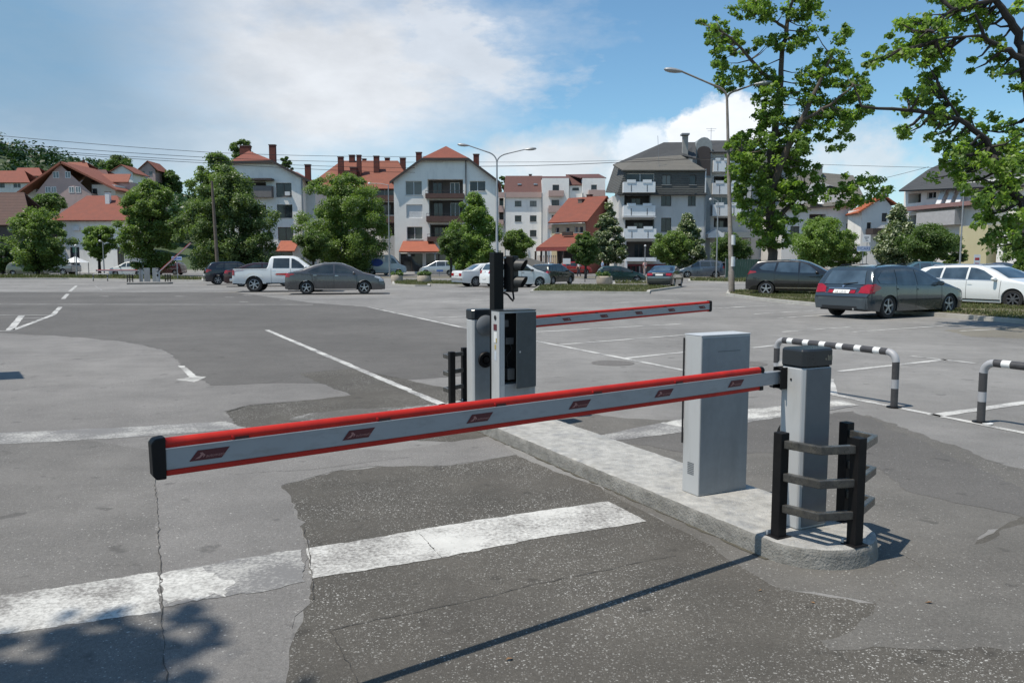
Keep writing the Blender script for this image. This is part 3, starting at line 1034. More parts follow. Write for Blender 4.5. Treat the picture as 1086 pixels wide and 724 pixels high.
    def wheels(s):
        sp = s.sp; R = sp['R']; W = sp['W'] / 2
        tw = sp.get('tw', .2)
        for xw in sp['wheels']:
            for sy in (1, -1):
                yo = sy * (W - .03)          # outer face
                yi = yo - sy * tw
                mb = MB()
                r0 = R * .66
                pr = [(r0, yi), (R * .93, yi), (R, yi + sy * .03), (R, yo - sy * .03), (R * .95, yo - sy * .006), (R * .82, yo), (r0, yo - sy * .004)]
                mb.lathe(pr, 'y', 28, (xw, 0, R), close=True)
                t_ = mb.build('wheel', TYRE, s.t, smooth=True, sharp=40)
                rb = MB()
                rb.lathe([(r0 * 1.01, yo - sy * .012), (r0 * .93, yo - sy * .006), (r0 * .9, yo - sy * .03), (r0 * .88, yo - sy * .06)], 'y', 28, (xw, 0, R), cap=False)
                ns = sp.get('spokes', 5)
                for k in range(ns):
                    a = 2 * PI * k / ns + .3
                    ca, sa = math.cos(a), math.sin(a)
                    for (r1, r2, w1, w2) in ((.02, r0 * .93, R * .17, R * .13),):
                        pts = []
                        for (rr_, ww) in ((r1, w1), (r2, w2)):
                            for q in (-1, 1):
                                for dy in (yo - sy * .012, yo - sy * .045):
                                    pts.append((xw + rr_ * ca - q * ww / 2 * sa, dy, R + rr_ * sa + q * ww / 2 * ca))
                        rb.add(pts, [(0, 2, 6, 4), (1, 5, 7, 3), (0, 4, 5, 1), (2, 3, 7, 6), (4, 6, 7, 5)])
                rb.lathe([(R * .15, yo - sy * .045), (R * .15, yo - sy * .006), (.001, yo - sy * .003)], 'y', 14, (xw, 0, R))
                rb.mat(1).lathe([(r0 * .99, yo - sy * .075), (.001, yo - sy * .075)], 'y', 28, (xw, 0, R))
                rb.build('rim', [sp.get('rim', RIM), DARK], t_, smooth=True, sharp=30)
    # -- projected panels
    def panel(s, name, polys, axis, mat, off=.006, grid=.06, parent=None, thick=0):
        """polys: outlines in the two coordinates across the axis; 'L','R' -> (x,z); 'F','B' -> (y,z); 'T' -> (x,y)"""
        bm = bmesh.new()
        if polys and isinstance(polys[0][0], (int, float)): polys = [polys]
        for poly in polys:
            b2 = bmesh.new()
            f = b2.faces.new([b2.verts.new((p[0], p[1], 0)) for p in poly])
            xs = [p[0] for p in poly]; ys = [p[1] for p in poly]
            for a, lo, hi, nrm in ((0, min(xs), max(xs), (1, 0, 0)), (1, min(ys), max(ys), (0, 1, 0))):
                k = int((hi - lo) / grid)
                for i in range(1, k + 1):
                    c = lo + (hi - lo) * i / (k + 1)
                    bmesh.ops.bisect_plane(b2, geom=b2.verts[:] + b2.edges[:] + b2.faces[:], plane_co=(c, 0, 0) if a == 0 else (0, c, 0), plane_no=nrm)
            m_ = {}
            for v in b2.verts:
                p, q = v.co.x, v.co.y
                o, d = {'L': (Vector((p, 5, q)), Vector((0, -1, 0))), 'R': (Vector((p, -5, q)), Vector((0, 1, 0))),
                        'F': (Vector((6, p, q)), Vector((-1, 0, 0))), 'B': (Vector((-6, p, q)), Vector((1, 0, 0))),
                        'T': (Vector((p, q, 5)), Vector((0, 0, -1)))}[axis]
                hit, nr, idx, dist = s.bvh.ray_cast(o, d)
                if hit is None:
                    near = s.bvh.find_nearest(o + d * 4.0)
                    hit = near[0]; nr = near[1]
                if nr.dot(d) > 0: nr = -nr
                m_[v] = bm.verts.new(hit + nr * off - d * off * .3)
            for f in b2.faces:
                try: bm.faces.new([m_[v] for v in f.verts])
                except ValueError: pass
            b2.free()
        bmesh.ops.recalc_face_normals(bm, faces=bm.faces)
        me = bpy.data.meshes.new(name); bm.to_mesh(me); bm.free()
        me.materials.append(mat); me.shade_smooth()
        o = bpy.data.objects.new(name, me); C.objects.link(o); o.parent = parent or s.t
        return o
    def sides(s, name, poly, mat, **k):
        return [s.panel(name, poly, ax, mat, **k) for ax in ('L', 'R')]
    def seams(s, lines):
        polys = []
        for (a, b) in lines:
            d = Vector((b[0] - a[0], b[1] - a[1])).normalized(); n = Vector((-d.y, d.x)) * .006
            polys.append([(a[0] + n.x, a[1] + n.y), (b[0] + n.x, b[1] + n.y), (b[0] - n.x, b[1] - n.y), (a[0] - n.x, a[1] - n.y)])
        for ax in ('L', 'R'):
            s.panel('door_seam', polys, ax, TRIM, off=.002, grid=.08, parent=s.b)
    def handles(s, pts, mat):
        for ax in ('L', 'R'):
            for (x, z) in pts:
                s.panel('door_handle', [(x - .08, z - .014), (x + .08, z - .014), (x + .08, z + .014), (x - .08, z + .014)], ax, mat, off=.022, grid=.04)
    def mirrors(s, x, z, mat):
        W = s.sp['W'] / 2
        for sy in (1, -1):
            mb = MB()
            mb.lathe([(.001, -.07), (.06, -.06), (.085, -.02), (.082, .03), (.07, .05), (.001, .052)], 'x', 12, (0, 0, 0))
            o = mb.build('mirror', mat, s.t, smooth=True)
            o.location = (x, sy * (W + .055), z); o.scale = (-1.0, 1.25, .85)
            mb = MB(); mb.box(x - .02, x + .03, min(sy * (W - .09), sy * (W + .04)), max(sy * (W - .09), sy * (W + .04)), z - .06, z - .03)
            mb.build('mirror_arm', TRIM, s.t)
    def plate(s, where, y, z, w=.52, h=.11, text=None):
        p = s.panel('number_plate', [(y - w / 2, z - h / 2), (y + w / 2, z - h / 2), (y + w / 2, z + h / 2), (y - w / 2, z + h / 2)], where, PLATE, off=.016, grid=.6)
        if text:
            xs = [v.co.x for v in p.data.vertices]
            x = (min(xs) if where == 'B' else max(xs)) + (-.004 if where == 'B' else .004)
            txt_part('plate_lettering', text, h * .85, PLATE_T, p, (x, y, z), (PI / 2, 0, -PI / 2 if where == 'B' else PI / 2))
    def bar(s, name, pts, r, mat, seg=8):
        mb = MB(); mb.tube(pts, r, seg); return mb.build(name, mat, s.t, smooth=True)

# body kinds: top profile (rear -> nose), shoulder line, and so on
WAGON = dict(W=1.78, sill=.21, R=.32, wheels=(-1.33, 1.37), tumble=.34, rr=.10, rf=.20, spokes=5,
             top=[(-2.21, .56), (-2.205, .66), (-2.15, .71), (-2.10, .75), (-2.05, .96), (-1.97, 1.14), (-1.82, 1.40), (-1.66, 1.46), (-1.0, 1.505), (-.45, 1.51), (-.05, 1.475), (.40, 1.34), (1.12, 1.02), (1.42, .93), (1.90, .78), (2.12, .64), (2.21, .48)],
             belt=[(-2.2, .95), (-1.2, .95), (0, .91), (1.0, .88), (1.5, .82), (2.0, .68), (2.2, .56)])
ESTATE = dict(W=1.85, sill=.20, R=.335, wheels=(-1.40, 1.45), tumble=.36, rr=.12, rf=.17, spokes=7,
              top=[(-2.42, .55), (-2.41, .74), (-2.36, .80), (-2.30, .95), (-2.12, 1.18), (-1.86, 1.40), (-1.6, 1.45), (-.8, 1.50), (0, 1.50), (.3, 1.46), (.70, 1.30), (1.15, 1.05), (1.5, .97), (2.1, .86), (2.34, .74), (2.42, .5)],
              belt=[(-2.4, 1.0), (-1.4, 1.0), (0, .95), (1.1, .91), (1.6, .86), (2.2, .72), (2.4, .6)])
SEDAN = dict(W=1.76, sill=.20, R=.315, wheels=(-1.32, 1.32), tumble=.38, rr=.14, rf=.22, spokes=5,
             top=[(-2.29, .56), (-2.28, .84), (-2.22, .98), (-1.95, 1.05), (-1.62, 1.10), (-1.0, 1.34), (-.55, 1.45), (0, 1.465), (.3, 1.44), (.75, 1.28), (1.28, 1.0), (1.6, .93), (2.05, .80), (2.22, .66), (2.29, .46)],
             belt=[(-2.3, .94), (-1.6, .98), (-.6, .96), (.6, .92), (1.3, .87), (1.9, .76), (2.25, .6)])
HATCH = dict(W=1.73, sill=.20, R=.305, wheels=(-1.22, 1.27), tumble=.34, rr=.13, rf=.2, spokes=6,
             top=[(-2.0, .55), (-1.99, .72), (-1.94, .82), (-1.90, .98), (-1.76, 1.24), (-1.60, 1.42), (-1.40, 1.48), (-.6, 1.53), (0, 1.53), (.25, 1.49), (.66, 1.31), (1.12, 1.04), (1.4, .97), (1.85, .82), (2.0, .66), (2.06, .48)],
             belt=[(-2.0, 1.02), (-1.2, 1.01), (0, .95), (.8, .92), (1.3, .88), (1.8, .74), (2.05, .6)])
SUV = dict(W=1.85, sill=.27, R=.35, wheels=(-1.30, 1.33), tumble=.34, rr=.12, rf=.17, spokes=5,
           top=[(-2.2, .62), (-2.19, .84), (-2.13, .92), (-2.08, 1.08), (-1.92, 1.38), (-1.72, 1.60), (-1.4, 1.65), (-.4, 1.68), (.05, 1.66), (.38, 1.58), (.80, 1.38), (1.22, 1.14), (1.5, 1.08), (2.0, .97), (2.17, .80), (2.22, .55)],
           belt=[(-2.2, 1.16), (-1.3, 1.12), (0, 1.05), (1.0, 1.01), (1.5, .97), (2.0, .84), (2.2, .7)])
OLDSED = dict(W=1.70, sill=.22, R=.31, wheels=(-1.25, 1.30), tumble=.36, rr=.05, rf=.06, round=.2, spokes=8,
              top=[(-2.22, .58), (-2.21, .93), (-2.14, .96), (-1.45, 1.00), (-.85, 1.34), (-.6, 1.40), (0, 1.415), (.3, 1.38), (.92, 1.0), (1.2, .96), (2.05, .86), (2.18, .8), (2.22, .5)],
              belt=[(-2.2, .90), (-1.2, .93), (.8, .90), (1.4, .87), (2.2, .78)])
PICK = dict(W=1.83, sill=.42, R=.385, tw=.25, wheels=(-1.55, 1.53), tumble=.30, rr=.02, rf=.14, round=.2, rb=.02, spokes=6,
            top=[(-2.60, .60), (-2.595, 1.13), (-2.57, 1.15), (-.86, 1.17), (-.84, 1.40), (-.78, 1.72), (-.70, 1.77), (-.3, 1.80), (.35, 1.79), (.62, 1.70), (1.28, 1.22), (1.5, 1.17), (2.2, 1.06), (2.40, .94), (2.48, .6)],
            belt=[(-2.6, 1.12), (-.8, 1.14), (1.2, 1.10), (1.6, 1.06), (2.4, .86)])
MPV = dict(W=1.80, sill=.20, R=.32, wheels=(-1.30, 1.38), tumble=.30, rr=.12, rf=.2, spokes=5,
           top=[(-2.18, .56), (-2.17, .78), (-2.12, .86), (-2.06, 1.06), (-1.92, 1.42), (-1.72, 1.60), (-.8, 1.66), (0, 1.66), (.3, 1.60), (1.0, 1.22), (1.4, 1.03), (1.75, .94), (2.1, .78), (2.2, .5)],
           belt=[(-2.2, 1.06), (-1, 1.05), (0, 1.01), (1.0, .95), (1.5, .9), (2.2, .62)])
VAN = dict(W=1.95, sill=.28, R=.34, wheels=(-1.5, 1.6), tumble=.10, rr=.03, rf=.15, round=.25, spokes=5,
           top=[(-2.5, .6), (-2.49, 2.25), (-2.42, 2.32), (.7, 2.34), (.95, 2.26), (1.65, 1.36), (1.85, 1.22), (2.35, 1.02), (2.48, .85), (2.5, .5)],
           belt=[(-2.5, 1.2), (1.2, 1.2), (1.8, 1.1), (2.5, .8)])

def common(c, kind, glassm=GLASS_CAR, light=LIGHT_R):
    """windows, lamps, bumpers and seams of each body kind"""
    if kind in ('wagon', 'low'):
        d = .045 if kind == 'low' else 0
        if d:
            c.sides('side_window', [(.86, .94), (.30, 1.24), (-.02, 1.375), (-.14, 1.40), (-.14, .945)], glassm)
            c.sides('side_window', [(-.22, .945), (-.22, 1.405), (-.98, 1.40), (-1.03, .965)], glassm)
            c.sides('side_window', [(-1.11, .975), (-1.06, 1.395), (-1.52, 1.36), (-1.82, 1.14), (-1.74, 1.01)], glassm)
            c.panel('rear_window', [(-.64, .975), (.64, .975), (.54, 1.36), (-.54, 1.36)], 'B', glassm, off=.010)
            c.panel('windscreen', [(-.68, 1.05), (.68, 1.05), (.55, 1.42), (-.55, 1.42)], 'F', glassm, off=.008)
        else:
            c.sides('side_window', [(.42, .985), (.95, .985), (.40, 1.31), (.12, 1.40), (-.08, 1.42), (-.08, .99)][:], glassm)
            c.sides('side_window', [(-.16, .99), (-.16, 1.425), (-.98, 1.405), (-1.02, 1.02)], glassm)
            c.sides('side_window', [(-1.10, 1.03), (-1.06, 1.40), (-1.52, 1.37), (-1.80, 1.16), (-1.72, 1.06)], glassm)
            c.panel('rear_window', [(-.60, 1.03), (.60, 1.03), (.52, 1.36), (-.52, 1.36)], 'B', glassm, off=.010)
            c.panel('windscreen', [(-.68, 1.06), (.68, 1.06), (.55, 1.42), (-.55, 1.42)], 'F', glassm, off=.008)
    elif kind == 'sedan':
        c.sides('side_window', [(-.02, .985), (.93, .975), (.42, 1.29), (.1, 1.375), (-.02, 1.385)], glassm)
        c.sides('side_window', [(-.10, .985), (-.10, 1.385), (-.52, 1.365), (-1.02, 1.19), (-1.25, 1.04), (-1.08, 1.0)], glassm)
        c.panel('rear_window', [(-.60, 1.115), (.60, 1.115), (.50, 1.37), (-.50, 1.37)], 'B', glassm, off=.01)
        c.panel('windscreen', [(-.66, 1.05), (.66, 1.05), (.53, 1.39), (-.53, 1.39)], 'F', glassm, off=.008)
    elif kind == 'hatch':
        c.sides('side_window', [(.10, .99), (.80, .98), (.45, 1.28), (.2, 1.40), (.10, 1.43)], glassm)
        c.sides('side_window', [(.02, .99), (.02, 1.44), (-.72, 1.43), (-.80, 1.03)], glassm)
        c.sides('side_window', [(-.88, 1.06), (-.80, 1.42), (-1.10, 1.38), (-1.34, 1.18), (-1.28, 1.08)], glassm)
        c.panel('rear_window', [(-.58, 1.05), (.58, 1.05), (.50, 1.38), (-.50, 1.38)], 'B', glassm, off=.01)
        c.panel('windscreen', [(-.66, 1.07), (.66, 1.07), (.55, 1.44), (-.55, 1.44)], 'F', glassm, off=.008)
    elif kind == 'suv':
        c.sides('side_window', [(.10, 1.09), (.88, 1.09), (.48, 1.41), (.22, 1.53), (.10, 1.56)], glassm)
        c.sides('side_window', [(.02, 1.09), (.02, 1.57), (-.80, 1.56), (-.90, 1.14)], glassm)
        c.sides('side_window', [(-.98, 1.17), (-.90, 1.55), (-1.35, 1.52), (-1.62, 1.32), (-1.50, 1.22)], glassm)
        c.panel('rear_window', [(-.62, 1.16), (.62, 1.16), (.54, 1.54), (-.54, 1.54)], 'B', glassm, off=.01)
        c.panel('windscreen', [(-.70, 1.17), (.70, 1.17), (.58, 1.59), (-.58, 1.59)], 'F', glassm, off=.008)
    elif kind == 'old':
        c.sides('side_window', [(.02, .95), (.74, .95), (.36, 1.24), (.2, 1.33), (.02, 1.34)], glassm)
        c.sides('side_window', [(-.06, .95), (-.06, 1.34), (-.56, 1.32), (-.98, 1.10), (-1.05, .97)], glassm)
        c.panel('rear_window', [(-.60, 1.03), (.60, 1.03), (.50, 1.33), (-.50, 1.33)], 'B', glassm, off=.01)
        c.panel('windscreen', [(-.64, 1.02), (.64, 1.02), (.52, 1.34), (-.52, 1.34)], 'F', glassm, off=.008)
    elif kind == 'pick':
        c.sides('side_window', [(.30, 1.20), (1.02, 1.20), (.66, 1.52), (.42, 1.66), (.30, 1.69)], glassm)
        c.sides('side_window', [(.20, 1.20), (.20, 1.69), (-.58, 1.69), (-.62, 1.20)], glassm)
        c.panel('rear_window', [(-.62, 1.24), (.62, 1.24), (.55, 1.66), (-.55, 1.66)], 'B', glassm, off=.012)
        c.panel('windscreen', [(-.68, 1.27), (.68, 1.27), (.56, 1.70), (-.56, 1.70)], 'F', glassm, off=.008)
    elif kind == 'mpv':
        c.sides('side_window', [(.25, 1.06), (1.10, 1.04), (.60, 1.36), (.35, 1.50), (.25, 1.53)], glassm)
        c.sides('side_window', [(.15, 1.06), (.15, 1.55), (-.75, 1.55), (-.8, 1.08)], glassm)
        c.sides('side_window', [(-.88, 1.09), (-.83, 1.55), (-1.4, 1.52), (-1.66, 1.3), (-1.58, 1.12)], glassm)
        c.panel('rear_window', [(-.6, 1.1), (.6, 1.1), (.54, 1.5), (-.54, 1.5)], 'B', glassm, off=.01)
        c.panel('windscreen', [(-.70, 1.10), (.70, 1.10), (.58, 1.57), (-.58, 1.57)], 'F', glassm, off=.008)
    elif kind == 'van':
        c.sides('side_window', [(.75, 1.35), (1.45, 1.35), (1.1, 1.85), (.75, 2.0)], glassm)
        c.panel('windscreen', [(-.76, 1.42), (.76, 1.42), (.70, 2.15), (-.70, 2.15)], 'F', glassm, off=.008)

def lamps(c, kind, tail, head, bumper=TRIM):
    """tail, head: outlines of the left lamps as ((y,z) at the end, (x,z) on the flank)"""
    for sy, ax in ((1, 'L'), (-1, 'R')):
        for nm, end, flank, wh, mt in (('taillight', tail[0], tail[1], 'B', LIGHT_R), ('headlight', head[0], head[1], 'F', LIGHT_W)):
            o = c.panel(nm, [(sy * y, z) for y, z in end], wh, mt, off=.008, grid=.04)
            if flank:
                c.panel(nm + '_wrap', flank, ax, mt, off=.008, grid=.04, parent=o)

def dressed(spec, kind, pnt, name, label, cat, px, py, heading, wheel=None, group=None, glassm=GLASS_CAR, Y=None, detail=2):
    """px,py = photo position of the car's middle on the ground"""
    p = G(px, py)
    if wheel:                       # (px,py) is where this point of the car meets the ground
        h = math.radians(heading)
        p = p - Vector((wheel[0] * math.cos(h) - wheel[1] * math.sin(h), wheel[0] * math.sin(h) + wheel[1] * math.cos(h), 0))
    c = Car(spec, pnt, name, label, cat, p.x, p.y, heading, group, detail)
    common(c, kind, glassm)
    return c

GRP = 'cars standing in the car park'
# 1. dark grey estate, nearest car on the right
p_est = paint('paint_slate', (.050, .068, .082), .45, .22)
c = dressed(WAGON, 'low', p_est, 'estate_car', 'dark slate grey estate car with big red tail lights parked nose in at the verge', 'car', 942, 338, 30, glassm=GLASS_SKY, wheel=(-1.33, -.86))
c.t.scale = (1, 1, .93)
for ch in c.t.children:
    if ch.name.startswith('wheel') and 'arch' not in ch.name: ch.scale = (1, 1, 1 / .93)
lamps(c, 'wagon', ([(.52, .74), (.88, .72), (.88, .97), (.72, .985), (.55, .90)], [(-2.16, .72), (-1.74, .84), (-1.70, .90), (-1.92, 1.0), (-2.08, .985)]),
      ([(.45, .66), (.82, .70), (.80, .82), (.62, .82)], [(2.12, .70), (1.70, .86), (1.72, .90), (2.02, .82)]))
bm_ = c.panel('bumper', [(-.82, .30), (.82, .30), (.82, .60), (-.82, .60)], 'B', paint('paint_slate_bumper', (.052, .066, .078), .3, .4), off=.018, grid=.08)
c.panel('bumper_strip', [(-.84, .60), (.84, .60), (.84, .63), (-.84, .63)], 'B', TRIM, off=.02, grid=.08)
c.panel('lower_valance', [(-.55, .27), (.55, .27), (.55, .36), (-.55, .36)], 'B', TRIM, off=.022, grid=.08)
c.plate('B', .0, .765, .50, .105, 'VA 137-IY')
c.panel('plate_lamp', [[(.27, .72), (.42, .72), (.42, .81), (.27, .81)], [(-.42, .72), (-.27, .72), (-.27, .81), (-.42, .81)]], 'B', LIGHT_R, off=.012, grid=.05)
c.panel('chrome_strip', [(-.44, .845), (.44, .845), (.44, .865), (-.44, .865)], 'B', CHROME, off=.018, grid=.05)
c.panel('emblem', [(-.035, .90), (0, .89), (.035, .90), (.03, .935), (0, .945), (-.03, .935)], 'B', CHROME, off=.014, grid=.05)
c.bar('rear_wiper', [(-2.09, -.02, .99), (-2.07, -.12, 1.0), (-2.04, -.42, 1.03)], .012, TRIM)
c.seams([((.94, .40), (.96, .90)), ((-.18, .30), (-.18, .94)), ((-1.02, .55), (-1.06, .96)), ((-1.02, .55), (-.9, .30)), ((.94, .40), (.90, .3))])
c.sides('door_moulding', [(-.86, .50), (.9, .50), (.9, .545), (-.86, .545)], TRIM, off=.010)
c.handles([(-.06, .82), (-.92, .84)], p_est); c.mirrors(.78, .99, p_est)
for sy in (1, -1):
    c.bar('roof_rail', [(-1.55, sy * .56, 1.475), (-1.45, sy * .565, 1.525), (-.9, sy * .58, 1.55), (-.35, sy * .57, 1.545), (-.2, sy * .56, 1.50)], .014, TRIM)
c.bar('exhaust', [(-2.24, -.45, .28), (-1.9, -.45, .28)], .03, CHROME)

# 2. white estate at the right edge
p_w = paint('paint_white', (.72, .73, .72), 0, .3)
ESTATE['rim'] = RIM_D
c = dressed(ESTATE, 'wagon', p_w, 'estate_car', 'bright white estate car with dark spoked wheels at the right edge', 'car', 1073, 328, -63, glassm=GLASS_SKY, wheel=(1.45, -.9))
c.t.scale = (1, 1, .93)
lamps(c, 'wagon', ([(.60, .82), (.90, .80), (.90, .98), (.66, .98)], [(-2.3, .82), (-2.0, .90), (-2.0, .97), (-2.28, .98)]),
      ([(.5, .62), (.88, .66), (.86, .80), (.6, .78)], [(2.3, .66), (1.95, .84), (1.98, .88), (2.28, .8)]))
c.seams([((1.02, .36), (1.05, .97)), ((-.12, .28), (-.12, .99)), ((-1.05, .5), (-1.1, 1.0))])
c.sides('sill_strip', [(-1.0, .27), (1.05, .27), (1.05, .31), (-1.0, .31)], TRIM, off=.008)
c.sides('window_trim', [(-1.7, 1.0), (.9, .965), (.9, .978), (-1.7, 1.016)], CHROME, off=.010)
c.handles([(.0, .86), (-.95, .88)], p_w); c.mirrors(.86, 1.02, p_w)
c.panel('sunroof', [(-.35, -.45), (.15, -.45), (.15, .45), (-.35, .45)], 'T', GLASS_CAR, off=.008)
c.panel('grille', [(-.38, .52), (.38, .52), (.38, .74), (-.38, .74)], 'F', TRIM, off=.012)
for sy in (1, -1):
    c.bar('roof_rail', [(-1.6, sy * .58, 1.46), (-1.5, sy * .58, 1.51), (-.6, sy * .6, 1.54), (.15, sy * .58, 1.52), (.24, sy * .57, 1.48)], .014, CHROME)

# 3. black off-roader behind the big tree
p_b = paint('paint_black', (.010, .011, .013), .1, .2)
c = dressed(SUV, 'suv', p_b, 'off_road_car', 'glossy black off road car half hidden behind the big tree trunk', 'car', 812, 314.3, -26, glassm=GLASS_SKY, wheel=(-1.3, -.9))
c.t.scale = (1, 1, .95)
lamps(c, 'suv', ([(.60, 1.02), (.88, 1.0), (.88, 1.18), (.66, 1.18)], [(-2.12, 1.02), (-1.72, 1.10), (-1.76, 1.16), (-2.02, 1.19)]),
      ([(.45, .76), (.85, .82), (.82, .95), (.6, .92)], [(2.12, .82), (1.72, 1.0), (1.78, 1.03), (2.1, .95)]))
c.seams([((1.0, .45), (1.02, 1.06)), ((.06, .36), (.06, 1.08)), ((-.95, .6), (-.98, 1.14))])
c.sides('sill_strip', [(-.9, .38), (.95, .38), (.95, .43), (-.9, .43)], CHROME, off=.010)
c.handles([(.16, .98), (-.8, 1.0)], p_b); c.mirrors(.80, 1.12, p_b)

# 4. grey saloon
p_g = paint('paint_graphite', (.085, .084, .087), .45, .26)
c = dressed(SEDAN, 'sedan', p_g, 'saloon_car', 'graphite grey saloon car with pale tail parked beside the white pickup', 'car', 357, 311.5, 9)
lamps(c, 'sedan', ([(.40, .88), (.86, .80), (.86, .98), (.5, .98)], [(-2.26, .84), (-1.85, .92), (-1.85, .96), (-2.24, .99)]),
      ([(.5, .58), (.84, .62), (.82, .76), (.6, .74)], [(2.2, .62), (1.80, .80), (1.84, .84), (2.14, .77)]))
c.plate('B', 0, .70, .5, .11)
c.panel('bumper_lip', [(-.75, .30), (.75, .30), (.75, .36), (-.75, .36)], 'B', TRIM, off=.01)
c.seams([((.98, .36), (1.0, .96)), ((-.06, .28), (-.06, .98)), ((-.98, .5), (-1.12, 1.0)), ((-.98, .5), (-.85, .28))])
c.sides('sill_strip', [(-.95, .235), (.95, .235), (.95, .27), (-.95, .27)], CHROME, off=.012)
c.handles([(.06, .87), (-.92, .89)], CHROME); c.mirrors(.86, 1.0, p_g)

# 5. white pickup
c = dressed(PICK, 'pick', p_w, 'pickup_truck', 'white double cab pickup truck with chrome rear bumper', 'pickup', 306, 309, 7)
bed = MB(); bed.box(-2.5, -.98, -.70, .70, 1.20, 1.212)
bed.build('load_bed', DARK, c.t)
for sy, ax in ((1, 'L'), (-1, 'R')):
    c.panel('taillight', [(sy * .70, .84), (sy * .90, .84), (sy * .90, 1.10), (sy * .70, 1.10)], 'B', LIGHT_R, off=.01, grid=.05)
    c.panel('taillight', [(-2.58, .84), (-2.48, .84), (-2.48, 1.10), (-2.58, 1.10)], ax, LIGHT_R, off=.01, grid=.05)
    c.panel('headlight', [(sy * .52, .84), (sy * .86, .86), (sy * .84, 1.0), (sy * .6, .98)], 'F', LIGHT_W, off=.01, grid=.05)
    c.panel('flank_sticker', [[(-.5, .86), (.05, .84), (.4, .88), (.1, .95), (-.45, .93)]], ax, M('sticker_red', (.45, .03, .02), .4), off=.008)
    c.panel('side_step', [(-.95, .40), (1.0, .40), (1.0, .47), (-.95, .47)], ax, TRIM, off=.05)
    c.panel('wheel_arch_flare', [(-2.0, .72), (-1.82, .90), (-1.55, .97), (-1.28, .90), (-1.1, .72), (-1.04, .72), (-1.24, .95), (-1.55, 1.03), (-1.86, .95), (-2.06, .72)], ax, p_w, off=.03)
mb = MB(); mb.box(-2.74, -2.60, -.86, .86, .52, .68); mb.build('rear_bumper', CHROME, c.t, bevel=.03)
mb = MB(); mb.box(-2.62, -2.3, -.6, .6, .40, .52); mb.build('tow_bar', DARK, c.t)
c.panel('tailgate_seam', [(-.68, .74), (.68, .74), (.68, .75), (-.68, .75)], 'B', TRIM, off=.006)
c.plate('B', 0, .80, .5, .11)
c.seams([((1.08, .55), (1.1, 1.18)), ((.25, .45), (.25, 1.18)), ((-.7, .45), (-.7, 1.18))])
c.handles([(.36, 1.04), (-.55, 1.04)], CHROME); c.mirrors(1.0, 1.25, p_w)

# 6/7. two dark cars left of the pickup
c = dressed(HATCH, 'hatch', paint('paint_night', (.012, .014, .022), .3), 'hatchback_car', 'black hatchback parked outermost left of the white pickup', 'car', 250, 301.5, 26)
lamps(c, 'hatch', ([(.58, .84), (.84, .82), (.84, 1.04), (.66, 1.04)], [(-1.94, .84), (-1.6, .94), (-1.62, 1.0), (-1.85, 1.04)]),
      ([(.45, .64), (.8, .7), (.78, .84), (.6, .8)], [(1.95, .7), (1.55, .88), (1.6, .92), (1.88, .82)]))
c.panel('bumper_strip', [(-.7, .44), (.7, .44), (.7, .52), (-.7, .52)], 'B', CHROME, off=.012)
c.plate('B', 0, .66, .5, .11); c.mirrors(.76, 1.02, TRIM)
c = dressed(SEDAN, 'sedan', paint('paint_wine', (.03, .006, .009), .3), 'saloon_car', 'very dark wine red saloon between the black hatchback and pickup', 'car', 279, 303.5, 20)
lamps(c, 'sedan', ([(.40, .86), (.86, .80), (.86, 1.0), (.5, 1.0)], [(-2.26, .84), (-1.85, .92), (-1.85, .98), (-2.24, 1.0)]),
      ([(.5, .58), (.84, .62), (.82, .76), (.6, .74)], None))
c.plate('B', 0, .72, .5, .11); c.mirrors(.86, 1.0, TRIM)

# 8. old white saloon and white hatchback in the middle
c = dressed(OLDSED, 'old', paint('paint_chalk', (.70, .70, .68), 0, .4), 'saloon_car', 'old boxy white saloon standing left of the signal post', 'car', 519, 303.5, 26, glassm=GLASS_SKY)
for sy, ax in ((1, 'L'), (-1, 'R')):
    c.panel('taillight', [(sy * .42, .66), (sy * .80, .66), (sy * .80, .82), (sy * .42, .82)], 'B', LIGHT_R, off=.01)
c.panel('bumper', [(-.82, .40), (.82, .40), (.82, .54), (-.82, .54)], 'B', M('bumper_grey', (.22, .22, .22), .5), off=.05)
c.plate('B', 0, .72, .5, .11); c.mirrors(.72, .98, TRIM)
c = dressed(HATCH, 'hatch', p_w, 'hatchback_car', 'clean white hatchback partly hidden behind the black signal post', 'car', 546, 304.5, 24)
lamps(c, 'hatch', ([(.52, .84), (.84, .82), (.84, 1.02), (.58, 1.02)], [(-1.94, .84), (-1.62, .94), (-1.64, .98), (-1.85, 1.02)]),
      ([(.45, .64), (.8, .7), (.78, .84), (.6, .8)], [(1.95, .7), (1.55, .88), (1.6, .92), (1.88, .82)]))
c.plate('B', 0, .55, .5, .11)
c.panel('emblem', [(-.05, .90), (.05, .90), (.05, .95), (-.05, .95)], 'B', CHROME, off=.012)
c.seams([((.86, .36), (.86, .97)), ((.06, .28), (.06, .98)), ((-.82, .45), (-.88, 1.02))])
c.handles([(.14, .88), (-.72, .9)], TRIM); c.mirrors(.74, 1.02, TRIM)

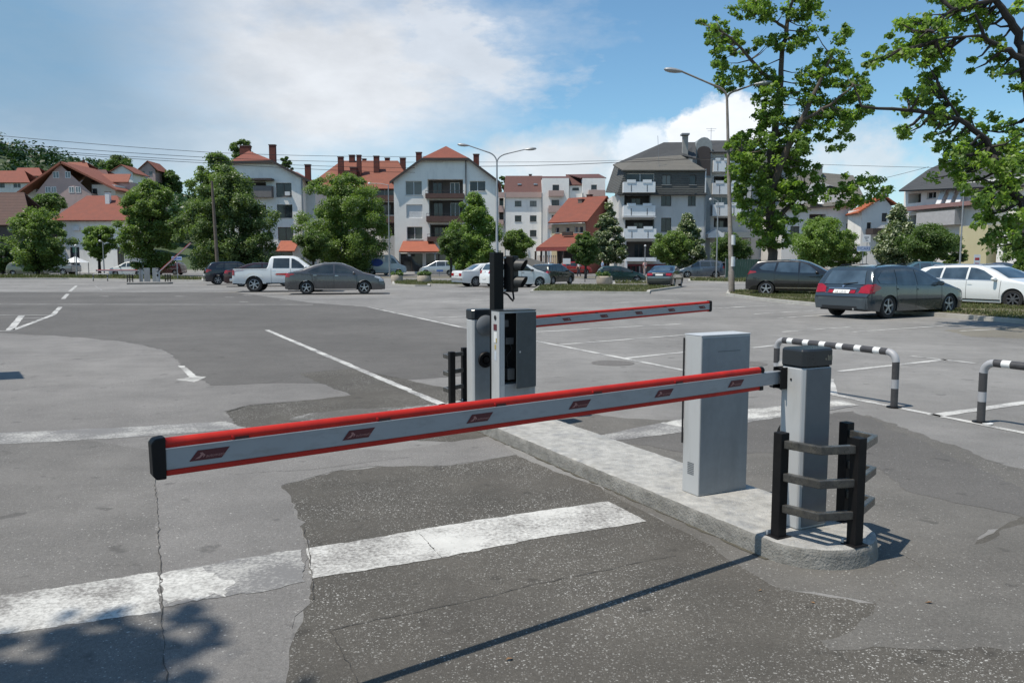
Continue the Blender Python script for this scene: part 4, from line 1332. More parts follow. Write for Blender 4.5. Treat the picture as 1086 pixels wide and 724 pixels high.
# 9. dark green hatchback, green estate, black saloon, silver MPV
c = dressed(HATCH, 'hatch', paint('paint_pine', (.012, .018, .018), .3), 'hatchback_car', 'dark green hatchback parked just right of the white hatchback', 'car', 586, 301.5, 55)
c.t.scale = (.9, .9, .9)
lamps(c, 'hatch', ([(.58, .84), (.84, .82), (.84, 1.0), (.66, 1.0)], [(-1.94, .84), (-1.6, .94), (-1.62, 1.0), (-1.85, 1.02)]), ([(.45, .64), (.8, .7), (.78, .84), (.6, .8)], None))
c.panel('bumper_strip', [(-.7, .42), (.7, .42), (.7, .50), (-.7, .50)], 'B', CHROME, off=.012); c.plate('B', 0, .66); c.mirrors(.74, 1.02, TRIM)
c = dressed(WAGON, 'wagon', paint('paint_bottle', (.008, .032, .030), .25), 'estate_car', 'bottle green old estate car parked behind the concrete planter', 'car', 658, 299.8, 2)
c.t.scale = (.8, .8, .8)
lamps(c, 'wagon', ([(.56, .86), (.87, .84), (.87, 1.02), (.6, .98)], [(-2.12, .84), (-1.95, .9), (-2.05, 1.02)]), ([(.45, .66), (.82, .70), (.80, .82), (.62, .82)], [(2.12, .70), (1.80, .84), (2.02, .82)]))
c.handles([(.0, .85), (-.92, .88)], TRIM); c.mirrors(.88, 1.0, TRIM)
c = dressed(SEDAN, 'sedan', p_b, 'saloon_car', 'black saloon seen from behind with pale trim and white plate', 'car', 706, 304.2, 68, glassm=GLASS_SKY)
c.t.scale = (.88, .88, .88)
lamps(c, 'sedan', ([(.44, .82), (.86, .78), (.86, .96), (.46, .96)], [(-2.26, .82), (-1.95, .90), (-2.24, .97)]), ([(.5, .58), (.84, .62), (.82, .76), (.6, .74)], None))
c.plate('B', 0, .86, .5, .11); c.panel('chrome_strip', [(-.78, .68), (.78, .68), (.78, .71), (-.78, .71)], 'B', CHROME, off=.016); c.mirrors(.86, 1.0, p_b)
c = dressed(MPV, 'mpv', paint('paint_bluegrey', (.11, .13, .16), .5), 'people_carrier', 'blue grey people carrier parked behind the black saloon', 'car', 743, 294.4, 176)
c.mirrors(1.0, 1.1, TRIM)
lamps(c, 'mpv', ([(.6, .9), (.88, .88), (.88, 1.2), (.7, 1.2)], [(-2.12, .9), (-1.9, .95), (-2.0, 1.2)]), ([(.45, .66), (.82, .72), (.80, .86), (.62, .84)], [(2.05, .72), (1.6, .9), (1.95, .86)]))

# 10. cars along the far street
c = dressed(HATCH, 'hatch', p_w, 'hatchback_car', 'small far white hatchback on the street behind the left barriers', 'car', 139, 292.8, 178, glassm=GLASS_CAR)
c.mirrors(.74, 1.02, TRIM)
lamps(c, 'hatch', ([(.58, .84), (.84, .82), (.84, 1.0), (.66, 1.0)], None), ([(.45, .64), (.8, .7), (.78, .84), (.6, .8)], [(1.95, .7), (1.55, .88), (1.88, .82)]))
c = dressed(HATCH, 'hatch', paint('paint_maroon', (.06, .008, .012), .2), 'hatchback_car', 'far maroon car in the shade right of the raised boom', 'car', 178, 291.5, 178)
c = dressed(MPV, 'mpv', paint('paint_dusk', (.04, .04, .06), .3), 'people_carrier', 'dark violet car cut off by the left edge under the trees', 'car', 2, 292, 4)
c = dressed(PICK, 'pick', paint('paint_silvergrey', (.18, .19, .20), .4), 'pickup_truck', 'far grey pickup under the round tree on the left', 'pickup', 58, 292.3, 176)
c = dressed(HATCH, 'hatch', paint('paint_olive', (.12, .13, .09), .2), 'hatchback_car', 'far pale olive car left of the round tree trunk', 'car', 30, 292.3, 4)
c = dressed(VAN, 'van', p_w, 'delivery_van', 'white delivery van with a blue round emblem before the shops', 'van', 409, 291.5, 4)
for ax in ('L', 'R'):
    c.panel('side_emblem', [(-.95 + .75 * math.cos(a * PI / 10), 1.45 + .45 * math.sin(a * PI / 10)) for a in range(20)], ax, M('emblem_blue', (.05, .10, .42), .4), off=.008, grid=.2)
c = dressed(HATCH, 'hatch', M('paint_maroon', (), 0), 'hatchback_car', 'far maroon car in the tree shade left of the delivery van', 'car', 398, 291.5, 8)
c = dressed(MPV, 'mpv', paint('paint_silver', (.42, .43, .44), .5), 'people_carrier', 'silver people carrier parked before the orange shop canopy', 'car', 466, 292.2, 176)
c = dressed(HATCH, 'hatch', paint('paint_paleblue', (.38, .43, .48), .3), 'hatchback_car', 'pale blue silver car on the ramp behind the green hatchback', 'car', 583, 289.6, 64, glassm=GLASS_SKY)
c = dressed(HATCH, 'hatch', paint('paint_scarlet', (.35, .02, .015), .1), 'hatchback_car', 'bright red car behind the ball shaped tree', 'car', 610, 290.6, 6)
c = dressed(SEDAN, 'sedan', paint('paint_navy', (.03, .05, .09), .3), 'saloon_car', 'navy car behind the white estate near the right edge', 'car', 1056, 298, 172, glassm=GLASS_SKY)
c = dressed(HATCH, 'hatch', paint('paint_teal', (.08, .16, .20), .3), 'hatchback_car', 'teal blue car seen between the two estates on the right', 'car', 972, 299, 172, glassm=GLASS_SKY)
c = dressed(SEDAN, 'sedan', M('paint_black', (), 0), 'saloon_car', 'far black saloon in the shade right of the lamp post', 'car', 772, 293.5, 4)
# ---------------------------------------------------------------- buildings
W_WHITE = M('render_white', (.80, .775, .73), .85, var=.05, scale=.5, dirt=(.56, .55, .53), dscale=.6, dstretch=4)
W_GREY = M('render_grey', (.50, .495, .485), .85, var=.07, scale=.4, dirt=(.37, .365, .355), dscale=.6, dstretch=4)
W_PALE = M('render_pale', (.66, .635, .60), .85, var=.06, scale=.4, dirt=(.47, .455, .44), dscale=.6, dstretch=4)
W_MAUVE = M('render_mauve', (.42, .31, .29), .9, var=.08, scale=.6, dirt=(.25, .2, .19), dscale=.4)
W_CREAM = M('render_cream', (.50, .44, .30), .85, var=.07, scale=.5)
W_YELLOW = M('render_yellow', (.50, .45, .28), .85, var=.07, scale=.5)
W_PINK = M('balcony_pink', (.44, .31, .27), .85, var=.06, scale=.5)
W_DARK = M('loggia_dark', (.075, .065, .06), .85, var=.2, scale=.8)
W_BROWNB = M('balcony_brown', (.10, .055, .045), .8, var=.15, scale=1)
T_RED = tiles('tiles_red', (.25, .066, .038), (.18, .055, .036), 1.6)
T_ORANGE = tiles('tiles_orange', (.275, .088, .05), (.20, .068, .044), 1.6)
T_BROWN = tiles('tiles_brown', (.13, .055, .045), (.10, .045, .04), 1.6)
T_OLD = tiles('tiles_old', (.11, .055, .042), (.08, .045, .038), 1.4)
T_GREY = tiles('shingle_grey', (.085, .088, .085), (.115, .115, .105), 1.4)
T_DGREY = tiles('shingle_dark', (.05, .052, .054), (.065, .067, .068), 1.4)
T_DUST = tiles('shingle_dusty', (.15, .14, .12), (.12, .115, .105), 1.4)
BRICK = M('chimney_brick', (.12, .040, .030), .9, var=.3, scale=3)
BRICK_W = brick('brick_wall', (.22, .06, .045), (.18, .05, .04), (.2, .17, .15))
FRAME_W = M('frame_white', (.66, .66, .66), .5, var=.04)
FRAME_D = M('frame_brown', (.055, .04, .035), .5, var=.1)
BLIND = M('roller_blind', (.62, .62, .62), .6, var=.04)
PANE = glass('window_pane', (.03, .034, .038), .06, .5)
PANE_B = glass('window_pane_pale', (.10, .13, .15), .08, .6)
AWN = M('canopy_orange', (.30, .085, .046), .7, var=.15, scale=1.5)
METAL_G = M('metal_grey', (.24, .25, .26), .5, .3, .1)
BALC = M('balcony_white', (.70, .72, .73), .7, var=.05, scale=.6, dirt=(.5, .52, .55), dscale=.5)

class Bld:
    def __init__(s, name, label, pl, Dl, pr, Dr, cat='apartment building', group=None, z0=0):
        a = at(pl, 278, Dl); b = at(pr, 278, Dr)
        s.O = Vector((a.x, a.y, z0)); d = Vector((b.x - a.x, b.y - a.y, 0)); s.W = d.length; s.u = d.normalized()
        s.n = Vector((-s.u.y, s.u.x, 0))     # into the building
        s.z0 = z0
        s.t = thing(name, label, cat, s.O, math.atan2(s.u.y, s.u.x), group)
    def q(s, px, py, y=0.0):
        """photo pixel on the vertical plane y metres behind the front -> local (x, z)"""
        d = ray(px, py); o = Vector((0, 0, EYE))
        t = (s.O + s.n * y - o).dot(s.n) / d.dot(s.n)
        p = o + d * t - s.O
        return p.dot(s.u), p.z
    def q3(s, px, py, y=0.0):
        x, z = s.q(px, py, y); return (x, y, z)
    def wall(s, box, depth, mat, holes=(), y=0.0, top=None, rev=.16, base=0.0, name='wall'):
        """box: photo rectangle (x0, ytop, x1) on the front plane; holes: (x0,y0,x1,y1,kind)"""
        x0, zt = s.q(box[0], box[1], y); x1, _ = s.q(box[2], box[1], y)
        z0 = base
        hs = []
        for h in holes:
            a, zb = s.q(h[0], h[3], y); b, zc = s.q(h[2], h[1], y)
            hs.append((max(a, x0 + .02), max(zb, z0 + .01), min(b, x1 - .02), min(zc, zt - .02), h[4]))
        mb = MB()
        xs = sorted({x0, x1} | {h[0] for h in hs} | {h[2] for h in hs}); zs = sorted({z0, zt} | {h[1] for h in hs} | {h[3] for h in hs})
        for i in range(len(xs) - 1):
            for j in range(len(zs) - 1):
                cx, cz = (xs[i] + xs[i + 1]) / 2, (zs[j] + zs[j + 1]) / 2
                if any(h[0] < cx < h[2] and h[1] < cz < h[3] for h in hs): continue
                mb.poly([(xs[i], y, zs[j]), (xs[i + 1], y, zs[j]), (xs[i + 1], y, zs[j + 1]), (xs[i], y, zs[j + 1])])
        for (a, zb, b, zc, k) in hs:
            dd = 1.3 if k in 'oO' else rev + .12
            mb.poly([(a, y, zb), (a, y + dd, zb), (a, y + dd, zc), (a, y, zc)]); mb.poly([(b, y, zb), (b, y, zc), (b, y + dd, zc), (b, y + dd, zb)])
            mb.poly([(a, y, zc), (a, y + dd, zc), (b, y + dd, zc), (b, y, zc)]); mb.poly([(a, y, zb), (b, y, zb), (b, y + dd, zb), (a, y + dd, zb)])
        # sides, back, lid
        mb.poly([(x0, y, z0), (x0, y, zt), (x0, y + depth, zt), (x0, y + depth, z0)]); mb.poly([(x1, y, z0), (x1, y + depth, z0), (x1, y + depth, zt), (x1, y, zt)])
        mb.poly([(x0, y + depth, z0), (x0, y + depth, zt), (x1, y + depth, zt), (x1, y + depth, z0)])
        if top:
            pts = [s.q(px, py, y) for px, py in top]
            pts = [(x0, zt)] + pts + [(x1, zt)]
            mb.poly([(p[0], y, p[1]) for p in pts]); mb.poly([(p[0], y + depth, p[1]) for p in pts])
        else:
            mb.poly([(x0, y, zt), (x1, y, zt), (x1, y + depth, zt), (x0, y + depth, zt)])
        w = mb.build(name, mat, s.t, recalc=True)
        for h in hs:
            s.window(h, y, rev)
        return w
    def window(s, h, y, rev):
        a, zb, b, zc, k = h
        yy = y + rev
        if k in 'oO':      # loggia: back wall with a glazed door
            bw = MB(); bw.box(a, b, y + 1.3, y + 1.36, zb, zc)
            w = bw.build('loggia_wall', W_DARK if k == 'o' else W_PALE, s.t)  # open loggias: recess shade put into a darker wall colour
            n = max(1, int((b - a) / 1.9))
            for i in range(n):
                c = a + (b - a) * (i + .5) / n
                s.frame(c - .6, c + .6, zb, min(zc - .3, zb + 2.1), y + 1.22, FRAME_W if i % 2 else FRAME_D, PANE, 2)
            return
        if k == 'b':
            m = MB(); m.box(a, b, yy, yy + .05, zb, zc)
            for i in range(1, 9):
                z = zb + (zc - zb) * i / 9
                m.box(a, b, yy - .006, yy, z - .01, z + .01)
            m.build('roller_blind', BLIND, s.t); return
        if k == 'p':       # dark curtained shop front
            s.frame(a, b, zb, zc, yy, FRAME_D, PANE, max(2, int((b - a) / 1.4))); return
        fm = {'d': FRAME_D, 'w': FRAME_W, 'l': FRAME_W}[k]
        s.frame(a, b, zb, zc, yy, fm, PANE_B if k == 'l' else PANE, 2 if b - a > .9 else 1)
        sl = MB(); sl.box(a - .06, b + .06, y - .07, y + rev, zb - .05, zb - .003)
        sl.build('window_sill', M('sill_grey', (.40, .40, .40), .7), s.t)
    def frame(s, a, b, zb, zc, yy, fm, pm, n=2, t=.06):
        m = MB()
        m.box(a, a + t, yy, yy + .07, zb, zc); m.box(b - t, b, yy, yy + .07, zb, zc)
        m.box(a + t, b - t, yy, yy + .07, zb, zb + t); m.box(a + t, b - t, yy, yy + .07, zc - t, zc)
        for i in range(1, n):
            c = a + (b - a) * i / n
            m.box(c - t * .6, c + t * .6, yy + .003, yy + .067, zb + t, zc - t)
        f = m.build('window', fm, s.t)
        p = MB(); p.box(a + t * .5, b - t * .5, yy + .03, yy + .045, zb + t * .5, zc - t * .5)
        p.build('pane', pm, f)
    def balcony(s, r, mat, y=0.0, out=1.1, slab=None, notch=False, rail=None):
        """r: photo rectangle of the parapet (x0, y0, x1, y1) as seen at its outer face"""
        a, zt = s.q(r[0], r[1], y - out); b, zb = s.q(r[2], r[3], y - out)
        m = MB()
        m.box(a, b, y - out, y - out + .10, zb, zt)
        m.box(a, a + .1, y - out + .101, y - .004, zb, zt); m.box(b - .1, b, y - out + .101, y - .004, zb, zt)
        m.box(a + .101, b - .101, y - out + .101, y - .004, zb, zb + .16)
        o = m.build('balcony', mat, s.t)
        if notch:
            w = (b - a)
            for c in (.24, .74):
                k = MB(); k.box(a + w * (c - .14), a + w * (c + .14), y - out - .06, y - out - .004, zt - .12, zt + .28)
                k.build('planter_box', mat, o)
                k = MB(); k.box(a + w * c - .035, a + w * c + .035, y - out - .03, y - out - .004, zb + .1, zt - .35)
                k.build('drain_spout', FRAME_D, o)
        if rail:
            k = MB(); k.box(a, b, y - out + .02, y - out + .06, zt + .28, zt + .33)
            for i in range(int((b - a) / .5) + 1):
                x = a + .03 + i * .5
                if x < b: k.box(x, x + .03, y - out + .03, y - out + .05, zt, zt + .28)
            k.build('balcony_rail', rail, o)
        return o
    def roof(s, faces, mat, t=.16, name='roof'):
        m = MB()
        for f in faces: m.slab(f, t)
        return m.build(name, mat, s.t)
    def chimney(s, r, y, mat=BRICK, par=None, down=1.5, d=.6):
        a, zt = s.q(r[0], r[1], y); b, zb = s.q(r[2], r[3], y)
        m = MB(); m.box(a, b, y, y + d, zb - down, zt - .12)
        o = m.build('chimney', mat, par or s.t)
        k = MB(); k.box(a - .06, b + .06, y - .06, y + d + .06, zt - .12, zt - .02)
        if par is None:
            k.build('chimney_cap', M('cap_grey', (.12, .10, .09), .8), o)
        else:
            k.build('chimney_cap', M('cap_grey', (), 0), par)
        return o
    def halfhip(s, el, kl, kr, er, apex, y0, depth, mat, over=.5, setback=3.0):
        """gable with a clipped top: photo points of the eaves, knees and apex"""
        E1, K1, K2, E2 = [s.q3(*p, y0 - over) for p in (el, kl, kr, er)]
        A = s.q3(*apex, y0 + setback)
        B = (A[0], y0 + depth + over, A[2])
        def back(p): return (p[0], y0 + depth + over, p[2])
        r = s.roof([[E1, K1, A, B, back(E1)], [K2, E2, back(E2), B, A], [K1, K2, A]], mat)
        m = MB()
        for p, q in ((E1, K1), (K1, K2), (K2, E2)):
            p = Vector(p) + Vector((0, -.04, -.16)); q = Vector(q) + Vector((0, -.04, -.16)); up = Vector((0, 0, .17)); th = Vector((0, .05, 0))
            vs = [p - up, q - up, q + up, p + up]; vs = vs + [v + th for v in vs]
            m.add(vs, [(0, 1, 2, 3), (7, 6, 5, 4), (0, 4, 5, 1), (1, 5, 6, 2), (2, 6, 7, 3), (3, 7, 4, 0)])
        m.build('barge_board', M('barge_dark', (.05, .04, .036), .7), s.t)
        return r

# ---- white half-hipped block left of centre
b = Bld('apartment_block', 'white half hipped block behind the broad layered tree, small air conditioner by its top window', 232, 104, 321, 104, group='white blocks with clipped red roofs')
b.wall((236, 190, 321), 12, W_WHITE, [(293, 194, 309, 209, 'd'), (294, 217, 310, 231, 'd'), (295, 241, 311, 255, 'd'), (262, 262, 310, 286, 'p'), (258, 193, 282, 209, 'o'), (258, 217, 282, 231, 'o')], top=[(248, 172), (289, 171), (297, 176)])
b.wall((321.3, 195, 334), 10, W_PALE, y=1.5)
b.halfhip((228, 195), (244, 171), (289, 170), (336, 195), (264, 160), 0, 12, T_RED)
b.chimney((285, 153, 292, 170), 2.5); b.chimney((254, 154, 265, 164), 5)
b.chimney((323, 174, 329, 190), 3)
m = MB()
x0, z0 = b.q(303, 207.5); x1, z1 = b.q(308, 203.5)
m.box(x0, x1, -.38, -.02, z0, z1); o = m.build('air_conditioner', FRAME_W, b.t)
xa, za = b.q(320, 190); m = MB(); m.box(xa - .06, xa + .06, -.16, -.02, 0, za); m.build('downpipe', METAL_G, b.t)
b.balcony((258, 197, 288, 209), M('balcony_umber', (.17, .155, .15), .8, var=.1), out=1.0)
p = b.q3(256, 189, -1.2); q = b.q3(288, 191, -1.2); m = MB(); m.box(p[0], q[0], -1.25, -.02, q[2], p[2]); m.build('balcony_roof', FRAME_D, b.t)
a0 = b.q3(292, 258, -2.5); a1 = b.q3(312, 258, -2.5); z2 = b.q(292, 255, 0)[1]; z1 = b.q(292, 266, -2.5)[1]
m = MB(); m.slab([(a0[0], -2.5, z1), (a1[0], -2.5, z1), (a1[0], -.01, z2), (a0[0], -.01, z2)], .15); m.build('shop_canopy', AWN, b.t)

# ---- white half-hipped block at centre
b = Bld('apartment_block', 'white half hipped block with stacked dark balconies and orange shop canopy', 415, 104, 528, 104, group='white blocks with clipped red roofs')
b.wall((417.5, 190, 527), 12, W_WHITE, [(430, 192, 447.5, 207, 'w'), (431, 217, 448, 231.5, 'b'), (431.5, 240.5, 448, 254, 'w'), (453.5, 187, 491, 207.5, 'o'), (455, 212, 491, 232, 'o'), (456, 238, 491, 254, 'o'),
       (498, 192, 515, 203, 'w'), (499, 217, 515, 231, 'd'), (425, 269, 448, 288, 'p'), (452, 269, 478, 288, 'p'), (484, 269, 520, 288, 'p')], top=[(448.5, 168.6), (496, 168.6)])
b.halfhip((413, 192.5), (447, 167.5), (497, 167.5), (531, 193), (473, 155), 0, 12, T_RED)
b.balcony((451, 205, 492, 210), W_BROWNB, out=.9, rail=FRAME_D); b.balcony((452, 229, 492, 235), W_BROWNB, out=.9, rail=FRAME_D); b.balcony((453, 251, 492, 256), W_BROWNB, out=.9, rail=FRAME_D)
b.chimney((441, 161, 447, 176), 3.2); b.chimney((502, 163, 508, 178), 3.2)
m = MB()
for px in (494, 527):
    xa, za = b.q(px, 170 if px < 500 else 192); m.box(xa - .05, xa + .05, -.15, -.02, 3.4, za)
m.build('downpipe', FRAME_D, b.t)
x0 = b.q(423, 267, -2.6)[0]; x1 = b.q(467, 267, -2.6)[0]; zl = b.q(423, 266.5, -2.6)[1]; zh = b.q(423, 255.5)[1]
rf = b.roof([[(x0 + .2, -.01, zh), (x1 - 1.2, -.01, zh), (x1, -2.6, zl), (x0, -2.6, zl)]], AWN, name='shop_canopy')
m = MB()
for px in (461.5, 424):
    xa = b.q(px, 270, -2.4)[0]; m.box(xa - .09, xa + .09, -2.5, -2.3, 0, zl - .2)
m.build('canopy_post', METAL_G, b.t)
m = MB(); xa, za = b.q(434, 270, -2.0); m.lathe([(.16, -.2), (.2, 0), (.12, .14), (.02, .2)], 'z', 10, (xa, -2.0, za)); m.build('hanging_lamp', FRAME_W, b.t, smooth=True)

# ---- long red-roofed block between them
b = Bld('apartment_block', 'brown balconied block with long red hipped roof and many brick chimneys', 322, 116, 438, 116)
b.wall((330, 200, 432), 12, W_PALE, [(396, 199, 420, 208, 'w'), (398, 214, 420, 228, 'o'), (398, 236, 420, 250, 'o'), (345, 205, 360, 218, 'd'), (370, 205, 385, 218, 'd'), (345, 228, 360, 242, 'd'), (370, 228, 385, 242, 'd')])
e = [b.q3(322, 200, -.6), b.q3(438, 200, -.6)]; r1 = b.q3(362, 170.5, 6); r2 = b.q3(422, 170.5, 6)
e2 = [(e[0][0], 12.6, e[0][2]), (e[1][0], 12.6, e[1][2])]
b.roof([[e[0], e[1], r2, r1], [e2[1], e2[0], r1, r2], [e2[0], e[0], r1], [e[1], e2[1], r2]], T_ORANGE)
for r, y in (((358, 166, 364, 182), 2.5), ((370, 164, 376, 178), 5.5), ((378, 164, 383, 190), 2.2), ((396, 165, 402, 185), 3), ((371, 177, 378, 188), 1.6), ((384, 168, 388, 173), 6), ((408, 167, 413, 174), 6), ((424, 167, 430, 178), 5)):
    b.chimney(r, y)
b.balcony((394, 207, 421, 213), W_BROWNB, out=.9); b.balcony((396, 229, 421, 236), W_BROWNB, out=.9)
m = MB(); sl = [b.q3(377, 186, .5), b.q3(405, 189, .5), b.q3(404, 187, 1.4), b.q3(380, 184, 1.4)]

# ---- pale modern block further back
b = Bld('apartment_block', 'pale bluish modern block with pink balconies and plum brown roof further back', 531, 150, 646, 150)
b.wall((535.5, 206, 574.5), 12, W_WHITE, [(546, 213, 553, 219, 'd'), (562, 213, 569, 219, 'd'), (546, 228.5, 553, 235, 'd'), (562, 228.5, 569, 235, 'd'), (562, 244, 569, 251, 'd')])
b.wall((575, 189, 603.5), 12, W_WHITE, [(586, 196, 593, 203, 'd'), (585, 212, 593, 219, 'd'), (585, 228, 593, 235, 'd')], y=-1.4)
b.wall((603.8, 196, 617.5), 12, W_WHITE, [(607, 199, 614, 202, 'd'), (607, 211.5, 614, 216, 'd')], y=-.6)
b.wall((617.8, 189, 642), 12, W_WHITE, [(627, 196, 633, 201, 'd')], y=-1.8)
b.wall((528.5, 206, 535.2), 10, W_PALE, [(529.5, 210, 534, 218, 'o'), (529.5, 225, 534, 233, 'o')], y=1.0)
for r in ((582, 202, 598, 208), (582, 218, 598, 225), (582, 238, 592, 242)): b.balcony(r, W_PINK, y=-1.4, out=1.2)
b.balcony((624.5, 201.5, 642, 208), W_PINK, y=-1.8, out=1.2)
for r in ((526.5, 218, 534, 225), (526.5, 233, 534, 238)): b.balcony(r, W_PINK, y=1.0, out=1.0)
x0, zz = b.q(528, 204); x1, z2 = b.q(574.7, 209.5)
m = MB(); m.box(x0, x1, -.5, -.01, z2, zz); m.build('cornice', W_PINK, b.t)
b.roof([[b.q3(534, 204, -.3), b.q3(575, 204, -.3), b.q3(575, 186.5, 5), b.q3(536, 186.5, 5)], [b.q3(603, 196, -.9), b.q3(618, 196, -.9), b.q3(618, 185, 4), b.q3(600, 185, 4)], [b.q3(574, 188.8, -1.2), b.q3(604, 188.8, -1.2), b.q3(603, 187, 4), b.q3(575, 187, 4)],
        [b.q3(616, 188.5, -1.6), b.q3(643, 188.5, -1.6), b.q3(635, 184.5, 4), b.q3(602, 185, 4)]], T_BROWN)
m = MB(); wl = b.q3(535.5, 206, .01); m.poly([b.q3(533.5, 187, 1), b.q3(536.5, 204.5, -.3), b.q3(533.5, 204.5, -.3)])
m = MB()
for px in (535.8, 574.8, 617.8):
    xa, za = b.q(px, 205, -1.5); m.box(xa - .09, xa + .09, -2.05, -1.9, 0, za)
m.build('downpipe', METAL_G, b.t)
m = MB()
for px, py in ((549, 196), (566, 196)):
    p = b.q3(px, py, 2.0); q = b.q3(px + 4, py + 1.4, 1.6)
    m.slab([(p[0], 2.25, p[2] + .25), (q[0], 2.25, p[2] + .25), (q[0], 1.65, q[2] + .25), (p[0], 1.65, q[2] + .25)], .05)
m.build('skylight', PANE_B, b.t)
b.chimney((561, 184.5, 564, 190), 5, M('cap_grey', (), 0))

# ---- brick house with sweeping red roof
b = Bld('house', 'brick gabled tavern with sweeping red tiled roofs and a dark veranda', 581, 112, 643, 106, 'house')
b.wall((585, 238, 622), 8.4, W_CREAM, [(589, 241, 593, 247, 'w'), (600, 241, 604, 246, 'w'), (609, 240, 613, 247, 'w'), (614, 240, 618.5, 247, 'w')], y=0)
xl = b.q(581, 237, -.6)[0]; xr = b.q(622, 240)[0]; ze = b.q(600, 235.5, -.6)[1]; zr = b.q(630, 208.5, 4.2)[1]
b.roof([[(xl, -.6, ze), (xr + .5, -.6, ze), (xr + .5, 4.2, zr), (xl, 4.2, zr)], [(xl, 4.2, zr), (xr + .5, 4.2, zr), (xr + .5, 9, ze), (xl, 9, ze)]], T_RED)
m = MB(); m.slab([(xr + .03, -.1, 0), (xr + .03, 8.5, 0), (xr + .03, 8.5, ze - .1), (xr + .03, 4.2, zr - .3), (xr + .03, -.1, ze)], .08)
m.build('gable_wall', BRICK_W, b.t)
zf = b.q(590, 262, -4.5)[1]; zb_ = b.q(600, 248, -.05)[1]; xa_ = b.q(569, 262, -4.5)[0]
v = [(xa_, -4.5, zf), (xr + .4, -4.5, zf), (xr, -.05, zb_), (xl + .8, -.05, zb_)]
b.roof([v], T_RED, name='veranda_roof')
fz = v[0][2]
m = MB(); m.box(v[0][0], v[1][0], -4.62, -4.5, fz - .5, fz - .05); m.build('veranda_fascia', M('fascia_maroon', (.20, .05, .045), .7), b.t)
m = MB()
for px in (568, 574, 579, 597, 611, 622):
    xa = b.q(px, 270, -4.3)[0]; m.box(xa - .09, xa + .09, -4.4, -4.2, 0, fz - .5)
m.build('veranda_post', FRAME_D, b.t)
m = MB(); m.box(v[0][0] + .2, v[1][0] - .2, -.2, -.02, 0, fz - .4); m.build('veranda_back', W_DARK, b.t)
m = MB()
x0 = b.q(568, 268, -4.3)[0]
for i in range(11): m.box(x0 + i * .32, x0 + i * .32 + .12, -4.28, -4.24, .2, 2.4)
m.build('veranda_slats', M('slat_pale', (.30, .22, .19), .7), b.t)
b.chimney((613, 211, 617, 219), 3.0, M('cap_grey', (), 0))
b.chimney((622, 206, 626, 214), 4.5)
m = MB(); p0 = b.q3(597, 246, -1.2); p1 = b.q3(608, 250, -1.2); m.box(p0[0], p1[0], -1.4, -1.2, p1[2], p0[2]); m.build('roof_hatch', FRAME_D, b.t)

# ---- grey mansard block
b = Bld('apartment_block', 'grey block with dark shingled mansard top and white balconies with planter boxes', 651, 104, 752, 104)
b.wall((657, 204, 748), 11, W_GREY, [(662, 207, 690, 217, 'o'), (701, 207.5, 712, 218.5, 'd'), (729.5, 207.5, 738, 218.5, 'd'), (663, 233, 694, 242, 'o'), (701, 231, 712, 246, 'd'), (664, 256, 694, 275, 'o'),
       (665, 280, 678, 290, 'p'), (680, 280, 705, 290, 'p'), (708, 280, 740, 290, 'p')])
b.wall((649.5, 208, 656.5), 11, W_WHITE, y=1.6)
z0 = b.q(660, 205)[1]; z1 = b.q(662, 180)[1]; zr = b.q(700, 166, 4)[1]
# mansard walls, slightly leaning, with windows standing in them
xl = b.q(655, 205)[0]; xr = b.q(748, 205)[0]; xl2 = b.q(663, 180, .3)[0]; xr2 = b.q(746, 180, .3)[0]
b.wall((663.5, 179.5, 747.5), 10.4, T_GREY, [(662.8 + 1.2, 184, 694, 193, 'w'), (702, 185.5, 712, 196, 'd'), (731, 185.5, 738.5, 196, 'd')], y=-.45, base=z0, name='mansard_wall')
pA = b.q3(642, 204, 6); pB = b.q3(655, 204.5, -.5); pC = b.q3(663, 180, -.46); pD = b.q3(652, 174, 6)
m = MB(); m.slab([pA, pB, (b.q(663, 180)[0], -.46, z0), pC, pD], .2)
m.build('mansard_side', T_GREY, b.t)
m = MB(); m.slab([pA, pB, b.q3(663.4, 205, -.5), b.q3(663.4, 180, -.5)], .1); m.build('mansard_flank', T_GREY, b.t)
e0 = b.q3(660, 180.3, -.8); e1 = b.q3(749, 180.3, -.8); r0 = b.q3(676, 168, 3.2); r1 = b.q3(726, 164.5, 3.2)
b.roof([[e0, e1, b.q3(734, 174, 3), b.q3(722, 164.5, 3.2), r0], [b.q3(650, 174.5, 2.5), e0, r0]], T_DUST, name='lower_roof')
b.roof([[b.q3(650, 174.5, 2.5), r0, b.q3(722, 164.5, 3.2), b.q3(738, 168, 4), b.q3(738, 150.8, 9), b.q3(704, 151, 9)]], T_DGREY, name='upper_roof')
m = MB(); m.box(b.q(655, 205)[0], b.q(748.5, 205)[0], -.75, -.02, z0 - .25, z0 - .003); m.build('eave_band', T_DGREY, b.t)
for r, n_ in (((661.5, 193, 695, 204), 1), ((661.5, 218, 695, 229), 1), ((662, 242.5, 696, 253), 1), ((664, 273, 696, 277), 0)): b.balcony(r, BALC, y=-.45 if r[1] < 200 else 0, out=1.2, notch=bool(n_))
m = MB(); x0, z_ = b.q(662, 229.5, -1.3); x1 = b.q(695, 229.5, -1.3)[0]; m.box(x0 - .1, x1 + .1, -1.4, -.03, z_ - .12, z_ - .02); m.build('balcony_awning', FRAME_W, b.t)
b.chimney((724.5, 143, 729.5, 166), 4.5, M('chimney_render', (.30, .29, .27), .8))
m = MB(); x0, zt_ = b.q(723, 142.5, 4.4); x1 = b.q(731, 142.5, 4.4)[0]; m.box(x0, x1, 4.1, 5.4, zt_ - .1, zt_ + .12); m.build('chimney_cowl', METAL_G, b.t)
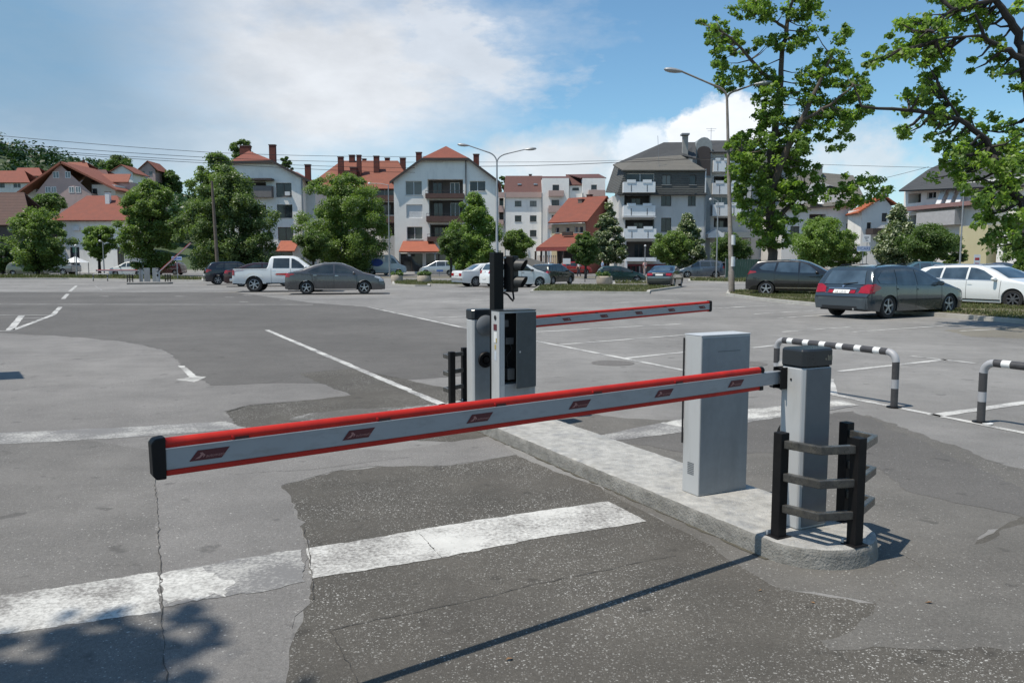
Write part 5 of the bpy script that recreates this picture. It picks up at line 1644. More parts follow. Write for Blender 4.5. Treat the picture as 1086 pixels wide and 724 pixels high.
xa, z_a = b.q(697, 179, .5); m = MB(); m.tube([(xa + .3, .5, z_a - .6), (xa, .5, b.q(698, 144, .5)[1])], .025, 5); m.build('roof_aerial', METAL_G, b.t)
m = MB(); xa = b.q(747, 200)[0]; m.box(xa - .06, xa + .06, -.62, -.5, z0, z1); m.build('downpipe', FRAME_W, b.t)
m = MB(); xa = b.q(748, 220)[0]; m.box(xa - .06, xa + .06, -.16, -.02, 0, z0 - .26); m.build('lower_downpipe', METAL_G, b.t)
m = MB(); x0 = b.q(657, 280)[0]; m.box(b.q(664, 280)[0] - .3, b.q(664, 280)[0] + .0, -1.1, -.8, 0, b.q(664, 276, -1)[1]); m.build('corner_column', FRAME_W, b.t)
m = MB(); p0 = b.q3(664, 280, -.1); p1 = b.q3(706, 290, -.1); m.box(p0[0], p1[0], -.05, -.01, 1.0, p0[2]); 
for i in range(9):
    x = p0[0] + (p1[0] - p0[0]) * i / 8; m.box(x - .05, x + .05, -.08, -.051, .2, p0[2])
m.build('shop_front', M('shop_maroon', (.16, .018, .03), .5, var=.2), b.t)

# ---- tall tower part to the right of it
b = Bld('apartment_block', 'tall slim grey block with three pale balconies behind the lamp post', 738, 112, 822, 112)
b.wall((755, 160, 798), 11, W_GREY, [(757, 187, 772, 194, 'o'), (757, 209, 774, 217, 'l'), (757, 231, 774, 241, 'o'), (757, 170, 772, 176, 'o'), (778, 187, 788, 196, 'd'), (780, 212, 788, 220, 'd')])
b.wall((798.3, 175, 845), 11, W_GREY, [(803, 195, 811, 205, 'd'), (818, 195, 826, 205, 'd'), (803, 218, 811, 228, 'd'), (818, 218, 826, 228, 'd')], y=.8)
b.roof([[b.q3(753, 161, -.8), b.q3(800, 161, -.8), b.q3(800, 149, 4), b.q3(753, 149, 4)], [b.q3(797, 176, -.2), b.q3(848, 176, -.2), b.q3(838, 160, 5), b.q3(800, 160, 5)]], T_DGREY)
for r in ((757, 170, 775, 182), (756, 194, 786, 206), (756, 217, 786, 229)): b.balcony(r, BALC, out=1.1, notch=True)
# stair head with arched top
x0, _ = b.q(737, 165); x1, _ = b.q(754, 165)
zt = b.q(745, 151)[1]; pts = [(x0, 0), (x1, 0), (x1, zt - .6)]
for k in range(1, 8):
    a = PI * k / 8; pts.append(((x0 + x1) / 2 + (x1 - x0) / 2 * math.cos(a), zt - .6 + 1.2 * math.sin(a)))
pts.append((x0, zt - .6))
m = MB(); m.extrude_y(pts, -.6, 5); m.build('stair_tower', M('stair_grey', (.25, .27, .27), .8), b.t)
xc = (x0 + x1) / 2; m = MB()
pw_ = [(xc - .9, zt - 4.5), (xc + .9, zt - 4.5), (xc + .9, zt - 1.2)] + [(xc + .9 * math.cos(PI * k / 8), zt - 1.2 + .6 * math.sin(PI * k / 8)) for k in range(1, 8)] + [(xc - .9, zt - 1.2)]
m.extrude_y(pw_, -.66, -.602); m.build('arched_window', FRAME_D, b.t)
m = MB(); xa, za = b.q(754, 150, 2); 
m.tube([(xa, 2, za - 3), (xa, 2, za + 1.8)], .03, 5); m.tube([(xa - .7, 2, za + 1.7), (xa + .7, 2, za + 1.7)], .02, 4); m.tube([(xa - .5, 2, za + 1.4), (xa + .5, 2, za + 1.4)], .02, 4)
m.build('roof_aerial', METAL_G, b.t)
m = MB(); p0 = b.q3(755, 252, -3); p1 = b.q3(800, 244, -3)
v0 = b.q3(751, 252, -3); v1 = b.q3(768, 252, -3); ap = b.q3(759.5, 243, -3)
m.extrude_y([(v0[0], v0[2]), (v1[0], v1[2]), (v1[0], v1[2] + .5), (ap[0], ap[2]), (v0[0], v0[2] + .5)], -3, -.01); m.build('entrance_gable', BALC, b.t)
m = MB(); q0 = b.q3(768, 252, -3); q1 = b.q3(800, 246, -3); m.box(q0[0] + .02, q1[0], -3, -.02, q0[2], q1[2]); m.build('entrance_roof', M('entrance_grey', (.22, .24, .24), .7), b.t)

# ---- grey roofed wide house behind the big tree
b = Bld('house', 'wide pale house with broad grey roof and striped awning behind the big tree', 826, 104, 916, 104, 'house')
b.wall((830, 226, 906), 12, W_PALE, [(858, 224 + 3, 876, 238, 'o'), (838, 240, 848, 252, 'd'), (897, 237, 903, 252, 'd')], top=[(838, 205), (868, 192), (906, 205)])
b.roof([[b.q3(822, 222, -.8), b.q3(920, 216, -.8), b.q3(905, 186, 6), b.q3(845, 181, 6)], [b.q3(845, 181, 6), b.q3(905, 186, 6), b.q3(920, 216, 12.5), b.q3(822, 222, 12.5)]], T_DUST)
for r in ((836, 172, 845, 190), (864, 176, 872, 188)): b.chimney(r, 5, M('chimney_render', (), 0))
m = MB(); p = b.q3(858, 211, -1.2); q = b.q3(874, 216, -1.2)
m.slab([(p[0] + .4, -.02, p[2] + .3), (q[0] - .4, -.02, p[2] + .3), (q[0], -1.2, q[2]), (p[0], -1.2, q[2])], .08); m.build('awning', BALC, b.t)

# ---- small house with bright orange roof
b = Bld('house', 'small white house with a bright orange gabled roof behind the shop signs', 908, 99, 950, 99, 'house')
b.wall((914, 222, 948), 4, W_WHITE, [(935, 226, 941, 235, 'd'), (919, 236, 924, 247, 'd')], top=[(938, 210)])
A1 = b.q3(938, 206.5, -.5); E1 = b.q3(909, 225.5, -.5); E2 = b.q3(952, 216, -.5)
def bk_(p): return (p[0] + .6, 4.6, p[2])
b.roof([[E1, A1, bk_(A1), bk_(E1)], [A1, E2, bk_(E2), bk_(A1)]], tiles('tiles_bright', (.40, .10, .035), (.33, .085, .035), 1.6))
b.chimney((936, 203, 941, 212), 1.5, FRAME_W)
m = MB(); p = b.q3(926, 242, -2); q = b.q3(944, 248, -2); m.box(p[0], q[0], -2, -.02, q[2], p[2]); m.build('porch_roof', FRAME_D, b.t)

# ---- pale block on the right with slanted attic windows
b = Bld('apartment_block', 'pale block with dark roof and slanted white attic windows behind the right foliage', 950, 92, 1092, 74)
b.wall((958, 226, 1092), 12, W_PALE, [(964, 215 + 13, 974, 238, 'O'), (984, 221 + 7, 989, 236, 'd'), (996, 228, 1001, 236, 'd'), (1012, 228, 1017, 236, 'd'), (965, 250, 985, 262, 'd'), (1030, 252, 1042, 262, 'd'), (1050, 252, 1064, 264, 'd')])
b.wall((959, 202, 1092), 11, W_WHITE, [(963, 204, 977, 216, 'o'), (983, 202.8, 993, 211, 'w')], y=.3, base=b.q(960, 226)[1] + .01, name='attic_wall')
b.roof([[b.q3(953, 202, -1), b.q3(1095, 196, -1), b.q3(1092, 160, 6), b.q3(1005, 170, 6), b.q3(984, 180, 5)]], T_DGREY)
for k, (px, py) in enumerate(((1000, 0), (1010, 0), (1020, 0), (1040, 0))):
    m = MB(); p0 = b.q3(px - 9, 219, -.8); p1 = b.q3(px - 4, 219, -.8); p2 = b.q3(px + 4, 199, .1); p3 = b.q3(px - 1, 199, .1)
    m.slab([p0, p1, p2, p3], .1); m.build('attic_shutter', FRAME_W, b.t)
p = b.q3(956, 220, -1.0); q = b.q3(956, 224, -1.0); q2 = b.q3(1060, 223, -1.0); m = MB(); m.box(p[0], q2[0], -1.0, -.02, q[2], p[2]); m.build('eave_band', M('eave_rose', (.26, .15, .14), .7), b.t)
b.balcony((972, 226, 1012, 238), M('balcony_grey', (.38, .37, .37), .8), out=1.0)
p = b.q3(1018, 240, -3.5); q = b.q3(1045, 290, -3.5); m = MB(); m.box(p[0], q[0], -3.5, -.02, 0, p[2]); m.build('yellow_annex', W_YELLOW, b.t)
p = b.q3(1058, 246, -3.0); q = b.q3(1080, 290, -3.0); m = MB(); m.box(p[0], q[0] + .0, -3.0, -.02, 0, p[2]); m.build('white_annex', W_WHITE, b.t)
p = b.q3(1064, 258, -3.06); q = b.q3(1072, 268, -3.06); m = MB(); m.box(p[0], q[0], -3.05, -3.003, q[2], p[2]); m.build('annex_window', PANE, b.t)
b.chimney((1022, 178, 1029, 192), 3, FRAME_W)

# ---- left hillside houses
b = Bld('house', 'low white house with a broad red hipped roof behind the street trees', 52, 118, 136, 118, 'house')
b.wall((60, 233, 130), 10, W_WHITE, [(75, 262, 84, 284, 'p'), (125, 262, 132, 284, 'p'), (95, 240, 103, 250, 'd')])
e0 = b.q3(53, 233.5, -.8); e1 = b.q3(138, 233.5, -.8); r0 = b.q3(92, 207.5, 5); r1 = b.q3(124, 207.5, 5)
b.roof([[e0, e1, r1, r0], [(e0[0], 10.8, e0[2]), e0, r0], [e1, (e1[0], 10.8, e1[2]), r1], [(e1[0], 10.8, e1[2]), (e0[0], 10.8, e0[2]), r0, r1]], T_RED)
b.chimney((111, 203, 116, 213), 3, FRAME_W)
m = MB(); p = b.q3(134, 262, -3); q = b.q3(158, 266, -3); m.slab([(p[0], -3, q[2]), (q[0], -3, q[2] + .6), (q[0], -.5, q[2] + 1.4), (p[0], -.5, p[2] + .4)], .08); m.build('shop_awning', BALC, b.t)
m = MB(); p = b.q3(77, 240, -.4); m.box(p[0], p[0] + .9, -.4, -.02, p[2] - .6, p[2]); m.build('air_conditioner', FRAME_W, b.t)

b = Bld('house', 'large mauve gabled house on the hillside with four white windows', 36, 165, 122, 165, 'house', z0=6)
b.wall((38, 205, 97), 12, W_MAUVE, top=[(63, 174)])
for r in ((56, 182, 63, 189), (69, 182, 75, 189), (48, 198, 54, 204.5), (54.5, 198, 60, 204.5), (73, 198, 79, 204.5), (80, 198, 86, 204.5)):
    a, zt = b.q(r[0], r[1]); c_, zb = b.q(r[2], r[3]); b.frame(a, c_, zb, zt, -.06, FRAME_W, PANE_B, 2, .1)
b.wall((97.2, 196, 122), 10, W_PALE, [(98, 200, 103, 207, 'd')], y=2)
A = b.q3(64, 171, -.8); E1 = b.q3(17, 204, -.8); E2 = b.q3(124, 201, -.8)
def bk2(p, d=12.8): return (p[0], d, p[2])
b.roof([[E1, A, bk2(A), bk2(E1)], [A, E2, bk2(E2), bk2(A)]], T_ORANGE, t=.35)
b.wall((27, 200, 38), 8, W_PALE, y=2.5)
b.roof([[b.q3(96, 193, 6), b.q3(136, 193, 6), b.q3(139, 184.5, 10), b.q3(108, 184.5, 10)]], T_ORANGE, name='rear_roof')
b.wall((100, 193, 138), 6, W_MAUVE, y=6.5, name='rear_wing')

def hill_house(px, py, w, hgt, D, roof, wall, label, ang=0.0, z0=8, gable='side'):
    """small house on the hill: px,py = middle of the eaves line in the photo, w and hgt in photo pixels"""
    b = Bld('house', label, px - w / 2, D, px + w / 2, D + ang, 'house', z0=z0)
    b.wall((px - w / 2 + 1.5, py, px + w / 2 - 1.5), 7, wall, [(px - w * .3, py + 1.5, px - w * .12, py + 6, 'd'), (px + w * .1, py + 1.5, px + w * .28, py + 6, 'w')],
           top=[(px, py - hgt)] if gable == 'front' else None)
    if gable == 'front':
        A = b.q3(px, py - hgt - .8, -.6); E1 = b.q3(px - w / 2 - 2, py + 1, -.6); E2 = b.q3(px + w / 2 + 2, py + 1, -.6)
        b.roof([[E1, A, (A[0], 7.6, A[2]), (E1[0], 7.6, E1[2])], [A, E2, (E2[0], 7.6, E2[2]), (A[0], 7.6, A[2])]], roof)
    else:
        e0 = b.q3(px - w / 2 - 1, py + .5, -.6); e1 = b.q3(px + w / 2 + 1, py + .5, -.6); r0 = b.q3(px - w / 2 + w * .12, py - hgt, 3.5); r1 = b.q3(px + w / 2 - w * .12, py - hgt, 3.5)
        b.roof([[e0, e1, r1, r0], [r0, r1, (e1[0], 7.6, e1[2]), (e0[0], 7.6, e0[2])]], roof)
    return b
b = hill_house(2, 238, 62, 34, 112, T_OLD, W_DARK, 'old dark brown roofed house cut off by the left edge', z0=0)
hill_house(10, 193, 42, 12, 185, T_RED, W_PALE, 'hillside house with red roof at the left edge above the brown roof', z0=7)
hill_house(30, 186, 30, 8, 200, T_RED, W_MAUVE, 'small red roofed hillside house behind the gable of the mauve house', z0=10)
b = hill_house(82, 180, 26, 8, 195, T_ORANGE, W_MAUVE, 'small hillside house peeping over the mauve roof with a thin chimney', z0=12)
b.chimney((87, 169.5, 89, 175), 3)
hill_house(104, 186, 22, 6, 190, T_BROWN, W_PALE, 'small brown roofed hillside house right of the mauve ridge', z0=10)
hill_house(128, 183, 28, 8, 210, T_ORANGE, W_WHITE, 'white gabled hillside house among trees', z0=10, gable='front')
b = hill_house(156, 180, 20, 9, 230, T_ORANGE, W_MAUVE, 'highest hillside house with a gable and brick red roof', z0=14, gable='front')
hill_house(8, 212, 28, 6, 150, T_ORANGE, W_PALE, 'low orange roofed house just left of the mauve house', z0=3)
# ---------------------------------------------------------------- trees
L_MID = leafmat('leaf_mid', (.105, .165, .042), (.21, .285, .095))
L_DARK = leafmat('leaf_dark', (.066, .110, .034), (.135, .20, .064))
L_BRIGHT = leafmat('leaf_bright', (.115, .19, .042), (.235, .325, .095))
L_PINE = leafmat('leaf_layered', (.080, .125, .045), (.165, .22, .088))
L_GREYG = leafmat('leaf_greygreen', (.075, .118, .055), (.17, .215, .11))
L_NEAR = leafmat('leaf_near', (.145, .225, .044), (.28, .38, .10), trans=.55)
L_NEAR2 = leafmat('leaf_near_dark', (.105, .175, .040), (.20, .29, .082), trans=.52)
BARK = M('bark', (.085, .07, .055), .9, var=.35, scale=6, bump=.8, bscale=25)
BARK_D = M('bark_dark', (.035, .03, .026), .9, var=.35, scale=6, bump=.8, bscale=25)

def leaf_mesh(name, cen, size, rng, outward=None, up=.6, droop=0.0, aspect=.62, fold=True):
    """leaf-sized blades at the given centres: each one a small folded quad of its own"""
    n = len(cen)
    nor = rng.normal(size=(n, 3)); nor[:, 2] = np.abs(nor[:, 2]) * .8 + up
    if outward is not None: nor += outward * .8
    nor /= np.linalg.norm(nor, axis=1)[:, None]
    t = rng.normal(size=(n, 3)); t[:, 2] -= droop
    t -= nor * np.sum(t * nor, axis=1)[:, None]; t /= np.linalg.norm(t, axis=1)[:, None] + 1e-9
    w = np.cross(nor, t)
    s = size * rng.uniform(.65, 1.3, size=(n, 1))
    base = cen - t * s * .5; tip = cen + t * s * .5
    l = cen - w * s * aspect * .5 + nor * s * .10 - t * s * .08; r = cen + w * s * aspect * .5 + nor * s * .10 - t * s * .08
    v = np.stack([base, l, tip, r], axis=1).reshape(-1, 3)
    me = bpy.data.meshes.new(name)
    me.vertices.add(4 * n); me.vertices.foreach_set('co', v.astype(np.float32).ravel())
    me.loops.add(4 * n); me.loops.foreach_set('vertex_index', np.arange(4 * n, dtype=np.int32))
    me.polygons.add(n); me.polygons.foreach_set('loop_start', np.arange(0, 4 * n, 4, dtype=np.int32))
    me.polygons.foreach_set('loop_total', np.full(n, 4, dtype=np.int32))
    me.update(calc_edges=True); me.validate()
    return me

def crown_points(clumps, per, rng, shell=.55):
    """clumps: (x,y,z,r) rows -> leaf centres, gathered towards the outside of every clump and flattened a little"""
    pts = []; outs = []
    for (x, y, z, r) in clumps:
        k = max(6, int(per * rng.uniform(.7, 1.3)))
        d = rng.normal(size=(k, 3)); d /= np.linalg.norm(d, axis=1)[:, None]
        rad = r * (shell + (1 - shell) * rng.random((k, 1))) * rng.uniform(.75, 1.12, size=(k, 1))
        p = d * rad; p[:, 2] *= .72
        pts.append(p + np.array([x, y, z])); outs.append(d)
    return np.concatenate(pts), np.concatenate(outs)

def put_mesh(name, me, mat, parent):
    me.materials.append(mat)
    o = bpy.data.objects.new(name, me); C.objects.link(o); o.parent = parent
    return o

PROF = {
    'round': [(0, .5), (.12, .85), (.3, 1), (.5, 1), (.7, .92), (.85, .74), (1, .38)],
    'egg': [(0, .6), (.2, 1), (.5, .98), (.72, .78), (.88, .52), (1, .25)],
    'broad': [(0, .75), (.15, .95), (.35, 1), (.55, .88), (.75, .62), (.9, .34), (1, .08)],
    'cone': [(0, .7), (.1, .95), (.25, 1), (.45, .86), (.65, .62), (.85, .32), (1, .06)],
    'vase': [(0, .35), (.25, .7), (.55, .95), (.8, 1), (.93, .8), (1, .45)],
    'ball': [(0, .4), (.15, .82), (.4, 1), (.65, .96), (.85, .68), (1, .15)],
    'flat': [(0, .3), (.2, .75), (.5, 1), (.8, .85), (1, .3)],
}
def tree(label, px, D, rect, prof, mat, leaf=.3, nc=70, per=110, tr=.18, seed=1, group=None, name='broadleaf_tree', cr=.2, bark=BARK_D, z0=0.0, fill=.35):
    nc = int(nc * 1.5)
    rng = np.random.default_rng(seed)
    b = at(px, 278, D); s = F / (D * 1.0)
    x0 = at(rect[0], rect[1], D).x - b.x; x1 = at(rect[2], rect[1], D).x - b.x
    zt = at(px, rect[1], D).z; zb = max(z0 + .3, at(px, rect[3], D).z)
    t = thing(name, label, 'tree', (b.x, b.y, z0), 0, group)
    cx = (x0 + x1) / 2; R = (x1 - x0) / 2; Hc = zt - zb
    P = PROF[prof]
    cl = []
    tries = 0
    while len(cl) < nc and tries < nc * 20:
        tries += 1
        f = rng.random(); w = np.interp(f, [p[0] for p in P], [p[1] for p in P])
        if rng.random() > w: continue
        a = rng.random() * 2 * PI; rad = (fill + (1 - fill) * rng.random()) * w
        r = R * cr * rng.uniform(.7, 1.45)
        lump = 1 + .12 * math.sin(3 * a + seed) + .10 * math.sin(5 * f * 3 + 2 * a)
        k = max(0.0, R * rad * lump - r * .55)
        cl.append((cx + k * math.cos(a), k * math.sin(a), zb - z0 + r * .4 + (Hc - r * 1.0) * f, r))
    pts, outs = crown_points(cl, per * 2, rng, .4)
    put_mesh('crown', leaf_mesh('crown', pts, leaf * .68, rng, outs, up=.5), mat, t)
    m = MB()
    zc = zb - z0
    m.tube([(0, 0, -.1), (.03, 0, zc * .5), (cx * .2, .05, zc + Hc * .25), (cx * .7, 0, zc + Hc * .75)], [tr * 1.25, tr, tr * .75, tr * .2], 8)
    for i in range(8):
        c = cl[int(rng.integers(len(cl)))]
        z1 = zc + Hc * rng.uniform(.0, .3)
        m.tube([(0, 0, max(.5, z1 - .3)), (c[0] * .45, c[1] * .45, (z1 + c[2]) / 2 - .1), (c[0], c[1], c[2])], [tr * .5, tr * .3, .03], 6)
    m.build('trunk', bark, t, smooth=True)
    return t, cl

ROW = 'trees along the street beyond the car park'
tree('round dense green tree at far left by the brown roofed house', 39, 84, (4, 218, 74, 288), 'round', L_MID, .30, 90, 130, .22, 11)
tree('dark bush like tree cut off by the left edge', 2, 92, (-18, 258, 18, 288), 'round', L_DARK, .3, 40, 110, .15, 12)
tree('vase shaped clipped tree before the low white house', 105, 88, (83, 238, 125, 276), 'vase', L_BRIGHT, .26, 60, 110, .16, 13)
tree('tall rounded tree hiding the right end of the low red roof', 160, 88, (121, 189, 190, 288), 'round', L_MID, .32, 120, 130, .28, 14)
t4, cl4 = tree('very broad layered dark tree, widest of the street trees', 250, 78, (183, 172, 296, 289), 'broad', L_PINE, .30, 210, 130, .35, 15, cr=.15)
tree('pointed leafy tree standing behind the bare wooden pole', 231, 86, (196, 158, 262, 235), 'egg', L_MID, .32, 90, 120, .25, 16)
tree('large round tree covering the long red roofed block', 367, 92, (314, 182, 421, 289), 'round', L_MID, .34, 150, 140, .3, 17, cr=.17)
tree('low clipped round tree behind the grey saloon', 332, 84, (309, 242, 356, 277), 'flat', L_DARK, .24, 70, 110, .14, 18)
tree('tapering light green tree covering the right side of the central block', 500, 90, (470, 203, 533, 291), 'egg', L_BRIGHT, .32, 120, 130, .25, 19, cr=.19)
tree('small clipped tree at the foot of the tapering light green tree', 478, 82, (459, 242, 499, 274), 'flat', L_DARK, .24, 60, 110, .12, 20)
tree('low spreading tree just right of the double lamp pole', 548, 92, (529, 242, 569, 274), 'flat', L_MID, .26, 60, 110, .13, 21)
tree('ball shaped clipped tree before the brick tavern', 621, 74, (603, 245, 640, 282), 'ball', L_DARK, .22, 70, 120, .11, 22)
def blossoms(t, cl, seed):
    rng = np.random.default_rng(seed)
    pts, outs = crown_points(cl, 26, rng, .85)
    me = leaf_mesh('blossom', pts, .26, rng, outs, up=.9, aspect=.5)
    put_mesh('blossom', me, leafmat('blossom_cream', (.30, .33, .20), (.44, .46, .32), trans=.2), t)
ta, ca = tree('conical tree dotted with pale blossom left of the grey mansard block', 645, 86, (625, 213, 667, 280), 'cone', L_GREYG, .28, 100, 120, .14, 23)
blossoms(ta, ca, 1)
tree('flat topped clipped tree behind the black saloon', 711, 80, (687, 243, 738, 281), 'flat', L_MID, .24, 80, 120, .12, 24)
ta, ca = tree('conical pale blossoming tree before the grey mansard block front', 728, 88, (706, 222, 752, 282), 'cone', L_GREYG, .28, 100, 120, .14, 25)
blossoms(ta, ca, 2)
tree('dark low tree behind the tall striped lamp post', 776, 82, (751, 246, 801, 281), 'flat', L_DARK, .24, 80, 120, .12, 26)
tree('bright green round tree behind the black off road car', 873, 76, (838, 229, 906, 283), 'round', L_BRIGHT, .26, 110, 120, .15, 27)
tree('small dark clipped tree beside the shop signs', 896, 84, (874, 252, 915, 284), 'ball', L_DARK, .24, 60, 110, .12, 28)
ta, ca = tree('conical creamy flowered tree behind the slate estate car', 952, 72, (926, 212, 982, 288), 'cone', L_GREYG, .26, 120, 120, .15, 29)
blossoms(ta, ca, 3)
tree('dark wide clipped tree before the pale block on the right', 985, 66, (952, 236, 1018, 278), 'flat', L_DARK, .22, 110, 120, .14, 30)
tree('dark leaning bush tree right of the wide clipped tree', 1012, 70, (1000, 254, 1027, 284), 'ball', L_DARK, .22, 40, 110, .1, 31)
tree('dark tree whose top shows above the left white block roof', 256, 135, (239, 147, 273, 190), 'round', L_DARK, .45, 50, 90, .25, 32)
tree('dark tree top between the chimneys of the left white block and long roof', 303, 135, (295, 164, 312, 200), 'round', L_DARK, .45, 40, 90, .2, 33)
tree('small tree peeping out between the centre block and the pale modern block', 531, 172, (523, 185, 540, 235), 'round', L_DARK, .4, 60, 80, .2, 34)
tree('tree on the hill behind the small white gable', 124, 240, (104, 164, 148, 190), 'round', L_DARK, .7, 60, 90, .4, 35, z0=10)
tree('hillside tree right of the highest house', 176, 235, (164, 180, 196, 205), 'round', L_DARK, .7, 60, 90, .4, 36, z0=9)
tree('hillside bushes tree below the mauve house', 46, 140, (26, 203, 72, 226), 'flat', L_DARK, .45, 50, 90, .2, 37, z0=4)
tree('dense tree filling the gap at the far right edge', 1090, 55, (1070, 205, 1125, 290), 'round', L_MID, .24, 90, 120, .2, 39)

# hill with its wood
def hill():
    rng = np.random.default_rng(4)
    m = MB(); nx, ny = 46, 16
    def h(x, y):
        e = (21 + 24 / (1 + math.exp((x + 180) / 9)) + 14 / (1 + math.exp((x + 330) / 40))) / (1 + math.exp((x + 92) / 10))
        r = max(0, min(1, (y - 135) / 190)); r = r * r * (3 - 2 * r)
        return e * r - .2
    xs = [-700 + 15 * i * 1.0 for i in range(48)]; ys = [120 + 22 * j for j in range(24)]
    vs = [(x, y, h(x, y)) for x in xs for y in ys]
    k = len(ys)
    fs = [(i * k + j, (i + 1) * k + j, (i + 1) * k + j + 1, i * k + j + 1) for i in range(len(xs) - 1) for j in range(k - 1)]
    m.add(vs, fs)
    o = m.build('hill', M('hill_grass', (.05, .075, .025), .95, var=.3, scale=.05), smooth=True); struct(o)
    cl = []
    for i in range(1500):
        x = rng.uniform(-520, -75); y = rng.uniform(225, 420)
        z = h(x, y)
        if z < 6: continue
        r = rng.uniform(3.0, 6.5)
        cl.append((x, y, z + r * .8, r))
    pts, outs = crown_points(cl, 60, rng, .8)
    w = put_mesh('hillside_wood', leaf_mesh('hillside_wood', pts, 1.7, rng, outs, up=.6), leafmat('leaf_hill', (.020, .048, .016), (.042, .085, .026), trans=.2), None)
    struct(w, 'stuff')
hill()

# ---- the big tree on the right verge, built limb by limb
def limb_tree(label, base, trunk_paths, clumps, D, mat, mat2, leaf, per, seed, depth, droop=.0, bark=BARK_D, name='plane_tree', dens=1.35):
    rng = np.random.default_rng(seed)
    t = thing(name, label, 'tree', base, 0)
    m = MB(); tips = []
    for path in trunk_paths:
        pts = []; rs = []
        for (u, v, dy, r) in path:
            p = at(u, v, D + dy) - Vector(base); pts.append(p); rs.append(r)
        # wobble between the measured points
        out = []; ro = []
        for i in range(len(pts) - 1):
            k = 4
            for j in range(k):
                f = j / k
                q = pts[i].lerp(pts[i + 1], f)
                if j: q = q + Vector(rng.normal(size=3) * min(rs[i], .12) * .25)
                out.append(q); ro.append(rs[i] + (rs[i + 1] - rs[i]) * f)
        out.append(pts[-1]); ro.append(rs[-1])
        m.tube(out, ro, 10); tips += out[2:]
    cl = []
    for (x0, y0, x1, y1, n) in clumps:
        for i in range(max(2, int(n * dens + .5))):
            u = rng.uniform(x0, x1); v = rng.uniform(y0, y1)
            # keep inside the ellipse of the mass
            if ((u - (x0 + x1) / 2) / ((x1 - x0) / 2)) ** 2 + ((v - (y0 + y1) / 2) / ((y1 - y0) / 2)) ** 2 > 1.05: continue
            mid = at((x0 + x1) / 2, (y0 + y1) / 2, D) - Vector(base)
            span = max(.5, min(x1 - x0, y1 - y0) / F * D)
            dy = rng.normal() * min(depth, span * .55)
            p = at(u, v, D + dy) - Vector(base)
            cl.append((p.x, p.y, p.z, rng.uniform(.14, .42) * (D / 38) ** .6))
    for c in cl:
        if rng.random() < .55:
            p = Vector(c[:3]); near = min(tips, key=lambda q: (q - p).length + (0 if q.z < p.z + .4 else 1.2))
            if (near - p).length < 1.5:
                mid = near.lerp(p, .5) + Vector((0, 0, -.08 if droop else .1))
                m.tube([near, mid, p], [.035, .022, .008], 5, cap=False)
    m.build('trunk', bark, t, smooth=True)
    half = [c for c in cl if rng.random() < .62]; rest = [c for c in cl if c not in half]
    for part, mt in ((half, mat), (rest, mat2)):
        pts, outs = crown_points(part, per, rng, .25)
        put_mesh('crown', leaf_mesh('crown', pts, leaf, rng, outs * .5, up=.35, droop=droop, aspect=.7), mt, t)
    return t

D1 = 38.6
bb = G(820, 311.6)
bigclumps = [(776, 0, 826, 25, 22), (828, -4, 871, 20, 20), (790, -30, 860, 4, 24), (740, 16, 769, 41, 14), (751, 30, 797, 61, 26), (754, 61, 791, 97, 24), (799, 36, 848, 60, 20), (845, 27, 864, 50, 8), (797, 66, 828, 93, 16),
             (862, 14, 900, 60, 13), (864, 52, 902, 93, 30), (895, 77, 929, 106, 22), (839, 72, 882, 112, 26), (798, 93, 838, 130, 26), (842, 106, 878, 132, 14), (876, 98, 922, 132, 28), (796, 120, 822, 142, 10),
             (769, 137, 827, 190, 75), (822, 124, 858, 174, 40), (846, 116, 912, 158, 46), (778, 188, 823, 220, 30), (806, 184, 856, 238, 50), (782, 211, 810, 244, 18), (798, 234, 842, 262, 26), (828, 190, 888, 214, 26), (884, 186, 918, 226, 16), (902, 184, 944, 216, 16), (770, 150, 800, 205, 20), (835, 170, 872, 192, 10), (820, 150, 845, 200, 16)]
trunks = [[(821, 314, 0, .30), (820, 300, 0, .23), (819, 285, 0, .22), (818, 250, 0, .22), (817, 200, 0, .20), (819, 150, .2, .17), (826, 110, .3, .14), (829, 62, .4, .11), (834, 32, .4, .1), (842, -10, .5, .05)],
          [(828, 92, .3, .11), (807, 76, -.3, .09), (785, 50, -.8, .06), (762, 30, -1.0, .03)], [(833, 30, .4, .07), (820, 22, .2, .06), (800, 10, 0, .03)],
          [(817, 205, 0, .2), (832, 165, -.6, .16), (850, 128, -1.0, .12), (864, 98, -1.2, .09), (882, 60, -1.4, .04)], [(850, 128, -1, .09), (880, 112, -1.6, .06), (905, 90, -1.8, .03)],
          [(818, 240, 0, .14), (845, 210, .8, .10), (880, 198, 1.4, .06), (905, 205, 1.6, .03)], [(817, 190, 0, .12), (795, 165, -.8, .08), (778, 155, -1.2, .03)]]
limb_tree('big tall broadleaf tree with open crown growing on the right grass verge', (bb.x, bb.y, 0), trunks, bigclumps, D1, L_NEAR2, L_NEAR, .16, 62, 51, 1.8, droop=.5, bark=BARK, name='broadleaf_tree')

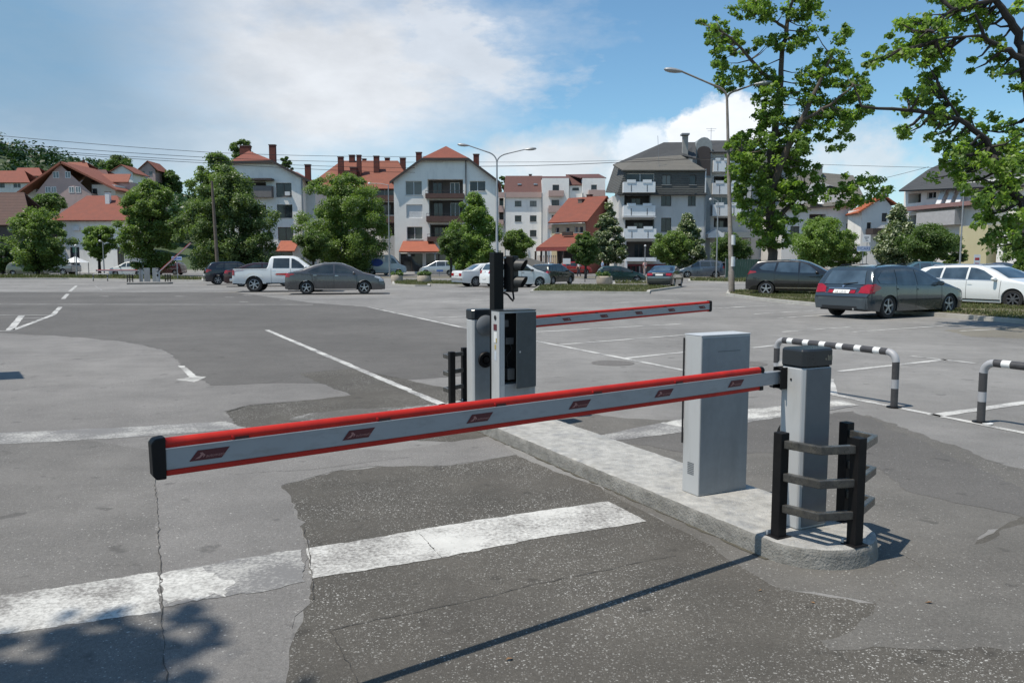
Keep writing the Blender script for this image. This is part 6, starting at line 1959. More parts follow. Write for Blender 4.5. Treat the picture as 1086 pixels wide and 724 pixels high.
D2 = 19.0
b2 = Vector((at(1112, 300, D2).x, D2, 0))
rclumps = [(912, 52, 940, 72, 8), (930, 36, 962, 62, 14), (950, 10, 1004, 66, 60), (985, -30, 1060, 10, 30), (1000, 0, 1052, 34, 44), (960, 40, 1010, 72, 26), (975, 66, 1017, 122, 44), (945, 96, 976, 120, 12), (1020, 62, 1034, 76, 4), (1030, 30, 1062, 56, 10), (1052, 52, 1074, 82, 10), (1074, 70, 1092, 102, 8),
           (952, 120, 982, 148, 12), (985, 116, 1040, 165, 46), (1020, 118, 1092, 184, 70), (980, 160, 1030, 195, 22), (1010, 150, 1092, 215, 70), (1030, 195, 1092, 250, 60), (1045, 238, 1070, 266, 10), (1070, 246, 1100, 290, 16), (1060, -20, 1110, 20, 8)]
rtr = [[(1112, 345, 0, .24), (1108, 290, 0, .19), (1100, 230, 0, .16), (1094, 150, 0, .13), (1090, 95, 0, .115), (1084, 50, -.1, .10), (1072, 22, -.2, .085), (1054, -2, -.3, .065), (1030, -30, -.4, .05)],
       [(1102, 240, 0, .12), (1075, 205, -.2, .10), (1060, 180, -.3, .085), (1046, 148, -.4, .07), (1018, 127, -.5, .058), (981, 119, -.6, .042), (914, 113, -.8, .028), (908, 98, -.8, .02)],
       [(1088, 62, -.1, .08), (1062, 53, -.3, .06), (1043, 38, -.5, .04), (1034, 15, -.6, .025)], [(1043, 38, -.5, .03), (1005, 40, -.7, .02), (955, 52, -.9, .01), (922, 66, -1, .006)],
       [(1060, -2, -.3, .05), (1010, 10, -.7, .03), (975, 40, -.9, .015)], [(1018, 127, -.5, .03), (998, 95, -.7, .02), (985, 70, -.8, .01)]]
limb_tree('drooping bright leaved tree reaching in from the right edge with a long bare bough', tuple(b2), rtr, rclumps, D2, L_NEAR, L_NEAR2, .11, 44, 52, 1.0, droop=1.3, name='broadleaf_tree', dens=.78)

# ---- tree outside the frame on the left: its shade lies in the lower left corner
def shade_tree():
    rng = np.random.default_rng(9)
    t = thing('broadleaf_tree', 'tree standing left of the picture whose shade falls in the lower left corner', 'tree', (-6.4, .6, 0))
    cl = []
    for i in range(150):
        a = rng.random() * 2 * PI; r = 2.6 * math.sqrt(rng.random())
        cl.append((r * math.cos(a) + .55, r * math.sin(a) * .62 - .55, 5.2 + 2.6 * rng.random(), rng.uniform(.3, .6)))
    pts, outs = crown_points(cl, 190, rng, .2)
    put_mesh('crown', leaf_mesh('crown', pts, .2, rng, outs, up=.5), L_NEAR2, t)
    m = MB(); m.tube([(0, 0, -.1), (.05, 0, 2.5), (.2, .1, 4.8), (.3, .1, 6.6)], [.24, .19, .15, .05], 10)
    for c in cl[::6]:
        m.tube([(.2, .1, 4.4), (c[0] * .5, c[1] * .5, c[2] - .4), (c[0], c[1], c[2])], [.07, .04, .01], 6)
    m.build('trunk', BARK_D, t, smooth=True)
shade_tree()
# ---------------------------------------------------------------- verges, kerbs, street things, people
GRASS_B = M('verge_soil', (.11, .095, .055), .95, var=.35, scale=1.2, dirt=(.07, .09, .03), dscale=.8)
ROADK = M('kerb_stone', (.40, .385, .35), .85, var=.15, scale=2, dirt=(.25, .24, .21), dscale=1.5)
def verge(pix, h=.10, blades=0, blen=.12, seed=1, name='grass_verge', cover=None, kerb=True):
    pts = [G(u, v) for u, v in pix]
    plan = [(p.x, p.y) for p in pts]
    m = MB(); m.prism(plan, -.01, h)
    struct(m.build('kerb', ROADK))
    cx = sum(p[0] for p in plan) / len(plan); cy = sum(p[1] for p in plan) / len(plan)
    # soil sheet inside the kerb stones
    ins = []
    n = len(plan)
    area = sum(plan[i][0] * plan[(i + 1) % n][1] - plan[(i + 1) % n][0] * plan[i][1] for i in range(n))
    sg = 1 if area > 0 else -1
    for i in range(n):
        a, b, c = Vector(plan[i - 1]), Vector(plan[i]), Vector(plan[(i + 1) % n])
        d1 = (b - a).normalized(); d2 = (c - b).normalized()
        n1 = Vector((-d1.y, d1.x)) * sg; n2 = Vector((-d2.y, d2.x)) * sg
        k = (n1 + n2); k = k / max(.4, k.length_squared) * 2 if k.length > .01 else n1
        ins.append(b + k * .16)
    m = MB(); m.poly([(p.x, p.y, h + .006) for p in ins])
    struct(m.build(name, cover or GRASS_B))
    if blades:
        rng = np.random.default_rng(seed)
        xs = [p.x for p in ins]; ys = [p.y for p in ins]
        got = []
        while len(got) < blades:
            q = (rng.uniform(min(xs), max(xs)), rng.uniform(min(ys), max(ys)))
            c = False
            for i in range(n):
                a, b = ins[i], ins[(i + 1) % n]
                if (a.y > q[1]) != (b.y > q[1]) and q[0] < (b.x - a.x) * (q[1] - a.y) / (b.y - a.y) + a.x: c = not c
            if c:
                pn = math.sin(q[0] * .9 + seed) * math.sin(q[1] * 1.3 + q[0] * .4)
                if pn > -.35 or rng.random() < .25: got.append(q)
        a = np.array(got); k = len(a)
        ang = rng.random(k) * 2 * PI; L = blen * rng.uniform(.5, 1.5, k); w = .012 + .02 * rng.random(k) * (blen / .12)
        dx, dy = np.cos(ang), np.sin(ang); lean = rng.normal(size=(k, 2)) * .35 * L[:, None]
        v = np.zeros((k, 3, 3)); v[:, 0, 0] = a[:, 0] - dx * w; v[:, 0, 1] = a[:, 1] - dy * w
        v[:, 1, 0] = a[:, 0] + dx * w; v[:, 1, 1] = a[:, 1] + dy * w
        v[:, 2, 0] = a[:, 0] + lean[:, 0]; v[:, 2, 1] = a[:, 1] + lean[:, 1]; v[:, :2, 2] = h + .004; v[:, 2, 2] = h + L
        me = bpy.data.meshes.new('grass'); me.from_pydata(v.reshape(-1, 3).tolist(), [], [(3 * i, 3 * i + 1, 3 * i + 2) for i in range(k)])
        put = bpy.data.objects.new('grass', me); me.materials.append(leafmat('grass_blade_%d' % seed, (.06, .095, .025), (.17, .155, .07), trans=.2)); C.objects.link(put)
        struct(put, 'stuff')
verge([(770, 313.5), (800, 318), (868, 325), (945, 332), (1015, 337.5), (1180, 352), (1180, 336), (1086, 326), (980, 318), (880, 311.5), (800, 309), (772, 309.5)], .11, 26000, .055, 1)
verge([(562, 310.5), (640, 311.2), (689, 311.6), (690, 309.5), (722, 305), (640, 303.6), (572, 304)], .10, 9000, .09, 2)
verge([(416, 302.5), (440, 304), (456, 304), (456, 302.5), (500, 303.5), (500, 299.5), (416, 298)], .10, 4000, .10, 3)
verge([(-120, 296.2), (73, 296.2), (120, 297), (216, 298.5), (216, 296.5), (120, 293.8), (-120, 293.2)], .12, 8000, .22, 4)
verge([(730, 299), (770, 300), (900, 302.5), (1086, 312), (1086, 308), (900, 299), (770, 297.2), (730, 297)], .10, 6000, .18, 5)
verge([(650, 302.2), (720, 302.4), (720, 300.6), (650, 300.4)], .08, 500, .2, 6)
# street and pavement beyond
sheet('road', [(-400, 293), (1500, 293.2), (1500, 289.4), (-400, 289.4)], A_ROAD, .006)
sheet('pavement', [(-400, 289.3), (1500, 289.3), (1500, 287.2), (-400, 287.2)], M('pavement_pale', (.30, .29, .27), .85, scale=.5), .012)
for v in (291.2,):
    for i in range(16):
        u = 20 + i * 70
        line((u, v), (u + 30, v), .25, P_LINE, .014)
g_ = MB(); p = G(-380, 288.6); q = G(1480, 288.6)
g_.box(p.x, q.x, p.y, p.y + .2, 0, .14); struct(g_.build('kerb', ROADK))

# ---- lamp posts
LAMPG = M('lamp_steel', (.30, .31, .32), .45, .3, .12, 3)
LAMPR = M('lamp_rust', (.20, .175, .15), .7, .1, .35, 6, dirt=(.30, .29, .27), dscale=2)
def double_lamp(label, px, D, vtop, arms, base_r=.11, top_r=.055, mat=LAMPG, lean=0.0):
    b = at(px, 278, D); t = thing('street_lamp', label, 'street lamp', (b.x, b.y, 0), 0, 'double armed street lamps')
    zt = at(px + lean, vtop, D).z; xl = at(px + lean, vtop, D).x - b.x
    m = MB(); m.tube([(0, 0, 0), (xl * .12, 0, zt * .12), (xl * .13, 0, zt * .125), (xl, 0, zt)], [base_r * 1.25, base_r * 1.2, base_r, top_r], 14)
    m.build('pole', mat, t, smooth=True)
    for (u0, v0, u1, v1) in arms:      # (bend) -> (lantern root)
        pts = [Vector((xl, 0, zt - .1))]
        e0 = at(u0, v0, D) - Vector((b.x, b.y, 0)); e1 = at(u1, v1, D) - Vector((b.x, b.y, 0))
        for k in range(1, 7):
            f = k / 6
            p = pts[0] * (1 - f) ** 2 + Vector((xl, 0, e0.z - (e0.z - zt) * .25)) * 2 * f * (1 - f) + e0 * f ** 2
            pts.append(p)
        for k in range(1, 5): pts.append(e0.lerp(e1, k / 4))
        a = MB(); a.tube(pts, [.05] * 7 + [.04] * 4, 10); arm = a.build('arm', mat, t, smooth=True)
        d = (pts[-1] - pts[-2]).normalized(); d.z *= .3; d.normalize()
        l = MB(); prof = [(-.05, .06), (.08, .11), (.3, .17), (.55, .18), (.75, .12), (.82, .03)]
        vs = []; n = 12
        for (x, r) in prof:
            for k in range(n):
                th = 2 * PI * k / n
                vs.append(pts[-1] + d * x + Vector((0, 1, 0)) * r * math.cos(th) + Vector((0, 0, 1)) * (r * .62 * math.sin(th)))
        fs = [(i * n + k, i * n + (k + 1) % n, (i + 1) * n + (k + 1) % n, (i + 1) * n + k) for i in range(len(prof) - 1) for k in range(n)]
        fs += [tuple(range(n - 1, -1, -1)), tuple(range((len(prof) - 1) * n, len(prof) * n))]
        l.add(vs, fs); ln = l.build('lantern', LAMPG, t, smooth=True)
    return t
double_lamp('tall grey double armed lamp behind the signal post, open sky at its lanterns', 527, 60, 172, [(516, 161, 497, 154.5), (538, 163, 557, 158.5)])
lt = double_lamp('tallest rust stained double armed lamp beside the big right tree', 777, 37.9, 104, [(758, 91, 723, 76), (782, 96, 800, 89.5)], base_r=.115, lean=-6, mat=LAMPR)
m = MB(); m.lathe([(.135, 1.3), (.135, 1.75)], 'z', 14, (-.02, 0, 0)); m.lathe([(.13, 2.3), (.13, 2.75)], 'z', 14, (-.03, 0, 0)); m.build('notice', WHITEP, lt, smooth=True)
def single_lamp(label, px, D, vtop, du, cat='street lamp'):
    b = at(px, 278, D); t = thing('street_lamp', label, cat, (b.x, b.y, 0), 0, 'slim single street lamps')
    z = at(px, vtop, D).z
    m = MB(); m.tube([(0, 0, 0), (0, 0, z)], [.075, .045], 10); m.build('pole', LAMPG, t, smooth=True)
    dx = du * D / F
    m = MB(); m.tube([(0, 0, z - .05), (dx * .4, 0, z + .12), (dx, 0, z + .15)], [.035, .03, .025], 6); m.build('arm', LAMPG, t, smooth=True)
    m = MB(); m.lathe([(.03, 0), (.13, .08), (.13, .16), (.02, .24)], 'z', 10, (dx, 0, z + .02)); m.build('lantern', FRAME_W, t, smooth=True)
single_lamp('slim pale lamp post before the grey mansard block right of its corner', 760, 78, 213, -8)
single_lamp('slim pale lamp post before the pale block on the far right', 1018, 62, 197, 2)
single_lamp('slim lamp post before the central block, left of its orange canopy', 413, 84, 196, -20)
single_lamp('short lamp post under the vase shaped tree', 110, 84, 257, -3)
single_lamp('short slim pole before the low white house beside the far hoop', 81, 80, 262, 0)
single_lamp('short white lamp post before the mansard block balconies', 684, 92, 262, 0)
# leaning wooden utility pole
b_ = at(231, 278, 64); t = thing('utility_pole', 'bare brown wooden utility pole before the broad layered tree', 'utility pole', (b_.x, b_.y, 0))
m = MB(); zt = at(228, 192, 64).z; m.tube([(0, 0, 0), (-.12, 0, zt * .5), (-.24, 0, zt)], [.14, .125, .09], 10); m.build('pole', M('old_wood', (.12, .095, .075), .9, var=.3, scale=5), t, smooth=True)
# wires
WIRE = M('wire_black', (.02, .02, .022), .6)
def wire(label, pts, D, r=.022):
    P = [at(u, v, d) for (u, v), d in zip(pts, D)]
    out = []
    for i in range(len(P) - 1):
        n = 12
        for j in range(n):
            f = j / n
            p = P[i].lerp(P[i + 1], f); p.z -= .35 * 4 * f * (1 - f) * (P[i + 1] - P[i]).length / 60
            out.append(p)
    out.append(P[-1])
    m = MB(); m.tube(out, r, 5); o = m.build('power_line', WIRE, smooth=True)
    return tag(o, label, 'wire', 'overhead wires')
wire('thin overhead wire, topmost of the bundle above the left roofs', [(-60, 138), (228, 162), (452, 166)], [70, 80, 96])
wire('second overhead wire down in the bundle above the left roofs', [(-60, 146), (228, 167.5), (470, 172)], [70, 80, 96])
wire('third overhead wire down in the bundle above the left roofs', [(-60, 151), (228, 171), (440, 178)], [70, 80, 96])
wire('lowest overhead wire of the bundle above the left roofs', [(-60, 152.5), (228, 173.5), (440, 183)], [70, 80, 96])
wire('upper overhead wire crossing before the grey mansard block', [(508, 172), (720, 168), (1130, 180)], [98, 100, 84])
wire('lower thicker overhead wire crossing before the grey mansard block', [(508, 176.5), (650, 172.5), (770, 166)], [98, 100, 104], .035)
wire('short slanting wire ending at the dark roof on the right', [(925, 192), (985, 177)], [92, 88])

# ---- signs, planters, fences, parasol
def sign(label, px, D, rect, face, lettering=None, base=None, col=(.05, .1, .25), size=None, name='road_sign', cat='sign', marks=(), mcol=(.06, .06, .07)):
    b = at(px, 278, D); t = thing(name, label, cat, (b.x, b.y, 0))
    p = at(rect[0], rect[1], D) - Vector((b.x, b.y, 0)); q = at(rect[2], rect[3], D) - Vector((b.x, b.y, 0))
    m = MB(); m.tube([(0, .05, 0), (0, .05, p.z)], .035, 8); m.build('post', LAMPG, t, smooth=True)
    m = MB(); m.box(p.x, q.x, -.03, .0, q.z, p.z); o = m.build('board', face, t)
    if marks:
        m = MB(); W_, H_ = q.x - p.x, p.z - q.z
        for a, b_, c_, d_ in marks: m.box(p.x + W_ * a, p.x + W_ * b_, -.036, -.031, q.z + H_ * c_, q.z + H_ * d_)
        m.build('lettering', M('marks_' + name + str(px), mcol, .6), o)
    if lettering:
        txt_part('lettering', lettering, size, M('letter_' + name + str(px), col, .6), o, ((p.x + q.x) / 2, -.034, (p.z + q.z) / 2), (PI / 2, 0, 0))
    return t
SIGN_B = M('sign_blue_white', (.40, .47, .60), .5, var=.05); SIGN_W = M('sign_white', (.70, .71, .72), .5, var=.04)
sign('blue white street sign just right of the raised boom', 187.5, 66, (182, 272, 193, 276), SIGN_B, marks=[(.06, .5, .15, .85), (.56, .94, .3, .7)], mcol=(.08, .14, .38))
sign('pale blue banner sign with dark lettering below the white square sign', 915, 70, (909, 261, 923, 266.5), SIGN_B, 'TICARE', size=.36, name='shop_sign')
sign('square white sign with dark script left of the creamy flowered tree', 919, 84, (915, 249, 923, 257), SIGN_W, marks=[(.2, .8, .62, .72), (.3, .62, .4, .47), (.4, .7, .2, .27)], name='shop_sign')
sign('white and red notice board behind the white estate', 1036, 66, (1033, 270, 1039, 283), SIGN_W, marks=[(.15, .85, .55, .75), (.2, .8, .25, .32)], mcol=(.4, .03, .03), name='notice_board')
sign('small white panel standing before the tavern veranda', 600.5, 92, (597, 274, 605, 280), SIGN_W, name='notice_board')
sign('green billboard panel beside the low white house', 79, 92, (77, 262, 82, 268), M('sign_green', (.03, .10, .07), .5))
sign('low blue panel before the silver people carrier', 466, 84, (463, 286, 470, 288), M('sign_blue', (.05, .12, .35), .5))
b_ = at(1100, 278, 24); t = thing('billboard', 'brown framed billboard edge under the drooping tree', 'billboard', (b_.x, b_.y, 0))
p = at(1074, 231, 24) - b_; q = at(1125, 249, 24) - b_
m = MB(); z1 = at(1074, 231, 24).z; z0_ = at(1074, 249, 24).z
for (a, c_, d_, e_) in ((p.x, q.x, z1 - .1, z1), (p.x, q.x, z0_, z0_ + .1), (p.x, p.x + .1, z0_ + .1, z1 - .1), (q.x - .1, q.x, z0_ + .1, z1 - .1)): m.box(a, c_, -.08, .08, d_, e_)
m.build('frame', M('billboard_brown', (.10, .07, .06), .6), t)
m = MB(); m.box(p.x + .08, q.x - .08, -.03, .03, z0_ + .08, z1 - .08); m.build('panel', M('billboard_panel', (.14, .115, .11), .6), t)
m = MB(); m.tube([(p.x + .9, 0, 0), (p.x + .9, 0, z0_)], .06, 8); m.build('post', M('billboard_brown', (), 0), t)

def planter(label, px, py, w=1.6):
    p = G(px, py); t = thing('planter', label, 'planter', (p.x, p.y, 0))
    m = MB(); pr = [(w * .44, 0), (w * .5, .15), (w * .5, .5), (w * .46, .56), (w * .42, .56), (w * .40, .46), (.001, .45)]
    m.lathe(pr, 'z', 14); m.build('tub', M('planter_concrete', (.40, .34, .27), .9, var=.15), t, smooth=True)
    rng = np.random.default_rng(int(px)); cl = [(rng.uniform(-.4, .4) * w, rng.uniform(-.3, .3) * w, .6 + .15 * rng.random(), .22) for _ in range(9)]
    pts, outs = crown_points(cl, 40, rng); put_mesh('plant', leaf_mesh('plant', pts, .14, rng, outs), L_DARK, t)
planter('round concrete planter at the left end of the green estate', 641, 301.5, 1.1)
planter('low concrete planter before the orange shop canopy', 450, 300.5, 1.0)
planter('concrete planter at the foot of the slim lamp before the central block', 421, 299.5, .9)

# row of dark fence bars before the green kiosk
b_ = at(790, 278, 72); t = thing('kiosk_fence', 'dark green board fence left of the big tree trunk', 'fence', (b_.x, b_.y, 0))
x0 = at(770, 278, 72).x - b_.x; x1 = at(806, 278, 72).x - b_.x
m = MB(); n = 14
for i in range(n):
    a = x0 + (x1 - x0) * i / n; m.box(a, a + (x1 - x0) / n - .02, 0, .04, .1, 1.75)
m.build('boards', M('fence_green', (.02, .055, .04), .6, var=.2), t)
m = MB()
for i in range(4):
    a = x0 + (x1 - x0) * i / 3.001; m.box(a - .04, a + .04, .05, .13, 0, 1.85)
m.build('fence_post', METAL_G, t)
b_ = at(858, 278, 80); t = thing('parasol', 'bright red parasol with a white patch behind the black off road car', 'parasol', (b_.x, b_.y, 0))
za = at(858, 265, 80).z; ze = at(858, 271, 80).z; m = MB(); n = 8
ring = [(1.05 * math.cos(2 * PI * k / n), 1.05 * math.sin(2 * PI * k / n), ze) for k in range(n)]
m.add([(0, 0, za)] + ring + [(0, 0, za - .08)] + [(x * .98, y * .98, z - .06) for x, y, z in ring], [(0, k + 1, (k + 1) % n + 1) for k in range(n)] + [(n + 1, n + 2 + (k + 1) % n, n + 2 + k) for k in range(n)] + [(k + 1, n + 2 + k, n + 2 + (k + 1) % n, (k + 1) % n + 1) for k in range(n)])
m.build('canopy', M('parasol_red', (.50, .012, .03), .7), t)
m = MB(); m.tube([(0, 0, 0), (0, 0, za)], .03, 8); m.build('pole', LAMPG, t)
m = MB(); m.slab([(.25, -.62, za - .28), (.85, -.55, ze + .06), (.65, -.8, ze + .05), (.2, -.7, za - .3)], .01); m.build('patch', WHITEP, t)
b_ = at(68, 278, 96); 
t = thing('market_umbrella', 'white tent roof beside the low white house on the left', 'tent', (at(80, 278, 96).x, 96, 0))
zc = at(80, 272, 96).z; m = MB()
m.add([(0, 0, zc), (-1.1, -1.1, zc - .7), (1.1, -1.1, zc - .7), (1.1, 1.1, zc - .7), (-1.1, 1.1, zc - .7)], [(0, 1, 2), (0, 2, 3), (0, 3, 4), (0, 4, 1), (1, 4, 3, 2)]); m.build('canopy', WHITEP, t)
m = MB()
for sx in (-1, 1):
    for sy in (-1, 1): m.box(sx * 1.0 - .03, sx * 1.0 + .03, sy * 1.0 - .03, sy * 1.0 + .03, 0, zc - .7)
m.build('leg', METAL_G, t)
# railing pieces before the tavern
for k, (px, py) in enumerate(((612, 299), (596, 297.5))):
    p = G(px, py); t = thing('railing', ('low dark hoop railing beside the ball shaped tree' if k == 0 else 'low dark hoop railing beyond the green hatchback'), 'railing', (p.x, p.y, 0))
    m = MB(); m.tube([(-.6, 0, 0), (-.6, 0, .85), (-.5, 0, .95), (.5, 0, .95), (.6, 0, .85), (.6, 0, 0)], .03, 8); m.build('rail', FRAME_D, t, smooth=True)
p = G(849, 306); o = None
for k, (px, py, D) in enumerate(((781, 300, 0), (852, 302, 0))):
    pass
# sloping ramp wall left of the tavern
a = at(551, 278, 98); c = at(590, 278, 98)
m = MB(); m.extrude_y([(a.x, 0), (c.x, 0), (c.x, at(590, 282, 98).z), (a.x, at(551, 270.5, 98).z)], 98, 98.5)
o = m.build('ramp_wall', M('ramp_concrete', (.33, .31, .28), .85, dirt=(.2, .19, .17))); tag(o, 'sloping pale concrete ramp wall behind the white hatchback', 'wall')

# sign outside the frame on the left: only its shadow shows on the pale asphalt
t = thing('road_sign', 'direction sign left of the picture whose angular shadow lies on the pale asphalt', 'sign', (-7.62, 10.2, 0))
m = MB(); m.tube([(0, 0, 0), (0, 0, 2.6)], .03, 10); m.build('post', LAMPG, t, smooth=True)
m = MB(); m.box(-.5, .36, -.02, .0, 1.3, 2.6, Matrix.Rotation(math.radians(-55), 4, 'Z')); m.build('board', SIGN_B, t)

# ---- people
def person(label, px, D, hgt, top, legs, hair=(.03, .02, .015), facing=0.0, stride=.18, arm=.1, sitting=False):
    b = at(px, 278, D); t = thing('person', label, 'person', (b.x, b.y, .012), facing, 'pedestrians on the far pavement')
    k = hgt / 1.75
    def skin(name, V, E, R, mat, parent, root=0):
        me = bpy.data.meshes.new(name); me.from_pydata([Vector(v) * k for v in V], E, [])
        o = bpy.data.objects.new(name, me); C.objects.link(o); o.parent = parent; me.materials.append(mat)
        md = o.modifiers.new('skin', 'SKIN'); md.use_smooth_shade = True
        for i, r in enumerate(R): me.skin_vertices[0].data[i].radius = (r[0] * k, r[1] * k) if isinstance(r, tuple) else (r * k, r * k)
        for i in range(len(V)): me.skin_vertices[0].data[i].use_root = (i == root)
        o.modifiers.new('sub', 'SUBSURF').levels = 1; o.modifiers['sub'].render_levels = 1
        return o
    st = stride
    V = [(0, 0, .95), (0, 0, 1.12), (0, 0, 1.32), (0, 0, 1.44), (0, 0, 1.52), (0, .01, 1.60), (0, .01, 1.70),
         (.17, 0, 1.41), (.22, arm, 1.14), (.23, arm * 1.2 + .10, .92), (.23, arm + .14, .82), (-.17, 0, 1.41), (-.22, -arm, 1.14), (-.23, -arm + .06, .92), (-.23, -arm + .10, .82),
         (.09, 0, .90), (.10, st * .6, .50), (.10, st * .8, .08), (.10, st * .8 + .14, .04), (-.09, 0, .90), (-.10, -st * .3, .50), (-.10, -st, .10), (-.10, -st + .13, .04)]
    E = [(0, 1), (1, 2), (2, 3), (3, 4), (4, 5), (5, 6), (3, 7), (7, 8), (8, 9), (9, 10), (3, 11), (11, 12), (12, 13), (13, 14), (0, 15), (15, 16), (16, 17), (17, 18), (0, 19), (19, 20), (20, 21), (21, 22)]
    R = [(.15, .10), (.13, .10), (.16, .11), (.10, .08), .055, (.075, .09), (.07, .085), .06, .045, .035, .04, .06, .045, .035, .04, .085, .058, .04, .035, .085, .058, .04, .035]
    SK = M('skin_tone', (.38, .22, .15), .6, var=.05)
    skin('body', V, E, R, SK, t)
    iv = [0, 1, 2, 3, 7, 8, 11, 12]; mp = {o: i for i, o in enumerate(iv)}
    skin('shirt', [V[i] for i in iv], [(mp[a], mp[b_]) for a, b_ in E if a in mp and b_ in mp], [tuple(x * 1.18 for x in R[i]) if isinstance(R[i], tuple) else R[i] * 1.25 for i in iv], M('cloth_' + label[:14].replace(' ', '_'), top, .85, var=.08, scale=6), t)
    iv = [0, 15, 16, 17, 19, 20, 21]; mp = {o: i for i, o in enumerate(iv)}
    skin('trousers', [V[i] for i in iv], [(mp[a], mp[b_]) for a, b_ in E if a in mp and b_ in mp], [tuple(x * 1.12 for x in R[i]) if isinstance(R[i], tuple) else R[i] * 1.22 for i in iv], M('trouser_' + label[:14].replace(' ', '_'), legs, .85, var=.08, scale=6), t)
    m = MB(); m.lathe([(.02, .10), (.07, .085), (.092, .03), (.088, -.02), (.06, -.05), (.001, -.045)], 'z', 12, (0, -.02, 1.70))
    h = m.build('hair', M('hair_' + label[:10].replace(' ', '_'), hair, .7), t, smooth=True); h.scale = (k, k * 1.05, k)
person('person in a white shirt and dark trousers walking before the red car', 614, 80, 1.75, (.70, .70, .72), (.03, .035, .05), facing=PI / 2)
person('person in a light blue shirt behind the green estate roof', 639, 84, 1.78, (.32, .42, .62), (.05, .05, .07), facing=-PI / 2)
person('person in a white top behind the green estate, right of the blue shirt', 653, 86, 1.68, (.72, .72, .72), (.10, .09, .08), facing=.4)
person('person in a pale pink top before the maroon shop front', 684, 95, 1.70, (.60, .36, .36), (.40, .26, .24), facing=0)
person('person in pale clothes standing by the board fence', 761, 80, 1.72, (.50, .52, .56), (.06, .06, .08), facing=.2)
person('person in a white top glimpsed beside the big tree trunk', 806, 66, 1.70, (.66, .68, .72), (.05, .05, .06), facing=-.3)
# dry leaves and litter on the asphalt
rng = np.random.default_rng(77)
pp = []
for (u, v) in [(737 + 125 * 0 + 125, 640), (806, 627), (985, 640), (868, 484), (540, 700)]:
    q = G(u, v); pp.append((q.x, q.y, .007))
me = leaf_mesh('dry_leaves', np.array(pp), .03, rng, None, up=3)
o = put_mesh('dry_leaves', me, M('dry_leaf', (.22, .12, .05), .8), None); struct(o, 'stuff')
# ---------------------------------------------------------------- sky, sun and camera
SUN_EL, SUN_AZ = math.radians(65), math.radians(24)      # shadows fall to the right and away
to_sun = Vector((-math.cos(SUN_AZ) * math.cos(SUN_EL), -math.sin(SUN_AZ) * math.cos(SUN_EL), math.sin(SUN_EL)))
w = bpy.data.worlds.new('World'); bpy.context.scene.world = w; w.use_nodes = True
nt = w.node_tree; bg = nt.nodes['Background']
sky = nt.nodes.new('ShaderNodeTexSky'); sky.sky_type = 'NISHITA'; sky.sun_disc = False
sky.sun_elevation = SUN_EL; sky.sun_rotation = math.atan2(to_sun.x, to_sun.y)
sky.air_density = 1.0; sky.dust_density = .3; sky.ozone_density = 2.5; sky.altitude = 200
co = nt.nodes.new('ShaderNodeTexCoord').outputs['Generated']
def dirn(u, v):
    d = ray(u, v); return d.normalized()
def lobe(u, v, a, soft):
    """1 near the direction of a photo point, falling to 0 at the angle a (degrees)"""
    n = nt.nodes.new('ShaderNodeVectorMath'); n.operation = 'DOT_PRODUCT'
    link(nt, co, n.inputs[0]); n.inputs[1].default_value = dirn(u, v)
    return n.outputs['Value'], mapr(nt, n.outputs['Value'], math.cos(math.radians(a)), math.cos(math.radians(a * soft)), 0, 1)
def stretch(sx, sy, sz, loc=(0, 0, 0)):
    m = nt.nodes.new('ShaderNodeMapping'); m.inputs['Scale'].default_value = (sx, sy, sz); m.inputs['Location'].default_value = loc
    link(nt, co, m.inputs['Vector']); return m.outputs[0]
def add(a, b): return math_(nt, 'ADD', a, b)
def mul(a, b): return math_(nt, 'MULTIPLY', a, b)
def mx(a, b): return math_(nt, 'MAXIMUM', a, b)
def ellipse(u, v, ru, rv, rot=0.0):
    """elliptic distance (1 at the rim) of the view direction from a photo point, radii in photo pixels"""
    d = dirn(u, v); r = Vector((d.y, -d.x, 0)).normalized(); up = r.cross(d)
    c, s = math.cos(rot), math.sin(rot)
    ax = (r * c + up * s) / (ru / F); ay = (up * c - r * s) / (rv / F)
    outs = []
    for a in (ax, ay):
        n = nt.nodes.new('ShaderNodeVectorMath'); n.operation = 'DOT_PRODUCT'
        link(nt, co, n.inputs[0]); n.inputs[1].default_value = a
        n2 = math_(nt, 'SUBTRACT', n.outputs['Value'], float(a.dot(d)))
        outs.append(mul(n2, n2))
    e = math_(nt, 'SQRT', add(outs[0], outs[1]), 0.0)
    front = nt.nodes.new('ShaderNodeVectorMath'); front.operation = 'DOT_PRODUCT'
    link(nt, co, front.inputs[0]); front.inputs[1].default_value = d
    return math_(nt, 'ADD', e, mapr(nt, front.outputs['Value'], .2, .0, 0, 9))
wisp = noise(nt, stretch(2.2, 2.2, 5.5), 2.1, 9, .62)
wisp2 = noise(nt, stretch(3, 3, 7, (4, 1, 2)), 4.0, 8, .6)
puff = noise(nt, stretch(1, 1, 1.3), 16, 9, .62)
# broad thin veil
e1 = ellipse(330, 75, 285, 110, .10)
veil = mapr(nt, add(e1, mul(add(wisp, -.5), 1.5)), 1.12, .35, 0, 1)
e1b = ellipse(470, 60, 125, 62, -.1)
veil = mx(veil, mul(mapr(nt, add(e1b, mul(add(wisp2, -.5), 1.7)), 1.05, .5, 0, 1), .85))
e2 = ellipse(150, 150, 330, 60, .06)
veil = mx(veil, mul(mapr(nt, add(e2, mul(add(wisp2, -.5), 1.2)), 1.2, .3, 0, 1), .8))
e2b = ellipse(30, 130, 260, 150)
grey = mul(mapr(nt, add(ellipse(20, 55, 210, 120, -.35), mul(add(wisp, -.5), .9)), 1.15, .35, 0, 1), .8)
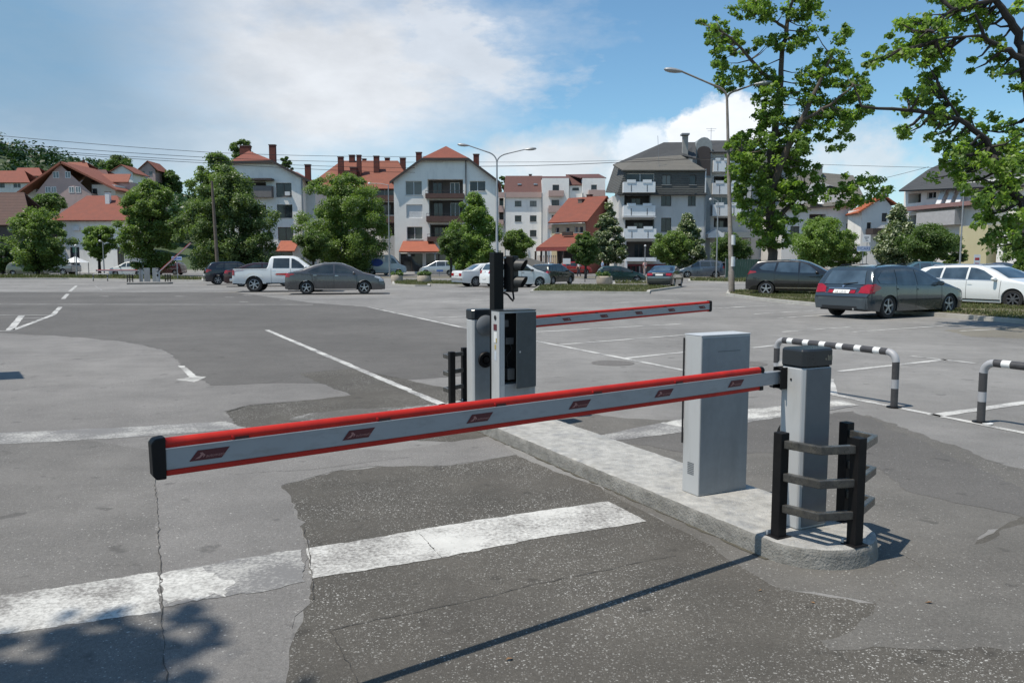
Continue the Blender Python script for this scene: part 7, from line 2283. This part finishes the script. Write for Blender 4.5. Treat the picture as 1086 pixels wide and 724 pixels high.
# bank low over the roofs, and cumulus behind the grey block
e3 = ellipse(600, 172, 120, 36, .0)
bank = mapr(nt, add(e3, mul(add(puff, -.5), 1.5)), 1.15, .45, 0, .9)
e4 = ellipse(752, 142, 72, 38, .35)
cum = mapr(nt, add(e4, mul(add(puff, -.5), 1.5)), .95, .70, 0, 1)
e5 = ellipse(900, 168, 110, 46, 0)
cum2 = mapr(nt, add(e5, mul(add(puff, -.5), 2.2)), 1.0, .3, 0, .75)
e6 = ellipse(690, 165, 60, 40)
cum3 = mul(mapr(nt, add(e6, mul(add(puff, -.5), 1.7)), 1.0, .6, 0, 1), .8)
# everywhere else a scatter of thin cloud so that the sky goes on outside the picture
sep = nt.nodes.new('ShaderNodeSeparateXYZ'); link(nt, co, sep.inputs[0])
behind = mul(mapr(nt, wisp, .52, .72, 0, .7), mapr(nt, sep.outputs['Y'], .55, .2, 0, 1))
low = mapr(nt, sep.outputs['Z'], .16, .0, 0, .35)
dens = mx(mx(mx(veil, bank), mx(cum, cum2)), mx(mx(cum3, behind), low))
# brightness of the cloud body
shade = mapr(nt, noise(nt, stretch(1, 1, 2.2, (1, 2, 3)), 7, 8, .6), .3, .7, .80, 1.06)
k = mul(shade, add(.80, mul(mx(cum, cum3), .22)))
cl = nt.nodes.new('ShaderNodeVectorMath'); cl.operation = 'SCALE'; link(nt, k, cl.inputs['Scale'])
SKYS = .135
CLV = .80
cl.inputs[0].default_value = (CLV / SKYS * .965, CLV / SKYS * .985, CLV / SKYS * 1.02)
blue = mix(nt, 1.0, sky.outputs[0], (.56, .72, .735), 'MULTIPLY')
out = mix(nt, mul(dens, .9), blue, cl.outputs[0])
out = mix(nt, grey, out, (.165 / SKYS, .275 / SKYS, .39 / SKYS))
link(nt, out, bg.inputs['Color']); bg.inputs['Strength'].default_value = SKYS

sd = bpy.data.lights.new('sun', 'SUN'); sd.energy = 3.5; sd.angle = math.radians(.53); sd.color = (1, .935, .83)
so = bpy.data.objects.new('sun', sd); C.objects.link(so); so.rotation_euler = to_sun.to_track_quat('Z', 'Y').to_euler(); so.location = (0, 0, 60)

cd = bpy.data.cameras.new('camera'); cam = bpy.data.objects.new('camera', cd); C.objects.link(cam)
cam.location = (0, 0, EYE); cam.rotation_euler = (PI / 2 - PITCH, 0, 0)
cd.sensor_width = 36; cd.sensor_fit = 'HORIZONTAL'; cd.lens = F / 1086 * 36; cd.clip_end = 3000; cd.clip_start = .05
sc = bpy.context.scene; sc.camera = cam
sc.view_settings.view_transform = 'Standard'; sc.view_settings.look = 'None'; sc.view_settings.gamma = 1; sc.view_settings.exposure = .5
sc.view_settings.use_curve_mapping = False
sc.render.engine = 'CYCLES'
cy = sc.cycles
cy.use_denoising = True
try: cy.denoiser = 'OPENIMAGEDENOISE'
except Exception: pass
cy.max_bounces = 6; cy.diffuse_bounces = 3; cy.glossy_bounces = 3; cy.transmission_bounces = 4; cy.transparent_max_bounces = 4
cy.sample_clamp_indirect = 8; cy.caustics_reflective = False; cy.caustics_refractive = False
bpy.context.view_layer.update()
